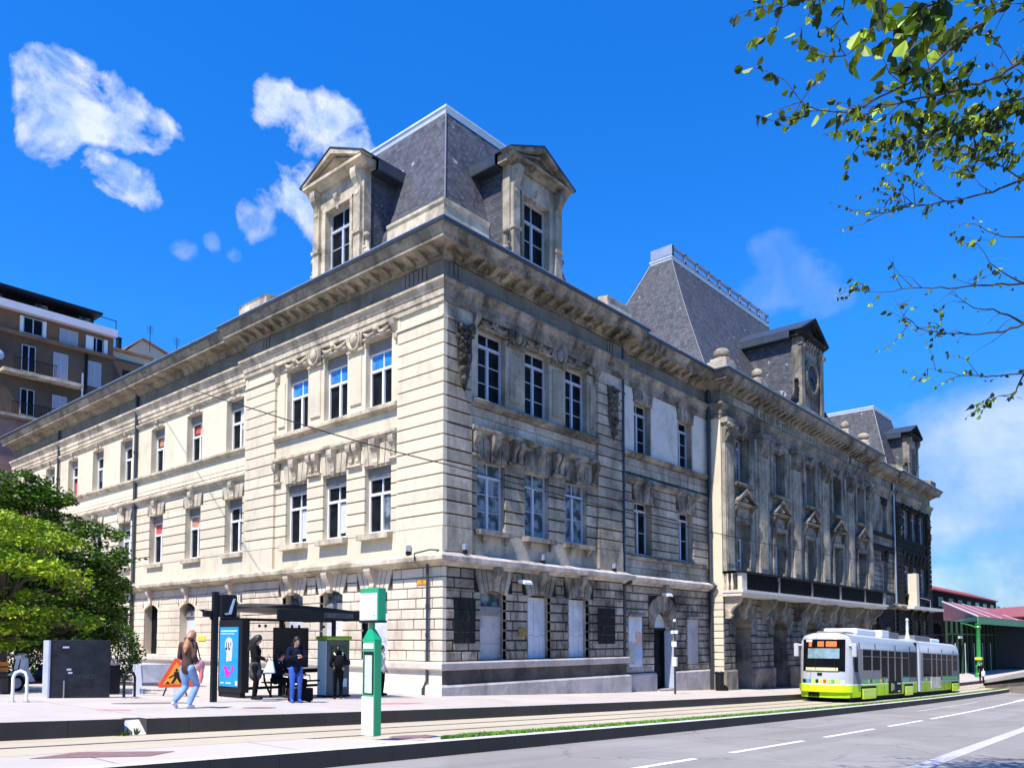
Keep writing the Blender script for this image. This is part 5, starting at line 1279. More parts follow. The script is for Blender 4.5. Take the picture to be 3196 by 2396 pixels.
# scooter
sc = thing('motor_scooter', 'black motor scooter with a white leg shield parked beside the black board', 'motor scooter', (-10.75, 5.1, g(-10.8)), R(200))
def wheel(x, r=.24):
    mb = MB(); ang = [2*PI*i/20 for i in range(21)]; mb.tube([(x+(r-.05)*math.cos(a), 0, r+(r-.05)*math.sin(a)) for a in ang], .055, 8, cap=False); o = mb.build('tyre', M['blackr'], sc, smooth=True)
    mb = MB(); mb.lathe((x, 0, r), [(.02, -.03), (.14, -.03), (.14, .03), (.02, .03)], 14, axis='y'); mb.build('rim', M['zinc'], o)
wheel(-.62); wheel(.62)
mb = MB(); mb.prism(TR(0), [(-.75, .40), (-.40, .30), (-.05, .26), (.0, .40), (-.12, .62), (-.70, .66), (-.85, .58)], -.15, .15); mb.build('rear_body', M['anth'], sc, bevel=.03)
mb = MB(); mb.prism(TR(0), [(-.78, .66), (-.10, .62), (-.06, .70), (-.40, .78), (-.80, .76)], -.13, .13); mb.build('seat', M['blackr'], sc, bevel=.03)
mb = MB(); mb.prism(TR(0), [(.18, .26), (.34, .26), (.56, .62), (.50, .92), (.42, .92), (.40, .62)], -.20, .20); mb.build('leg_shield', M['shutter'], sc, bevel=.03)
mb = MB(); mb.prism(TR(0), [(.42, .50), (.86, .38), (.80, .50), (.56, .62)], -.07, .07); mb.build('front_mudguard', M['shutter'], sc, bevel=.02)
mb = MB(); mb.prism(TR(0), [(-.1, .20), (.30, .20), (.34, .28), (-.1, .28)], -.15, .15); mb.build('footboard', M['anth'], sc)
mb = MB(); mb.tube([(.44, -.30, 1.0), (.47, 0, .95), (.44, .30, 1.0)], .02, 8); mb.tube([(.47, 0, .95), (.62, 0, .3)], .03, 8); mb.build('handlebar', M['anth'], sc, smooth=True)
mb = MB(); mb.prism(TR(0), [(.40, .92), (.60, .88), (.62, .98), (.46, 1.06), (.38, 1.0)], -.12, .12); mb.build('headlamp_cowl', M['shutter'], sc, bevel=.03)
for sg in (-1, 1): mb = MB(); mb.tube([(.45, sg*.22, 1.0), (.42, sg*.28, 1.16)], .009, 6); mb.ball((.42, sg*.29, 1.2), .05, 8, 6, (.3, 1, .8)); mb.build('mirror', M['anth'], sc)
# orange bench at the left edge
ob_ = thing('bench', 'orange slatted bench at the left edge of the square', 'bench', (-12.5, 3.2, g(-12)), R(10))
for k in range(2): lb('backrest_slat', ob_, [(-.9, .55, .10, .14, .56+.14*k, .66+.14*k)], plain('orange_slat%d' % k, (.72, .20, .02), .5, 0, .1, 5))
lb('seat', ob_, [(-.9, .55, -.28, .08, .42, .46)], M['anth']); 
for xx in (-.7, .4): lb('leg', ob_, [(xx-.03, xx+.03, -.25, .12, 0, .42)], M['anth'])
# traffic pole by the station door
tp = thing('street_sign_post', 'slim grey sign pole with small white boxes near the arched side door', 'sign post', (12.0, -2.1, g(12)))
mb = MB(); mb.tube([(0, 0, 0), (0, 0, 3.15)], .045, 10); mb.build('pole', M['pipe'], tp, smooth=True)
lb('side_sign', tp, [(-.30, .30, -.075, -.06, 2.5, 3.0)] if False else [(-.04, .04, -.16, .16, 2.62, 2.76)], M['whitem'], 0)
lb('plate', tp, [(-.06, -.05, -.12, .12, 2.05, 2.28)], M['whitem'], 0); lb('control_box', tp, [(-.08, .08, -.09, .09, 1.2, 1.6)], M['whitem'], .02); mb = MB(); mb.ball((0, 0, 3.18), .07, 8, 6); mb.build('cap', M['whitem'], tp)
# litter bin by the centre block
lbn = thing('litter_bin', 'black cylindrical litter bin against the station wall near the balcony', 'litter bin', (18.9, -.75, g(18.9)))
mb = MB(); mb.lathe((0, 0, 0), [(.20, 0), (.22, .05), (.22, .85), (.25, .88), (.25, .95), (.16, .97)], 18); mb.build('drum', M['anth'], lbn, smooth=True)
mb = MB(); mb.lathe((.35, -.1, 0), [(.18, 0), (.20, .08), (.14, .22), (.03, .28)], 14); mb.build('sack', M['blackr'], lbn, smooth=True)
mb = MB(); mb.lathe((0, 0, .965), [(.14, 0), (.13, .03), (.02, .05)], 16); mb.build('lid', M['zinc'], lbn, smooth=True)
# lamps, cameras and plates fixed to the building
def flood(T, s, z, label, sc_=1):
    f = thing('floodlight', label, 'floodlight', (0, 0, 0))
    mb = MB(); mb.prof(T, [(.12, z), (.46, z-.06), (.46, z+.02), (.34, z+.12), (.12, z+.12)], s-.22*sc_, s+.22*sc_); mb.build('housing', M['wpan'], f)
    mb = MB(); mb.box(T, s-.04, s+.04, z+.0, z+.08, .02, .12); mb.build('bracket', M['zinc'], f)
flood(TR(), 4.05, 4.02, 'white floodlight under the ledge between the boarded ground floor windows')
flood(TR(.3), 15.1, 4.02, 'white floodlight above the arched side door')
yp = MB(); yp.box(TL(), .75, 1.25, 3.82, 3.98, .005, .03); tag(yp.build('wall_plate', plain('orange_plate', (.75, .33, .02), .4, 0, .1, 5), None), 'small orange plate high on the sunlit corner of the station', 'wall plate')
yp = MB(); yp.box(TR(), 3.95, 4.40, 2.02, 2.32, .03, .05); o = yp.build('warning_plate', plain('dirty_yellow_plate', (.22, .14, .02), .6, 0, .5, 14), None); tag(o, 'grimy yellow warning plate between two boarded windows', 'wall plate')
yp = MB(); yp.box(TL(.2), 16.3, 17.0, 1.85, 2.05, .005, .03); o = yp.build('wall_plate', plain('yellow_strip', (.80, .62, .02), .4, 0, .1, 5), None); tag(o, 'long yellow strip on the station wall behind the signal post', 'wall plate')
for i, (T_, s, z, lab) in enumerate(((TR(), .95, 5.02, 'small white camera on the ledge at the station corner, street side'), (TR(), 5.3, 4.98, 'small white camera on the ledge below the middle street window'), (TR(), 10.3, 5.0, 'small white camera on the ledge near the first drainpipe'), (TL(), 1.6, 5.0, 'small white camera on the ledge at the sunlit corner'))):
    cmr = thing('security_camera', lab, 'camera', (0, 0, 0), group='cameras along the station ledge')
    mb = MB(); mb.box(T_, s-.07, s+.07, z, z+.22, .06, .20, .02); mb.build('housing', M['zinc'], cmr); mb = MB(); mb.box(T_, s-.05, s+.07, z-.13, z, .05, .2); mb.build('bracket', M['iron'], cmr)
# sign on the facade: tattered posters in the niche left of the door
pz = thing('poster_board', 'tattered pale poster board with red and blue prints left of the side door', 'poster board', (0, 0, 0))
def sheet(name, a, b, c, d, e, m, parent): mb = MB(); mb.box(TR(.3), a, b, c, d, e, e+.012); return mb.build(name, m, parent)
sheet('board', 12.12, 13.32, .62, 2.95, -.06, M['shutter'], pz)
def printm(name, cols, sc_):
    m = newmat(name); t = NT(m); P = t.pos(); v = t.n('ShaderNodeTexVoronoi'); v.inputs['Scale'].default_value = sc_; t.l(P, v.inputs['Vector'])
    n = t.noise(P, sc_*.8, 5, .8, dist=2); r = t.n('ShaderNodeValToRGB'); e = r.color_ramp.elements; e[0].position = .38; e[0].color = (*cols[0], 1); e[1].position = .5; e[1].color = (*cols[1], 1); x_ = e.new(.60); x_.color = (*cols[2], 1); t.l(n, r.inputs[0])
    t.l(r.outputs[0], t.b.inputs['Base Color']); return m
sheet('orange_poster', 12.72, 13.26, 1.62, 2.25, -.045, printm('orange_print', [(.65, .16, .07), (.60, .50, .45), (.45, .10, .04)], 9), pz)
sheet('blue_poster', 12.7, 13.3, .95, 1.60, -.045, printm('blue_print', [(.08, .20, .55), (.50, .55, .65), (.15, .25, .45)], 8), pz)
sheet('grey_poster', 12.16, 12.70, .75, 1.75, -.045, printm('grey_print', [(.06, .06, .07), (.50, .50, .52), (.20, .20, .24)], 10), pz)
# street wires: each its own thing
def wire(pts, r, label):
    mb = MB(); mb.tube(pts, r, 5); o = mb.build('overhead_wire', M['iron'], None); tag(o, label, 'wire', 'overhead wires')
def sag(a, b, s, n=14): a = Vector(a); b = Vector(b); return [a.lerp(b, i/n)-Vector((0, 0, s*4*(i/n)*(1-i/n))) for i in range(n+1)]
p0 = on(440, 1157, 0, -.9); p1 = on(1390, 1448, 1, -6.0); p2 = on(2800, 1760, 1, -6.5)
wire(sag(p0, on(835, 1290, 1, -3), .05)+sag(on(835, 1290, 1, -3), p1, .05)[1:], .014, 'thin black wire crossing the sunlit side facade')
wire(sag(p1, p2, .35, 30), .013, 'thin black wire running along the street front')
# ================================================================ PEOPLE
SKIN = plain('skin', (.52, .30, .22), .5, 0, .08, 10)
def fuse(mb, name, mats, parent, vox=.013, sm=3):
    """union of the tapered pieces grown into one continuous surface"""
    o = mb.build('tmp', mats, None); r = o.modifiers.new('r', 'REMESH'); r.mode = 'VOXEL'; r.voxel_size = vox; r.use_smooth_shade = True
    s = o.modifiers.new('s', 'SMOOTH'); s.factor = .5; s.iterations = sm
    me = bpy.data.meshes.new_from_object(o.evaluated_get(bpy.context.evaluated_depsgraph_get())); bpy.data.objects.remove(o)
    me.materials.clear()
    for m in (mats if isinstance(mats, list) else [mats]): me.materials.append(m)
    for p in me.polygons: p.use_smooth = True; p.material_index = 0
    ob = bpy.data.objects.new(name, me); COL.objects.link(ob); ob.parent = parent; return ob
def limb(mb, pts, rads, n=10):
    for i in range(len(pts)-1):
        mb.tube([pts[i], pts[i+1]], [rads[i], rads[i+1]], n)
    for p, r in zip(pts, rads): mb.ball(p, r*1.0, n, 8)
def hand(mb, wrist, tip_dir, curl_dir, s=1.0, flip=1):
    w = Vector(wrist); d = Vector(tip_dir).normalized(); c = Vector(curl_dir); c = (c-d*c.dot(d)).normalized(); side = d.cross(c)*flip
    pe = w+d*.085*s
    for k in range(4):
        q = side*(.030-.020*k)*s; mb.tube([w+q*.6, pe+q], [.018*s, .014*s], 8); L = (.068, .078, .072, .056)[k]*s
        a = pe+q; b = a+(d*.75+c*.45).normalized()*L*.5; e = b+(d*.3+c*.9).normalized()*L*.5
        mb.tube([a, b, e], [.0105*s, .0095*s, .008*s], 7); mb.ball(e, .008*s, 6, 5)
    a = w+d*.02*s+side*.022*s; b = a+(side*.7+d*.6+c*.3).normalized()*.045*s; e = b+(d*.8+c*.5).normalized()*.035*s
    mb.tube([a, b, e], [.015*s, .012*s, .009*s], 7); mb.ball(e, .009*s, 6, 5); mb.ball(w+d*.05*s, .03*s, 8, 6, (1, 1, 1))
def person(name_lab, loc, rz, J, H=1.68, top=None, topm=None, legm=None, shoem=None, hair=None, skirt=False, bare=False, hood=None, cat='person', hairlen=.12, sleeves=1.0, legw=1.0, topext=0.0, shoe_at=True):
    """J: joints for a 1.70 m body, x forward, y left, z up"""
    k = H/1.70
    P = {a: Vector(b)*k for a, b in J.items()}
    t = thing('person', name_lab, cat, loc, rz)
    b = MB(); pel, che, nec, hd = P['pelvis'], P['chest'], P['neck'], P['head']
    limb(b, [pel, pel.lerp(che, .5), che, nec], [.11*k, .10*k, .125*k, .052*k]); limb(b, [nec, hd-Vector((0, 0, .06*k))], [.05*k, .05*k])
    fdir = (P['face']-hd).normalized(); lat = Vector((0, 0, 1)).cross(fdir).normalized(); upv = fdir.cross(lat)
    rot = Matrix((fdir, lat, upv)).transposed()
    b.ball(hd, .10*k, 14, 12, (.98, .78, 1.18), rot); b.ball(hd+fdir*.035*k-upv*.07*k, .062*k, 10, 8, (1, .85, .9), rot)   # skull, jaw
    b.ball(hd+fdir*.10*k-upv*.015*k, .016*k, 8, 6, (1.2, .8, 1.4), rot); b.ball(hd+fdir*.088*k-upv*.06*k, .014*k, 8, 6, (.8, 1.6, .6), rot)
    for s in (-1, 1):
        b.ball(hd+lat*.078*k*s-fdir*.005*k, .022*k, 8, 6, (.8, .4, 1.2), rot)
        S, E_, Wr = P['sh'+'rl'[s > 0]], P['el'+'rl'[s > 0]], P['wr'+'rl'[s > 0]]
        limb(b, [nec.lerp(S, .3)-Vector((0, 0, .05*k)), S], [.06*k, .052*k]); limb(b, [S, E_, Wr], [.046*k, .036*k, .024*k])
        dv = (Wr-E_).normalized(); hand(b, Wr, P.get('hd'+'rl'[s > 0], Wr+dv)-Wr, fdir*.6+lat*(-s)*.8+Vector((0, 0, .2)), k*1.02, s)
        Hp, K, A = P['hip'+'rl'[s > 0]], P['kn'+'rl'[s > 0]], P['an'+'rl'[s > 0]]
        limb(b, [pel.lerp(Hp, .6), Hp, Hp.lerp(K, .5), K, K.lerp(A, .35), A], [.09*k, .082*k, .072*k, .052*k, .052*k, .034*k])
        T_ = P['toe'+'rl'[s > 0]]; limb(b, [A, A.lerp(T_, .5), T_], [.034*k, .032*k, .026*k])
    body = fuse(b, 'body', [SKIN], t, .0115)
    # face details
    for s in (-1, 1):
        e = MB(); e.ball(hd+fdir*.086*k+lat*.033*k*s+upv*.012*k, .011*k, 8, 6); e.build('eye', M['iron'], body, smooth=True)
    # trousers or tights
    if legm:
        l = MB(); w_ = legw
        limb(l, [pel+Vector((0, 0, .07*k)), pel], [.118*k, .125*k])
        for s in (-1, 1):
            c = 'rl'[s > 0]; Hp, K, A = P['hip'+c], P['kn'+c], P['an'+c]
            limb(l, [pel.lerp(Hp, .6), Hp, Hp.lerp(K, .5), K, K.lerp(A, .4), A+(K-A).normalized()*.02], [.10*k, .096*k*w_**.3, .084*k*w_**.5, .064*k*w_**.5, .060*k*w_, .050*k*w_])
        fuse(l, 'trousers', [legm], t, .0125)
    if topm:
        l = MB(); hem = pel+Vector((0, 0, -.06*k-topext*k))
        limb(l, [hem, pel+Vector((0, 0, .05*k)), pel.lerp(che, .5), che, nec-Vector((0, 0, .05*k))], [.135*k, .128*k, .122*k, .148*k, .075*k], 12)
        for s in (-1, 1):
            c = 'rl'[s > 0]; S, E_, Wr = P['sh'+c], P['el'+c], P['wr'+c]
            limb(l, [che.lerp(S, .6)+Vector((0, 0, .02*k)), S, E_, E_.lerp(Wr, sleeves)], [.09*k, .070*k, .056*k, .042*k])
        if hood: l.ball(hd-fdir*.02*k, .125*k, 12, 10, (1, .88, 1.1), rot) if hood == 'up' else l.ball(nec-fdir*.09*k+Vector((0, 0, .02*k)), .10*k, 10, 8, (.7, 1.1, .8))
        fuse(l, 'jacket', [topm], t, .0135)
    if skirt:
        l = MB(); limb(l, [pel+Vector((0, 0, .08*k)), pel+Vector((0, 0, -.10*k)), pel+Vector((0, 0, -.26*k))], [.125*k, .155*k, .175*k], 14); fuse(l, 'skirt', [skirt], t, .014)
    for s in (-1, 1):
        c = 'rl'[s > 0]; A, T_ = P['an'+c], P['toe'+c]; l = MB(); d = (T_-A); d.z = 0; d = d.normalized() if d.length > 0 else Vector((1, 0, 0))
        limb(l, [A-Vector((0, 0, .005)), A.lerp(T_, .5)-Vector((0, 0, .01)), T_+d*.02], [.048*k, .044*k, .034*k]); limb(l, [A-d*.045*k-Vector((0, 0, .03*k)), T_+d*.02-Vector((0, 0, .008))], [.036*k, .03*k])
        fuse(l, 'shoe', [shoem or M['anth']], t, .011)
    if hair:
        l = MB(); l.ball(hd-fdir*.018*k+upv*.018*k, .108*k, 14, 10, (1.0, .86, 1.12), rot)
        if hairlen > .1:
            limb(l, [hd-fdir*.05*k, hd-fdir*.075*k-upv*.12*k, nec-fdir*.07*k-upv*hairlen*.6*k, nec-fdir*.075*k-upv*hairlen*k], [.09*k, .088*k, .08*k, .035*k])
            for s in (-1, 1): limb(l, [hd+lat*.07*k*s-fdir*.01*k, hd+lat*.075*k*s-upv*.12*k-fdir*.0*k, nec+lat*.07*k*s-upv*hairlen*.5*k], [.035*k, .035*k, .02*k])
        fuse(l, 'hair', [hair], t, .0125)
    return t
STAND = dict(pelvis=(0, 0, .92), chest=(0, 0, 1.26), neck=(0, 0, 1.43), head=(.02, 0, 1.58), face=(.2, 0, 1.56), shr=(0, -.17, 1.38), shl=(0, .17, 1.38), elr=(-.03, -.22, 1.10), ell=(-.03, .22, 1.10),
             wrr=(.08, -.21, .88), wrl=(.08, .21, .88), hipr=(0, -.09, .86), hipl=(0, .09, .86), knr=(.02, -.10, .47), knl=(.02, .10, .47), anr=(-.02, -.10, .075), anl=(-.02, .10, .075), toer=(.13, -.11, .035), toel=(.13, .11, .035))
def pose(**k): d = dict(STAND); d.update(k); return d
jeans = plain('pale_jeans', (.20, .34, .58), .8, 0, .35, 3); brownj = plain('brown_jacket', (.075, .045, .04), .8, 0, .45, 5, spec=.15); blackc = plain('black_cloth', (.009, .009, .011), .9, 0, .2, 6, spec=.1)
navy = plain('navy_cloth', (.008, .011, .026), .9, 0, .2, 6, spec=.1); bluet = plain('blue_tracksuit', (.02, .09, .42), .6, 0, .3, 4); ginger = plain('long_ginger_hair', (.42, .19, .085), .5, 0, .25, 9); darkh = plain('dark_hair', (.012, .009, .008), .5, 0, .3, 9)
pink = plain('pink_cloth', (.60, .30, .30), .8, 0, .25, 5); whites = plain('white_trainers', (.62, .65, .72), .6, 0, .1, 5)
# walking woman, mid stride towards the left-rear, seen from behind her right side
walk = pose(chest=(.03, 0, 1.26), neck=(.06, 0, 1.43), head=(.12, 0, 1.565), face=(.28, .03, 1.48), hipr=(0, -.085, .86), hipl=(0, .085, .86),
            knr=(.20, -.09, .50), anr=(-.06, -.10, .085), toer=(.06, -.11, .03), knl=(.06, .09, .46), anl=(-.30, .08, .16), toel=(-.22, .09, .05),
            elr=(-.10, -.25, 1.12), wrr=(.06, -.22, .93), ell=(.02, .24, 1.12), wrl=(.20, .14, 1.00), hdr=(.10, -.21, .85), hdl=(.30, .06, 1.0))
p = person('woman with long ginger hair in pale jeans walking past the roadwork sign', (-10.78, -3.55, g(-10.78)), R(22), walk, 1.62, topm=brownj, legm=jeans, shoem=whites, hair=ginger, hairlen=.26, legw=1.25, hood='down')
bg_ = thing('shoulder_bag', 'pink and dark shoulder bag carried by the walking woman', 'bag', p.location, R(22))
mb = MB(); mb.ball((.06, -.27, .88), .13, 12, 8, (1, .45, 1.0)); mb.build('bag_body', pink, bg_, smooth=True); mb = MB(); mb.tube([(.1, -.25, .96), (.02, -.20, 1.36), (-.03, -.12, 1.44), (-.08, -.2, 1.3), (.0, -.27, .96)], .014, 6); mb.build('strap', blackc, bg_, smooth=True)
mb = MB(); mb.tube([(.06, -.30, .84), (.05, -.31, .66), (.04, -.30, .52)], [.05, .045, .02], 8); mb.build('hanging_scarf', plain('coral_scarf', (.62, .20, .18), .8, 0, .15, 6), bg_, smooth=True)
# girl in black inside the shelter
g1 = pose(head=(.05, 0, 1.575), face=(.2, -.02, 1.46), elr=(.04, -.24, 1.13), wrr=(.24, -.14, 1.06), ell=(.04, .23, 1.12), wrl=(.24, .08, 1.04))
person('teenager in black with long dark hair standing by the blue poster case', (-7.42, -.62, g(-7.4)), R(-40), g1, 1.70, topm=blackc, legm=blackc, hair=darkh, hairlen=.22, topext=.14, skirt=plain('grey_skirt', (.05, .05, .055), .9, 0, .2, 5))
hb_ = thing('handbag', 'white and grey handbag held by the teenager in black', 'bag', (-7.22, -.95, g(-7.3)+.78), R(-40))
mb = MB(); mb.prism(TR(0), [(-.16, -.08), (.16, -.08), (.10, .24), (-.02, .26)], -.06, .06); mb.build('bag_body', M['wpan'], hb_, bevel=.03); mb = MB(); mb.tube([(-.08, 0, .2), (-.02, 0, .42), (.08, 0, .2)], .012, 6); mb.build('handle', blackc, hb_)
# seated person
SIT = dict(pelvis=(0, 0, .56), chest=(.08, 0, .90), neck=(.14, 0, 1.06), head=(.20, 0, 1.19), face=(.37, 0, 1.12), shr=(.12, -.17, 1.01), shl=(.12, .17, 1.01), elr=(.20, -.22, .76), ell=(.20, .22, .76), wrr=(.40, -.10, .70), wrl=(.40, .10, .70),
           hipr=(.0, -.09, .52), hipl=(.0, .09, .52), knr=(.42, -.10, .50), knl=(.42, .11, .50), anr=(.40, -.10, .08), anl=(.34, .11, .08), toer=(.54, -.11, .035), toel=(.48, .12, .035))
person('person in a dark blue coat sitting on the shelter bench, bent forward', (-6.15, .42, g(-6.1)), R(-75), SIT, 1.66, topm=navy, legm=blackc, hair=darkh, hairlen=.05)
person('person in black sitting further back on the shelter bench', (-5.55, .50, g(-5.5)), R(-70), SIT, 1.60, topm=blackc, legm=blackc, hair=darkh, hairlen=.05)
# man in blue tracksuit trousers
m1 = pose(head=(.04, 0, 1.57), face=(.2, 0, 1.50), elr=(.06, -.25, 1.14), wrr=(.24, -.06, 1.20), ell=(.06, .25, 1.14), wrl=(.22, .08, 1.16), hdr=(.30, .06, 1.22), hdl=(.26, 0, 1.18), knr=(.05, -.10, .48), anr=(.02, -.10, .075), toer=(.16, -.13, .035))
person('young man in a navy hoodie and bright blue tracksuit trousers with folded arms', (-7.28, -2.25, g(-7.3)), R(-105), m1, 1.66, topm=navy, legm=bluet, hair=darkh, hairlen=.05, shoem=bluet, hood='down', legw=1.05)
sk = thing('travel_bag', 'black travel bag on the platform behind the young man in blue trousers', 'bag', (-7.0, -2.05, g(-7.0)), R(-12))
mb = MB(); mb.box(ID, -.30, .30, .03, .36, -.13, .13, .03); mb.build('bag_body', blackc, sk, bevel=.05); mb = MB(); mb.tube([(-.12, 0, .36), (-.08, 0, .46), (.08, 0, .46), (.12, 0, .36)], .013, 6); mb.build('handle', blackc, sk); 
for sg in (-1, 1): mb = MB(); mb.lathe((sg*.22, 0, .035), [(.01, -.12), (.035, -.12), (.035, .12), (.01, .12)], 12, axis='y'); mb.build('wheel', M['blackr'], sk)
# boy at the ticket machine
k1 = pose(head=(.05, 0, 1.57), face=(.2, 0, 1.50), elr=(.0, -.25, 1.14), wrr=(.22, -.18, 1.10), ell=(.0, .25, 1.12), wrl=(.20, .16, 1.02), knr=(.06, -.10, .48), anr=(.04, -.10, .075), toer=(.18, -.12, .035))
person('boy in a black jacket with white bands using the ticket machine', (-5.0, -.95, g(-5.0)), R(62), k1, 1.50, topm=blackc, legm=blackc, hair=darkh, hairlen=.04, hood='down')
rk = thing('rucksack', 'black rucksack with white straps on the back of the boy', 'bag', (-5.0, -.95, g(-5.0)), R(62))
mb = MB(); mb.ball((-.20, 0, 1.06), .17, 12, 10, (.62, .85, 1.15)); mb.build('bag_body', blackc, rk, smooth=True)
for sg in (-1, 1): mb = MB(); mb.tube([(-.12, sg*.10, 1.24), (.0, sg*.12, 1.30), (.12, sg*.12, 1.18), (.06, sg*.15, .95)], .022, 6); mb.build('strap', M['wpan'], rk, smooth=True)
# person half hidden behind the totem, and one far away by the hall
q = CAM+ray(1190, 2150)*(26/F_)
person('person in dark clothes half hidden behind the green stop totem', (q.x, q.y, g(q.x)), R(-60), pose(), 1.62, topm=plain('white_top', (.62, .58, .55), .8), legm=blackc, hair=darkh, hairlen=.1)
q = CAM+ray(3064, 2125)*(62/F_)
person('distant person in black walking near the green column', (q.x, q.y, g(q.x)+.02), R(200), pose(knl=(.12, .09, .48), anl=(.12, .10, .08), toel=(.26, .10, .04)), 1.70, topm=blackc, legm=blackc, hair=darkh, hairlen=.1)
wb = thing('carrier_bag', 'white carrier bag held by the distant person near the green column', 'bag', (q.x-.35, q.y-.2, g(q.x)+.62))
mb = MB(); mb.prism(TR(0), [(-.22, 0), (.22, 0), (.26, .2), (.12, .42), (-.12, .42), (-.26, .2)], -.1, .1); mb.build('bag_body', M['wpan'], wb, bevel=.04); mb = MB(); mb.tube([(-.08, 0, .4), (0, 0, .6), (.08, 0, .4)], .015, 6); mb.build('handle', M['wpan'], wb)
# ================================================================ VEGETATION
def leafmat(name, c1, c2, trans=.4):
    m = newmat(name); t = NT(m); ge = t.n('ShaderNodeNewGeometry'); c = t.mix(t.ramp(ge.outputs['Random Per Island'], (.45, 0.), (.88, 1.)), c1, c2)
    t.l(c, t.b.inputs['Base Color']); t.b.inputs['Roughness'].default_value = .5; t.b.inputs['Specular IOR Level'].default_value = .35
    tr = t.n('ShaderNodeBsdfTranslucent'); t.l(t.mix(.5, c, (.35, .55, .02)), tr.inputs[0]); mx = t.n('ShaderNodeMixShader'); mx.inputs[0].default_value = trans
    t.l(t.b.outputs[0], mx.inputs[1]); t.l(tr.outputs[0], mx.inputs[2]); t.l(mx.outputs[0], t.out.inputs[0]); return m
M['leafy'] = leafmat('leaf_yellow_green', (.12, .22, .006), (.46, .56, .015), .12)
M['leafg'] = leafmat('leaf_green', (.008, .035, .004), (.12, .26, .012), .10)
M['leafd'] = leafmat('leaf_plane', (.008, .022, .004), (.30, .42, .015), .16)
M['bark'] = plain('bark', (.10, .075, .055), .9, 0, .35, 6, bump=.5); M['twig'] = plain('twig_bark', (.055, .04, .032), .85, 0, .4, 5)
def leaf(mb, p, d, nrm, L, W, fold=.15):
    s = d.cross(nrm).normalized(); b = len(mb.v); u = nrm*fold*W
    mb.v += [tuple(p), tuple(p+d*L*.35+s*W*.5+u), tuple(p+d*L*.75+s*W*.38+u), tuple(p+d*L), tuple(p+d*L*.75-s*W*.38+u), tuple(p+d*L*.35-s*W*.5+u)]
    mb.f += [(b, b+1, b+2, b+3), (b, b+3, b+4, b+5)]; mb.m += [0, 0]
def rv(rr): 
    while True:
        v = Vector((rr.uniform(-1, 1), rr.uniform(-1, 1), rr.uniform(-1, 1)))
        if .05 < v.length < 1: return v
def tree(label, x, y, pads, mat_, nleaf, L, seed, th, trunk_r=.16, flat=.28, group=None, up=.55):
    t = thing('tree', label, 'tree', (0, 0, 0), 0, group); rr = random.Random(seed); z0 = g(x)-.05
    tr = MB(); top = Vector((x+.2, y, th)); tr.tube([(x, y, z0), (x+.08, y+.05, z0+(th-z0)*.35), (x-.05, y, z0+(th-z0)*.7), top], [trunk_r*1.4, trunk_r, trunk_r*.8, trunk_r*.4], 10)
    tk_ = tr.build('trunk', M['bark'], t, smooth=True)
    lm = MB()
    for (px, py, pz, a, b, c) in pads:
        s = Vector((x, y, z0+(min(pz, th)-z0)*rr.uniform(.45, .8))); e = Vector((px, py, pz-c*.3)); m_ = s.lerp(e, .5)+Vector((0, 0, .15*(e-s).length))
        lm.tube([s, m_, e], [trunk_r*.5, trunk_r*.3, .015], 6)
    lm.build('limbs', M['bark'], t, smooth=True)
    lv = MB(); tot = sum(a*b for *_, a, b, c in pads)
    for (px, py, pz, a, b, c) in pads:
        n = int(nleaf*a*b/tot); nc = max(4, n//22)
        for k in range(nc):
            v = rv(rr); r_ = v.length**.45; v = v.normalized()*r_
            if v.z < -.2: v.z *= .5
            cc = Vector((px+v.x*a, py+v.y*b, pz+v.z*c)); cs = rr.uniform(.6, 1.25)*.30
            if mnoise.noise(cc*1.1) < -.28: continue
            for j in range(22):
                o = rv(rr)*cs; o.z *= .45; d = Vector((rr.uniform(-1, 1), rr.uniform(-1, 1), rr.uniform(-.5, .25))).normalized()
                nn = (Vector((0, 0, up*1.6))+rv(rr)).normalized(); leaf(lv, cc+o, d, nn, L*rr.uniform(.6, 1.25), L*.62*rr.uniform(.7, 1.2))
    lv.build('crown', M[mat_], t, recalc=False); return t
def atg(px, py, D): return CAM+ray(px, py)*(D/F_)
def padpx(px, py, D, a, c, b=None): p = at(px, py, D); return (p.x, p.y, p.z, a, b or a, c)
# yellow-green tree (near), its layered boughs catching the sun
pa = [padpx(-60, 1640, 22, 1.9, .30), padpx(60, 1690, 21.5, 1.25, .22), padpx(150, 1690, 22.5, .9, .18), padpx(20, 1760, 21, 1.3, .25), padpx(150, 1785, 21, .95, .18), padpx(-80, 1850, 21, 1.5, .3), padpx(210, 1810, 21.5, .55, .15),
      padpx(30, 1905, 21.2, 1.1, .22), padpx(255, 1830, 22, .45, .12), padpx(-100, 1740, 20.5, 1.4, .3), padpx(40, 1960, 21.6, .9, .2), padpx(230, 1935, 22, .62, .28), padpx(275, 1955, 22.3, .4, .2), padpx(-20, 2010, 21.6, .9, .2), padpx(-150, 1600, 22, 1.5, .3)]
pt = at(-10, 2150, 22); tree('yellow green tree with layered sunlit boughs at the left edge', pt.x, pt.y, pa, 'leafy', 20000, .125, 3, 4.2)
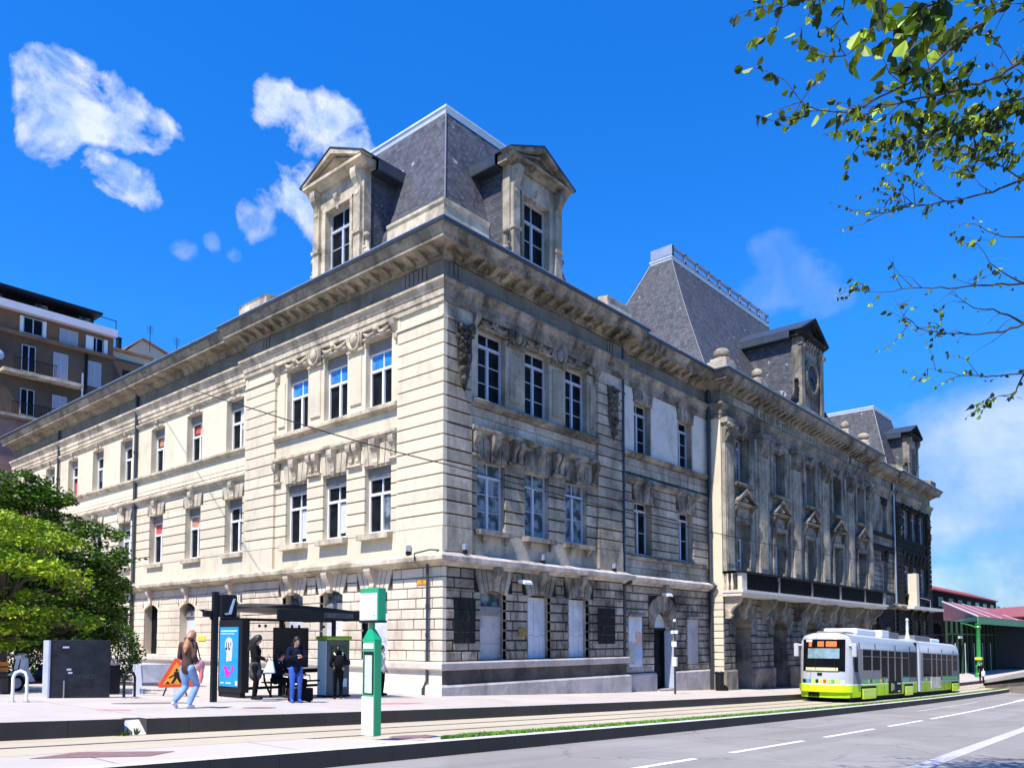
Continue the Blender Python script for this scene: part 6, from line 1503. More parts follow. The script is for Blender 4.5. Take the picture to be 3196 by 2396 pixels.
pb = [padpx(40, 1520, 27, 1.3, .55), padpx(120, 1560, 27, 1.1, .5), padpx(-60, 1560, 27, 1.6, .6), padpx(200, 1650, 27.5, 1.1, .5), padpx(290, 1670, 27, .95, .4), padpx(330, 1740, 27, .85, .45), padpx(60, 1640, 28, 1.6, .7), padpx(240, 1760, 28, 1.6, .8),
      padpx(100, 1780, 28, 1.8, .8), padpx(345, 1810, 27.5, .6, .4), padpx(290, 1850, 28, 1.2, .7), padpx(150, 1900, 28, 1.8, .8), padpx(0, 1850, 28, 1.9, .9), padpx(300, 1930, 28.5, 1.0, .6), padpx(210, 1990, 28.5, 1.5, .6), padpx(60, 2000, 28.5, 1.8, .6), padpx(-80, 1950, 28.5, 2.0, .8), padpx(335, 1990, 29, .6, .5), padpx(150, 1480+70, 27, .7, .35)]
pt = at(170, 2120, 28.3); tree('large dark green leafy tree in front of the sunlit station wing', pt.x, pt.y, pb, 'leafg', 48000, .145, 8, 5.6, .2)
pc = [padpx(-120, 1700, 34, 3, 2.2), padpx(60, 1750, 34, 2.6, 2.0), padpx(200, 1850, 33, 2.2, 1.6), padpx(50, 1950, 33, 2.6, 1.2), padpx(-120, 1930, 33, 2.6, 1.2), padpx(300, 1960, 33, 1.2, .8), padpx(330, 1900, 33, .8, .8)]
pt = at(60, 2120, 33.5); tree('dark tree behind the two trees on the left', pt.x, pt.y, pc, 'leafg', 32000, .21, 12, 5.5, .2)
# clipped dark shrubs under the trees
def shrub(label, px, D, w_, h_, seed):
    p = at(px, 2120, D); z0 = g(p.x); t = thing('shrub', label, 'shrub', (0, 0, 0)); rr = random.Random(seed); lv = MB(); st = MB()
    for k in range(9): a = rr.uniform(0, 2*PI); st.tube([(p.x+.2*math.cos(a), p.y+.2*math.sin(a), z0), (p.x+w_*.6*math.cos(a), p.y+w_*.4*math.sin(a), z0+h_*.7)], [.03, .01], 5)
    st.build('stems', M['twig'], t)
    for k in range(2600):
        v = rv(rr).normalized()*rr.uniform(.75, 1.0); q = Vector((p.x+v.x*w_, p.y+v.y*w_*.6, z0+h_*.5+v.z*h_*.55+.12*mnoise.noise(v*3)))
        if q.z < z0: continue
        leaf(lv, q, (v+rv(rr)).normalized(), (v+rv(rr)*.8).normalized(), .10, .06)
    lv.build('foliage', M['leafg'], t, recalc=False)
shrub('rounded dark shrub behind the motor scooter', 60, 29, 2.2, 1.7, 2); shrub('dark shrub behind the black information board', 250, 29.5, 2.3, 1.9, 4); shrub('small dark shrub at the foot of the station wing', 352, 31, 1.0, 2.3, 6); shrub('dark shrub at the far left edge behind the orange bench', -70, 28, 2.0, 1.8, 9)
wd = MB(); wd.add([tuple(at(405, 1480, 48))], []) if False else None
# weed at the kerb
rr = random.Random(2); wp = MB()
for k in range(26): p = Vector((-13.05+rr.uniform(-.22, .12), YP(-13)-.03, g(-13)-.27)); d = Vector((rr.uniform(-.6, .6), -.3, 1)).normalized(); leaf(wp, p, d, Vector((0, -1, .3)), rr.uniform(.06, .16), .03)
tag(wp.build('weed', M['leafg'], None, recalc=False), 'small green weed growing at the foot of the platform kerb', 'weed')
# overhanging branches top right
def limbpath(pts, rr, wig=.02):
    P_ = [at(*p) for p in pts]; out = []
    for a, b in zip(P_, P_[1:]):
        n = max(2, int((b-a).length/.12))
        for i in range(n): out.append(a.lerp(b, i/n)+rv(rr)*wig*(1 if i else .3))
    out.append(P_[-1]); return out
tb_ = thing('overhanging_tree', 'leafy tree reaching its branches over the top right of the street', 'tree', (0, 0, 0)); rr = random.Random(77)
MAIN = [ # (polyline of px,py,depth), radius start/end (m), leaf density, leaf size
 ([(3420, -260, 9.5), (3196, -30, 9.2), (3125, 25, 9), (3000, 120, 8.8), (2900, 218, 8.8), (2790, 285, 8.8), (2700, 330, 8.8), (2640, 352, 8.9), (2560, 345, 9), (2500, 318, 9), (2447, 248, 9)], .035, .004, .55, .13),
 ([(3420, 60, 10), (3196, 190, 9.6), (3100, 245, 9.4), (2960, 290, 9.2), (2850, 312, 9.1), (2750, 340, 9.1), (2660, 372, 9.2), (2600, 402, 9.2)], .035, .004, .8, .12),
 ([(3420, 240, 10.5), (3196, 305, 10), (3080, 355, 9.8), (2950, 400, 9.6), (2840, 440, 9.6), (2740, 468, 9.7), (2680, 455, 9.7)], .03, .004, 1.0, .10),
 ([(3420, 480, 11), (3196, 560, 10.5), (3100, 600, 10.4), (3000, 622, 10.3), (2890, 640, 10.2), (2800, 652, 10.2), (2760, 665, 10.2)], .028, .004, .45, .075),
 ([(3420, 400, 10.5), (3196, 560, 10.5), (3130, 520, 10.4), (3050, 500, 10.3), (2950, 455, 10.3)], .02, .004, 1.0, .09),
 ([(3420, -420, 8.5), (3196, -130, 8.5), (3050, -30, 8.4), (2900, 20, 8.2), (2760, 30, 8.2), (2700, 120, 8.3), (2640, 175, 8.4)], .03, .004, .75, .15),
 ([(3050, -150, 8), (2800, -60, 8), (2640, -20, 7.9), (2510, 0, 7.8), (2400, 40, 7.8)], .022, .005, .8, .12),
 ([(3420, 900, 12), (3196, 885, 11.6), (3100, 890, 11.5), (2990, 897, 11.4), (2850, 898, 11.3), (2750, 912, 11.3), (2670, 908, 11.4)], .030, .003, .16, .085),
 ([(3420, 1120, 12), (3196, 1010, 11.8), (3130, 1035, 11.7), (3060, 1042, 11.6), (2950, 1040, 11.5), (2870, 1025, 11.5), (2820, 985, 11.5), (2790, 925, 11.6)], .03, .003, .16, .08),
 ([(3196, 1010, 11.8), (3100, 965, 11.7), (3040, 960, 11.6), (2960, 915, 11.6)], .018, .003, .12, .07),
 ([(3420, 1200, 12.5), (3196, 1165, 12.2), (3100, 1172, 12.1), (3000, 1172, 12), (2940, 1160, 12), (2895, 1150, 12)], .022, .003, .2, .08),
 ([(3196, 1165, 12.2), (3170, 1225, 12.1), (3120, 1235, 12), (3080, 1245, 12)], .015, .003, .5, .10),
 ([(3196, 740, 11.4), (3130, 740, 11.4), (3080, 720, 11.3), (3045, 700, 11.3)], .012, .003, .25, .07),
 ([(3196, 885, 11.6), (3140, 855, 11.5), (3090, 820, 11.5), (3050, 760, 11.5)], .014, .003, .9, .085),
]
lvs = MB(); allp = []
for pts, r0, r1, dens, ls in MAIN:
    path = limbpath(pts, rr); allp += path; n = len(path); b = MB(); b.tube(path, [r0+(r1-r0)*(i/(n-1))**.8 for i in range(n)], 7); tw = b
    for i in range(3, n):
        if rr.random() < .42:
            d0_ = (path[i]-path[i-1]).normalized(); d = (d0_*.7+rv(rr)*.9).normalized(); Lt = rr.uniform(.15, .55)*(1 if dens > .4 else 1.1); p_ = path[i]
            q1 = p_+d*Lt*.5; q2 = q1+(d+rv(rr)*.5+Vector((0, 0, rr.choice((-.25, .35))))).normalized()*Lt*.5
            tw.tube([p_, q1, q2], [.006, .004, .0018], 5)
            for q in (q1, q2, p_.lerp(q1, .5), q1.lerp(q2, .5)):
                for k in range(3):
                    if rr.random() < dens*.9:
                        dd = (d*.5+rv(rr)+Vector((0, 0, -.5))).normalized(); leaf(lvs, q+rv(rr)*.03, dd, rv(rr).normalized(), ls*rr.uniform(.6, 1.3), ls*rr.uniform(.5, .95), .2)
        if rr.random() < dens*.8:
            for k in range(rr.choice((1, 2, 3))): leaf(lvs, path[i]+rv(rr)*.08, (rv(rr)+Vector((0, 0, -.4))).normalized(), rv(rr).normalized(), ls*rr.uniform(.5, 1.3), ls*rr.uniform(.4, .95), .2)
    b.build('branch', M['twig'], tb_, smooth=True)
# leafier masses
for (px, py, D, w_, h_, n_, ls) in ((2425, 40, 7.8, .2, .13, 34, .11), (2560, 55, 7.9, .3, .2, 34, .14), (2850, 50, 8.3, .6, .22, 90, .19), (2960, 60, 8.6, .5, .2, 50, .16), (2900, 150, 8.8, .3, .25, 22, .19), (2960, 215, 9.1, .45, .25, 55, .16), (3000, 290, 9.3, .6, .2, 90, .13), (2800, 400, 9.6, .7, .2, 120, .10), (2950, 430, 9.8, .8, .25, 190, .10), (3080, 390, 9.8, .6, .28, 140, .11), (3150, 330, 9.7, .4, .35, 90, .10), (3080, 470, 10.2, .6, .25, 130, .095), (3180, 430, 10, .4, .3, 90, .10), (2820, 500, 10.2, .35, .2, 70, .09), (2495, 365, 9, .14, .16, 24, .10), (2620, 155, 8.4, .2, .2, 20, .12), (3160, 20, 9, .4, .2, 70, .11), (2850, 545, 10.3, .3, .1, 50, .07), (2740, 655, 10.2, .35, .08, 60, .06), (2700, 905, 11.4, .3, .1, 40, .075), (2820, 1050, 11.5, .6, .1, 22, .065), (2930, 1010, 11.5, .2, .1, 16, .08), (2960, 1180, 12, .35, .1, 22, .07), (3120, 1250, 12, .3, .1, 20, .09), (3090, 810, 11.5, .25, .25, 30, .08)):
    c = at(px, py, D)
    for k in range(max(3, n_//8)):                                # small twigs, each carrying its own leaves
        v = rv(rr); q = c+rt*v.x*w_+up_*v.y*h_+fw*v.z*.5; d = (rt*-1+rv(rr)*.9).normalized(); Lt = rr.uniform(.18, .42); nb = min(allp, key=lambda w: (w-q).length_squared); s0 = nb if (nb-q).length < 1.3 else q+(rt+rv(rr)*.6)*Lt*.8
        pts_ = [s0, s0.lerp(q, .5)+rv(rr)*.03, q, q+d*Lt*.5+rv(rr)*.03, q+d*Lt]; lvs.mi = 1; lvs.tube(pts_, [.006, .005, .004, .003, .0015], 4); lvs.mi = 0
        for j in range(8):
            a = pts_[1+j//3] if j < 8 else q; p_ = a.lerp(pts_[min(4, 2+j//3)], rr.random()); leaf(lvs, p_, (rv(rr)+d*.6+Vector((0, 0, -.7))).normalized(), (rv(rr)+Vector((0, 0, .2))).normalized(), ls*rr.uniform(.5, 1.25), ls*rr.uniform(.45, .95), .22)
lvs.build('foliage', [M['leafd'], M['twig']], tb_, recalc=False)
tb2 = MB(); bp = at(3900, 900, 11); bz = g(bp.x)-.5; tb2.tube([(bp.x, bp.y, bz), (bp.x, bp.y, 4), (bp.x-.1, bp.y+.1, 7.5), (bp.x+.2, bp.y, 11)], [.34, .28, .20, .08], 14); tb2.build('trunk', M['bark'], tb_, smooth=True)
lb2 = MB()
for pts, *_ in MAIN:
    if pts[0][0] > 3300: e = at(*pts[0]); lb2.tube([(bp.x, bp.y, max(3.5, e.z-1.6)), Vector((bp.x, bp.y, e.z-.5)).lerp(e, .5), e], [.10, .07, .036], 8)
lb2.build('limbs', M['bark'], tb_, smooth=True)

# ================================================================ APARTMENT BLOCK AND HOUSES BEHIND THE WING
M['apt'] = stone('apartment_render', (.15, .105, .075), (.07, .05, .04), .35, iv=.05, fine=.1, bump=.2)
M['aptb'] = plain('orange_brown_cladding', (.20, .105, .055), .8, 0, .14, 2); M['aptp'] = plain('pink_render', (.28, .165, .15), .9, 0, .2, 1.5, bump=.3)
M['aptw'] = plain('pale_balcony_band', (.62, .60, .66), .6, 0, .05, 1); M['curtain'] = plain('net_curtain', (.36, .365, .41), .7, 0, .1, 4)
ap = thing('apartment_building', 'brown apartment block with a pale roof terrace band and balconies rising behind the station wing', 'apartment building', (0, 0, 0))
TA = lambda s, z, d: (s, 50-d, z); X0, X1 = -9, 9.25
def ab(name, boxes, mat_, par=None, ch=0):
    mb = MB()
    for b in boxes: mb.box(TA, *b, ch)
    return mb.build(name, M[mat_] if isinstance(mat_, str) else mat_, par or ap)
ab('wall', [(X0, X1, -2, 25.85, -9, 0)], 'apt'); ab('wall', [(X0, X1, 25.85, 27.55, -9, -.0)], 'aptb'); ab('wall', [(X0, X1-1.2, 28.0, 29.2, -8, -1.2)], 'anth')
ab('terrace_band', [(X0, X1+.1, 27.55, 28.15, -9, .55)], 'aptw'); ab('terrace_rail', [(X1-1.4, X1, 28.9, 28.95, .45, .5), (X1-.05, X1, 28.15, 28.95, .45, .5)], 'iron')
ab('roof', [(X0, X1-1.0, 29.2, 29.42, -8, .2)], 'anth')
ab('floor_slab', [(X0, X1, 25.6, 25.9, 0, .45)], 'apt')
for i, s in enumerate((.2, 1.4, 2.5, 3.5, 4.6, 5.8, 6.9)): ab('terrace_glass', [(s, s+.95, 28.15, 29.1, -1.2, -1.15+.05*(i % 3))], ('pane_g', 'pane', 'pane')[i % 3])
def awin(s0, s1, z0, z1, open_=None, m='curtain'):
    f = ab('window', [(s0, s1, z0, z0+.06, .01, .06), (s0, s1, z1-.06, z1, .01, .06), (s0, s0+.06, z0+.06, z1-.06, .01, .06), (s1-.06, s1, z0+.06, z1-.06, .01, .06), ((s0+s1)/2-.04, (s0+s1)/2+.04, z0+.06, z1-.06, .01, .06)], 'frame_b')
    ab('pane', [(s0+.06, s1-.06, z0+.06, z1-.06, .005, .02)], m, f); return f
f = awin(2.35, 3.75, 26.05, 27.35, m='pane'); ab('shutter_leaf', [(2.1, 2.34, 26.05, 27.35, .01, .09)], 'frame_w', f); ab('shutter_leaf', [(3.76, 4.0, 26.05, 27.35, .01, .09)], 'frame_w', f)
f = awin(5.0, 6.4, 25.95, 27.2); f = awin(7.3, 8.4, 25.95, 27.2, m='pane'); ab('shutter_leaf', [(7.0, 7.6, 25.95, 27.2, .07, .1)], 'frame_w', f); ab('shutter_leaf', [(8.45, 8.75, 25.95, 27.2, .01, .09)], 'frame_w', f)
for z in (22.4, 18.9, 15.4):
    for s0, s1, mm in ((-4.5, -3.4, 'pane'), (-1.6, -.4, 'curtain'), (2.3, 3.3, 'pane'), (4.6, 5.7, 'curtain'), (7.2, 8.3, 'curtain')): awin(s0, s1, z+.6, z+2.7, m=mm)
    bl_ = ab('balcony', [(.8 if z > 20 else -7, 6.6, z+.05, z+.32, 0, 1.0)], 'mould')
    mb = MB(); s = 1.5
    while s < 4.6: mb.box(TA, s, s+.03, z+.32, z+1.3, .93, .96); s += .12
    mb.box(TA, 1.45, 4.6, z+1.28, z+1.33, .92, .97); mb.build('balcony_rail', M['iron'], bl_)
ab('white_pipe', [(6.75, 6.87, 14, 23.9, .05, .17)], 'whitem'); ab('brown_pipe', [(7.0, 7.2, 14, 25.6, .02, .14)], 'iron')
mb = MB(); mb.lathe((.5, 49.2, 23.6), [(.02, -.1), (.35, -.02), (.40, .0)], 16, axis='y'); mb.build('satellite_dish', M['frame_b'], ap)
for s in (2.9, 1.0): ab('roof_vent', [(s, s+.45, 29.42, 29.75, -2, -1.6)], 'anth')
def house(label, s0, s1, zt, Y, dep, m, roofm, gable=0, ch=(), cat='house', zb=0, pk=.55):
    h = thing('house', label, cat, (0, 0, 0), 0); T_ = lambda s, z, d: (s, Y-d, z)
    mb = MB(); mb.box(T_, s0, s1, zb, zt, -dep, 0); mb.build('wall', M[m], h)
    mb = MB()
    if gable: c = s0+(s1-s0)*pk; mb.prism(T_, [(s0-.2, zt), (c, zt+gable), (s1+.2, zt), (s1+.2, zt+.12), (c, zt+gable+.14), (s0-.2, zt+.12)], -dep-.1, .25); q = MB(); q.prism(T_, [(s0, zt), (s1, zt), (c, zt+gable)], -dep, -.02); q.build('gable', M[m], h)
    else: mb.box(T_, s0-.15, s1+.15, zt, zt+.2, -dep-.1, .3)
    rf_ = mb.build('roof', M[roofm], h)
    for (s, w_, hh) in ch: q = MB(); q.box(T_, s, s+w_, zt, zt+gable*.5+hh, -2.5, -1.9); q.box(T_, s-.04, s+w_+.04, zt+gable*.5+hh, zt+gable*.5+hh+.08, -2.54, -1.86); q.build('chimney', M['anth'], rf_)
    return h, T_
M['tile'] = plain('roof_tiles', (.32, .17, .11), .85, 0, .25, 3, bump=.4)
h1, T1 = house('lower cream house with a slanting roof edge right of the apartment block', 9.35, 13.8, 27.6, 53, 8, 'clean', 'tile', 0, ())
q = MB(); q.box(T1, 10.2, 13.4, 20, 26.9, .01, .2); q.build('dark_bay', M['apt'], h1); q = MB(); q.box(T1, 11.2, 12.4, 24.6, 26.0, .2, .24); q.build('window', M['anth'], h1)
h2, T2 = house('cream gabled house with chimneys and aerials behind the station wing', 13.0, 18.2, 29.1, 56, 8, 'clean', 'tile', 1.3, ((12.9, .3, .9), (15.2, .35, .8), (17.2, .7, .7)), pk=.25)
for s, hh in ((14.6, 2.2), (17.2, 1.8)):
    q = MB(); q.tube([(s, 55, 29), (s, 55, 29.4+hh)], .03, 6)
    for k in range(4): q.tube([(s-.35+.03*k, 55, 29.2+hh-.18*k), (s+.35-.03*k, 55, 29.25+hh-.18*k)], .018, 5)
    q.build('aerial', M['iron'], h2)
h3, T3 = house('pink rendered house with a pale eave below the apartment block', -4.5, 6.0, 18.1, 46.5, 3, 'aptp', 'apt', 0, ())
q = MB(); q.box(T3, 1.0, 4.4, 14.5, 17.8, .01, .05); q.build('pink_panel', M['aptp'], h3)
hs_ = MB()
hs_.add([(-200, 56, -2), (-9, 56, -2), (60, 75, 0), (60, 160, 10), (-200, 160, 24)], [(0, 1, 2, 3, 4)])
o = hs_.build('hillside', M['soil'], None); o['kind'] = 'structure'

# ================================================================ HALL WITH RED ROOFS ON THE RIGHT
M['redroof'] = plain('red_sheet_roof', (.28, .075, .075), .7, 0, .10, 1.2); M['redrooff'] = plain('dark_red_roof', (.27, .05, .045), .8, 0, .15, 1)
M['greend'] = plain('dark_green_paint', (.02, .06, .035), .5, 0, .15, 4, spec=.3); M['greenp'] = plain('green_ironwork', (.03, .27, .06), .4, 0, .12, 4, coat=.3); M['greenpd'] = plain('green_fascia', (.07, .22, .10), .5, 0, .12, 4)
hl = thing('market_hall', 'open hall with red sheet roofs and green iron columns beyond the station', 'hall', (0, 0, 0))
A = Vector((71.2, -2.0, 0)); gz = -2.05
rA = Vector((70.2, 1.2, 4.3)); 
def v3(x, y, z): return (x, y, z)
mb = MB()                                                   # low hipped canopy roof: hip end towards the station
e1 = (71.6, -2.4, 4.2); e2 = (150, -2.4, 4.2); e0 = (71.0, 7.9, 4.2); r0_ = tuple(on(2941, 1876, 1, 8)); e0 = (r0_[0], 7.9, 4.2); r1 = (150, 8, r0_[2]); e3 = (150, 18, 4.1)
mb.add([e0, e1, e2, r1, r0_, e3], [(0, 1, 4), (1, 2, 3, 4), (0, 4, 3, 5)]); ro = mb.build('canopy_roof', M['redroof'], hl, recalc=False); so_ = ro.modifiers.new('s', 'SOLIDIFY'); so_.thickness = .12
mb = MB(); mb.tube([e1, r0_], .09, 6); mb.build('roof_hip', M['aptw'], ro)
for k in (5.5, 12, 22):
    a = Vector((e1[0]+k, e1[1], e1[2])); b = Vector((r0_[0]+k, r0_[1], r0_[2])); mb = MB(); mb.tube([a+Vector((0, 0, .06)), b+Vector((0, 0, .06))], .05, 6); mb.build('roof_rib', M['aptw'], ro)
def beam(a, b, z0, z1, w_, mat_, name, par=hl):
    a = Vector(a); b = Vector(b); d = (b-a); d.z = 0; n = Vector((-d.y, d.x, 0)).normalized()*w_; mb = MB()
    mb.add([(*(a+n).xy, z0), (*(a-n).xy, z0), (*(b-n).xy, z0), (*(b+n).xy, z0), (*(a+n).xy, z1), (*(a-n).xy, z1), (*(b-n).xy, z1), (*(b+n).xy, z1)], [(0, 1, 2, 3), (7, 6, 5, 4), (0, 4, 5, 1), (1, 5, 6, 2), (2, 6, 7, 3), (3, 7, 4, 0)]); return mb.build(name, mat_, par)
beam(e0, e1, 3.75, 4.2, .06, M['greenpd'], 'fascia'); beam(e1, e2, 3.45, 4.1, .06, M['greenpd'], 'fascia')
def column(x, y):
    z = g(x); mb = MB(); mb.lathe((x, y, z), [(.42, 0), (.42, .25), (.34, .35), (.30, .5), (.30, 1.0), (.36, 1.1), (.24, 1.2), (.20, 1.3), (.19, 4.8), (.30, 4.95), (.22, 5.1), (.30, 5.4)], 14); c_ = mb.build('column', M['greenp'], hl, smooth=True)
    mb = MB(); mb.box(ID, x-.3, x+.3, z+1.72, z+1.98, y-.3, y+.3); mb.build('yellow_band', plain('yellow_band', (.75, .60, .02), .5) if 'yb' not in M else M['yb'], c_)
    mb = MB(); mb.tube([(x, y, z+4.9), (x-.5, y+.5, z+5.15), (x-1.0, y+1.3, z+5.4)], [.08, .06, .04], 8); mb.build('bracket_arm', M['greenp'], c_)
column(72.0, -2.3)
beam((73.4, 1.5, 0), (150, 1.5, 0), -3, 3.9, .15, M['dark'], 'hall_wall'); beam((73.4, 1.5, 0), (72.5, 12, 0), -3, 3.9, .15, M['dark'], 'hall_wall')
for i in range(8):
    a = Vector((75, 1.6, 0)).lerp(Vector((112, 1.6, 0)), (i+.5)/8); z = g(a.x)
    mb = MB(); mb.box(ID, a.x-.12, a.x+.12, z, z+1.15, a.y-.5, a.y-.28); mb.build('green_post', M['greenp'], hl)
    mb = MB(); mb.box(ID, a.x+.5, a.x+.56, z, z+3.4, a.y-.62, a.y-.56); mb.build('white_mullion', M['zincl'], hl)
for i in range(16):
    x_ = 74.6+2.3*i; z = g(x_); mb = MB(); mb.box(ID, x_-.1, x_+.1, z, 3.9, 1.0, 1.2); mb.box(ID, x_+.1, x_+2.2, 2.4, 2.55, 1.05, 1.15); mb.build('hall_post', M['greend'], hl)
for i in range(3):
    a = Vector((80, 1.6, 0)).lerp(Vector((105, 1.6, 0)), i/2.2); mb = MB(); mb.box(ID, a.x-.6, a.x+.8, 2.0, 2.28, a.y-.7, a.y-.5); mb.build('hanging_sign', M['wpan' if i != 1 else 'iron'], hl)
# upper hall behind
mb = MB(); u0_ = Vector((66, 14, 0)); 
hb2 = thing('upper_hall', 'long dark hall with a low red roof and windows behind the market hall', 'hall', (0, 0, 0))
p0_ = on(2915, 1822, 1, 12); p1_ = on(3030, 1850, 1, 8); p2_ = on(3180, 1890, 1, 4)
B0, B1 = Vector((76, 12, 0)), Vector((118, -3, 0))
def zat(px, py, a, b, off):                                     # height of the plane a-b under a pixel
    r = ray(px, py); n = Vector((b-a).yx); n = Vector((-(b-a).y, (b-a).x, 0)); t_ = (a-CAM).dot(n)/r.dot(n); return CAM+r*t_
B0, B1 = Vector((70, 14, 0)), Vector((170, 14, 0)); q0 = on(2915, 1841, 1, 14); q1 = Vector((175, 14, q0.z)); w0 = q0
beam((q0.x-2, 14, 0), (q1.x, 14, 0), 2, min(q0.z, q1.z)+.0, .2, M['dark'], 'wall', hb2)
t0_ = zat(2915, 1822, B0, B1, 0); t1_ = zat(3030, 1848, B0, B1, 0)
mb = MB(); zz0, zz1 = q0.z, q1.z; nrm = Vector((0, 1, 0))
ea, eb = Vector((q0.x-3, q0.y, q0.z+.1)), Vector((q1.x, q1.y, q1.z+.0)); ra, rb = ea+nrm*5+Vector((0, 0, 1.9)), eb+nrm*5+Vector((0, 0, 1.9))
ea -= nrm*.6; eb -= nrm*.6
mb.add([ea, eb, rb, ra, ra+nrm*6-Vector((0, 0, 2)), rb+nrm*6-Vector((0, 0, 2))], [(0, 1, 2, 3), (3, 2, 5, 4), (0, 3, 4)]); o = mb.build('roof', M['redrooff'], hb2, recalc=False); o.modifiers.new('s', 'SOLIDIFY').thickness = .25
for i in range(9):
    a = Vector((q0.x+3+i*7, q0.y, 0)); zt_ = q0.z
    beam(a+Vector((-1.6, .0, 0))-nrm*.25, a+Vector((1.6, 0, 0))-nrm*.25, zt_-2.6, zt_-1.0, .03, M['pane_g' if i > 3 else 'pane'], 'window', hb2)
# second red roof at the right edge
hc = thing('red_roof_building', 'low building with a flat red roof at the right edge behind the hall', 'building', (0, 0, 0))
c0 = at(3080, 1900, 112); c1 = at(3260, 1885, 112); d0_ = at(3080, 1925, 104); d1_ = at(3260, 1920, 104)
mb = MB(); mb.add([d0_, d1_, c1, c0], [(0, 1, 2, 3)]); o = mb.build('roof', M['redroof'], hc, recalc=False); o.modifiers.new('s', 'SOLIDIFY').thickness = .3
mb = MB(); mb.add([(*d0_.xy, -4), (*d1_.xy, -4), (*c1.xy, -4), (*c0.xy, -4), (*d0_.xy, d0_.z-.1), (*d1_.xy, d1_.z-.1), (*c1.xy, c1.z-.1), (*c0.xy, c0.z-.1)], [(0, 1, 5, 4), (1, 2, 6, 5), (2, 3, 7, 6), (3, 0, 4, 7)]); mb.build('wall', M['anth'], hc)
# concrete ramp wall by the hall
rw = thing('ramp_wall', 'pale concrete ramp parapet rising to the right past the green column', 'ramp wall', (0, 0, 0))
a = at(3078, 2123, 62); b = at(3215, 2095, 54); n2 = Vector((.6, -.8, 0))*0
mb = MB(); dz = .0
ax, bx = a, b; w_ = Vector((.25, .3, 0))
def quadwall(a, b, zb0, zb1, mat_, name, par, w_):
    mb = MB(); mb.add([(*a.xy, zb0), (*b.xy, zb1), (*(b+w_).xy, zb1), (*(a+w_).xy, zb0), tuple(a), tuple(b), tuple(b+w_), tuple(a+w_)], [(0, 1, 5, 4), (1, 2, 6, 5), (2, 3, 7, 6), (3, 0, 4, 7), (4, 5, 6, 7), (0, 3, 2, 1)]); return mb.build(name, mat_, par)
quadwall(Vector((*a.xy, a.z)), Vector((*b.xy, b.z)), a.z-.22, b.z-.35, M['aptw'], 'rail', rw, w_)
quadwall(Vector((*(a+w_*.3).xy, a.z-.23)), Vector((*(b+w_*.3).xy, b.z-.36)), a.z-.40, b.z-.66, M['dark'], 'gap', rw, w_*.5)
quadwall(Vector((*(a-w_*.2).xy, a.z-.41)), Vector((*(b-w_*.2).xy, b.z-.67)), -3, -3, M['pave'], 'wall', rw, w_*.6)
# lower end kerbs and far ground clutter
for i, (px, D) in enumerate(((3130, 60),)):
    p = at(px, 2150, D)
bo = thing('small_balcony', 'little pale balcony with a sunlit pier on the dark end of the station', 'balcony', (0, 0, 0))
mb = MB(); mb.box(TR(0), 54.4, 64.4, 4.50, 4.74, .4, 1.0); mb.build('slab', M['plinthl'], bo); mb = MB(); mb.box(TR(0), 56.0, 56.8, 4.74, 7.6, .1, .8); mb.build('pier', M['clean'], bo)
mb = MB(); mb.tube([(56.8, -.9, 5.5), (60, -.9, 5.4)], .03, 5); mb.tube([(60, -.9, 4.74), (60, -.9, 5.4)], .03, 5); mb.build('rail', M['zinc'], bo)
M['greengrass'] = M['grass']
strip('verge', lambda x: YK(x)+2.2, lambda x: YK(x)+.1, -.24, -.24, M['grass'], [56, 58, 60, 64, 70, 80, 94, 120])
# ================================================================ SKY, SUN, CAMERA
SUN_EL = R(58); SUN_AZ = Vector((-math.cos(R(10)), -math.sin(R(10)), 0))    # from the left, grazing the street front
wld = bpy.data.worlds.new('World'); scene.world = wld; wld.use_nodes = True
nt = wld.node_tree; nt.nodes.clear()
class WN(NT):
    def __init__(s): s.t = nt
t = WN()
out = t.n('ShaderNodeOutputWorld'); bg = t.n('ShaderNodeBackground'); t.l(bg.outputs[0], out.inputs[0])
sky = t.n('ShaderNodeTexSky', sky_type='NISHITA'); sky.sun_disc = False; sky.sun_elevation = SUN_EL
sky.sun_rotation = math.atan2(SUN_AZ.x, SUN_AZ.y); sky.air_density = 1.0; sky.dust_density = .0; sky.ozone_density = 3.0; sky.altitude = 300
hs = t.n('ShaderNodeHueSaturation'); hs.inputs['Saturation'].default_value = 1.35; hs.inputs['Value'].default_value = 1.6; hs.inputs['Hue'].default_value = .505
t.l(sky.outputs[0], hs.inputs['Color'])
D = t.n('ShaderNodeTexCoord').outputs['Generated']
def cdir(px, py):
    r = ray(px, py).normalized(); return r
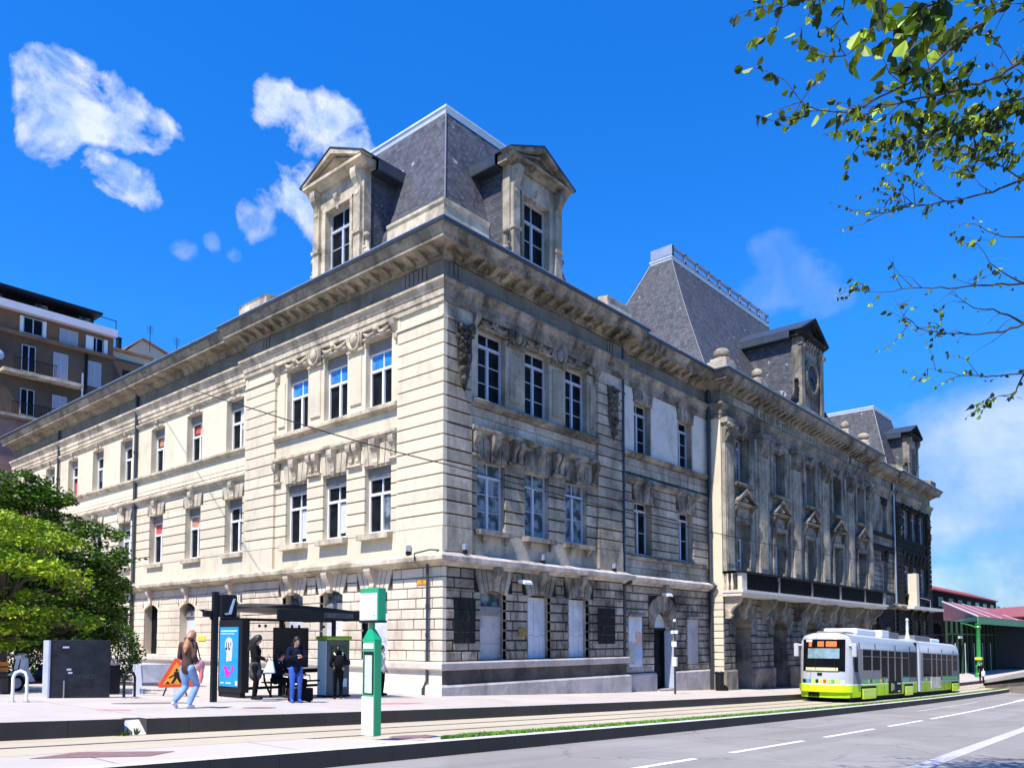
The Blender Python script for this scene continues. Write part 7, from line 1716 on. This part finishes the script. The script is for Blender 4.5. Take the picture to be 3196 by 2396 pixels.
def cloud(base_col, px, py, rad, strength, scale=6.0, thr=(.42, .62), sq=(1, 1, 1), det=7, seed=0.0, col=(5.6, 6.1, 6.9)):
    c = cdir(px, py)
    sub = t.n('ShaderNodeVectorMath', operation='SUBTRACT'); t.l(D, sub.inputs[0]); sub.inputs[1].default_value = tuple(c)
    mu = t.n('ShaderNodeVectorMath', operation='MULTIPLY'); t.l(sub.outputs[0], mu.inputs[0]); mu.inputs[1].default_value = sq
    ln = t.n('ShaderNodeVectorMath', operation='LENGTH'); t.l(mu.outputs[0], ln.inputs[0])
    fall = t.math('SUBTRACT', 1.0, t.math('DIVIDE', ln.outputs['Value'], rad))
    off = t.n('ShaderNodeVectorMath', operation='ADD'); t.l(D, off.inputs[0]); off.inputs[1].default_value = (seed, seed*1.7, seed*.6)
    n = t.noise(off.outputs[0], scale, det, .60, dist=.35)
    k = t.math('ADD', t.math('MULTIPLY', n, .75), t.math('MULTIPLY', fall, .42))
    m = t.math('MULTIPLY', t.ramp(k, (thr[0], 0.), (thr[1], 1.)), t.ramp(fall, (0.0, 0.), (.25, 1.)))
    n2 = t.noise(off.outputs[0], scale*2.2, 4, .55)
    cc = t.mix(t.ramp(n2, (.35, 0.), (.65, 1.)), tuple(x*.72 for x in col), col)
    return t.mix(t.math('MULTIPLY', m, strength), base_col, cc)
c = t.mix(1.0, hs.outputs[0], (.44, .96, 1.24), 'MULTIPLY')
sz_ = t.n('ShaderNodeSeparateXYZ'); t.l(t.n('ShaderNodeTexCoord').outputs['Generated'], sz_.inputs[0])
c = t.mix(1.0, c, t.ramp(sz_.outputs[2], (0.0, .26), (.12, .42), (.35, .85), (.7, 1.0)), 'MULTIPLY')
def clouds(base_col, blobs, scale, thr, strength, seed=0.0, col=(5.6, 6.1, 6.9), det=12, nw=1.25, fw_=.55):
    fall = None
    for px, py, rad, sy in blobs:
        sub = t.n('ShaderNodeVectorMath', operation='SUBTRACT'); t.l(D, sub.inputs[0]); sub.inputs[1].default_value = tuple(cdir(px, py))
        mu = t.n('ShaderNodeVectorMath', operation='MULTIPLY'); t.l(sub.outputs[0], mu.inputs[0]); mu.inputs[1].default_value = (1, 1, sy)
        ln = t.n('ShaderNodeVectorMath', operation='LENGTH'); t.l(mu.outputs[0], ln.inputs[0])
        f = t.math('SUBTRACT', 1.0, t.math('DIVIDE', ln.outputs['Value'], rad)); f = t.math('MAXIMUM', f, 0.0)
        fall = f if fall is None else t.math('ADD', fall, f)
    fall = t.math('MULTIPLY', t.math('MINIMUM', t.math('MULTIPLY', fall, 1.6), 1.0), .62)
    off = t.n('ShaderNodeVectorMath', operation='ADD'); t.l(D, off.inputs[0]); off.inputs[1].default_value = (seed, seed*1.7, seed*.6)
    n = t.noise(off.outputs[0], scale, det, .60, dist=.3)
    k = t.math('ADD', t.math('MULTIPLY', n, nw), t.math('MULTIPLY', fall, fw_))
    m = t.math('MULTIPLY', t.ramp(k, (thr[0], 0.), (thr[1], 1.)), t.ramp(fall, (0.0, 0.), (.12, 1.)))
    n2 = t.noise(off.outputs[0], scale*1.3, 6, .6, dist=.2)
    cc = t.mix(t.ramp(n2, (.38, 0.), (.60, 1.)), (col[0]*.45, col[1]*.62, col[2]*.88), col)
    return t.mix(t.math('MULTIPLY', m, strength), base_col, cc)
c = clouds(c, [(130, 220, .038, 1), (190, 300, .050, 1), (300, 330, .050, 1), (400, 370, .045, 1.1), (490, 410, .032, 1.2), (150, 470, .035, 1), (130, 390, .036, 1)], 16, (.82, 1.14), .92, 3.1)
c = clouds(c, [(330, 530, .034, 1.2), (400, 585, .036, 1.3)], 20, (.78, 1.02), .9, 1.3)
c = clouds(c, [(850, 340, .036, 1), (930, 390, .046, 1), (1030, 390, .045, 1), (1090, 480, .052, 1), (930, 470, .045, 1), (980, 560, .048, 1), (970, 650, .04, 1)], 16, (.82, 1.14), .9, 6.2)
c = clouds(c, [(780, 650, .028, 1), (850, 620, .028, 1.3), (800, 705, .026, 1)], 22, (.80, 1.10), .55, 4.4)
c = clouds(c, [(570, 780, .02, 1.6), (740, 800, .014, 1), (665, 755, .012, 1)], 24, (.74, 1.1), .25, .7)
c = clouds(c, [(2420, 770, .035, 1.5), (2490, 860, .05, 1.6), (2380, 930, .05, 2), (2560, 940, .04, 2)], 12, (.74, 1.3), .15, 8.8, det=6)
c = clouds(c, [(3000, 1560, .22, 3.4), (3250, 1400, .25, 3)], 6, (.58, 1.05), .62, 9.9, det=7)
c = clouds(c, [(3050, 1860, .16, 4.5), (3250, 1800, .2, 4)], 8, (.58, 1.05), .7, 7.7, det=7)
t.l(c, bg.inputs[0]); bg.inputs[1].default_value = .105
sl = bpy.data.lights.new('sun', 'SUN'); sl.energy = 5.0; sl.angle = R(.53); sl.color = (1.0, .94, .84)
so = bpy.data.objects.new('sun', sl); COL.objects.link(so)
dirv = Vector((SUN_AZ.x*math.cos(SUN_EL), SUN_AZ.y*math.cos(SUN_EL), math.sin(SUN_EL)))
so.rotation_euler = dirv.to_track_quat('Z', 'Y').to_euler(); so.location = (-20, 0, 40)
cd = bpy.data.cameras.new('camera'); co = bpy.data.objects.new('camera', cd); COL.objects.link(co)
cd.sensor_width = 36; cd.lens = F_/W_*36; cd.shift_y = SH_/W_; cd.clip_end = 3000; cd.clip_start = .05
co.location = CAM
co.matrix_world = Matrix.Translation(CAM) @ Matrix(((rt.x, up_.x, -fw.x), (rt.y, up_.y, -fw.y), (rt.z, up_.z, -fw.z))).to_4x4()
scene.camera = co
vs = scene.view_settings; vs.view_transform = 'Standard'; vs.look = 'None'; vs.exposure = .62; vs.gamma = 1
scene.cycles.max_bounces = 6
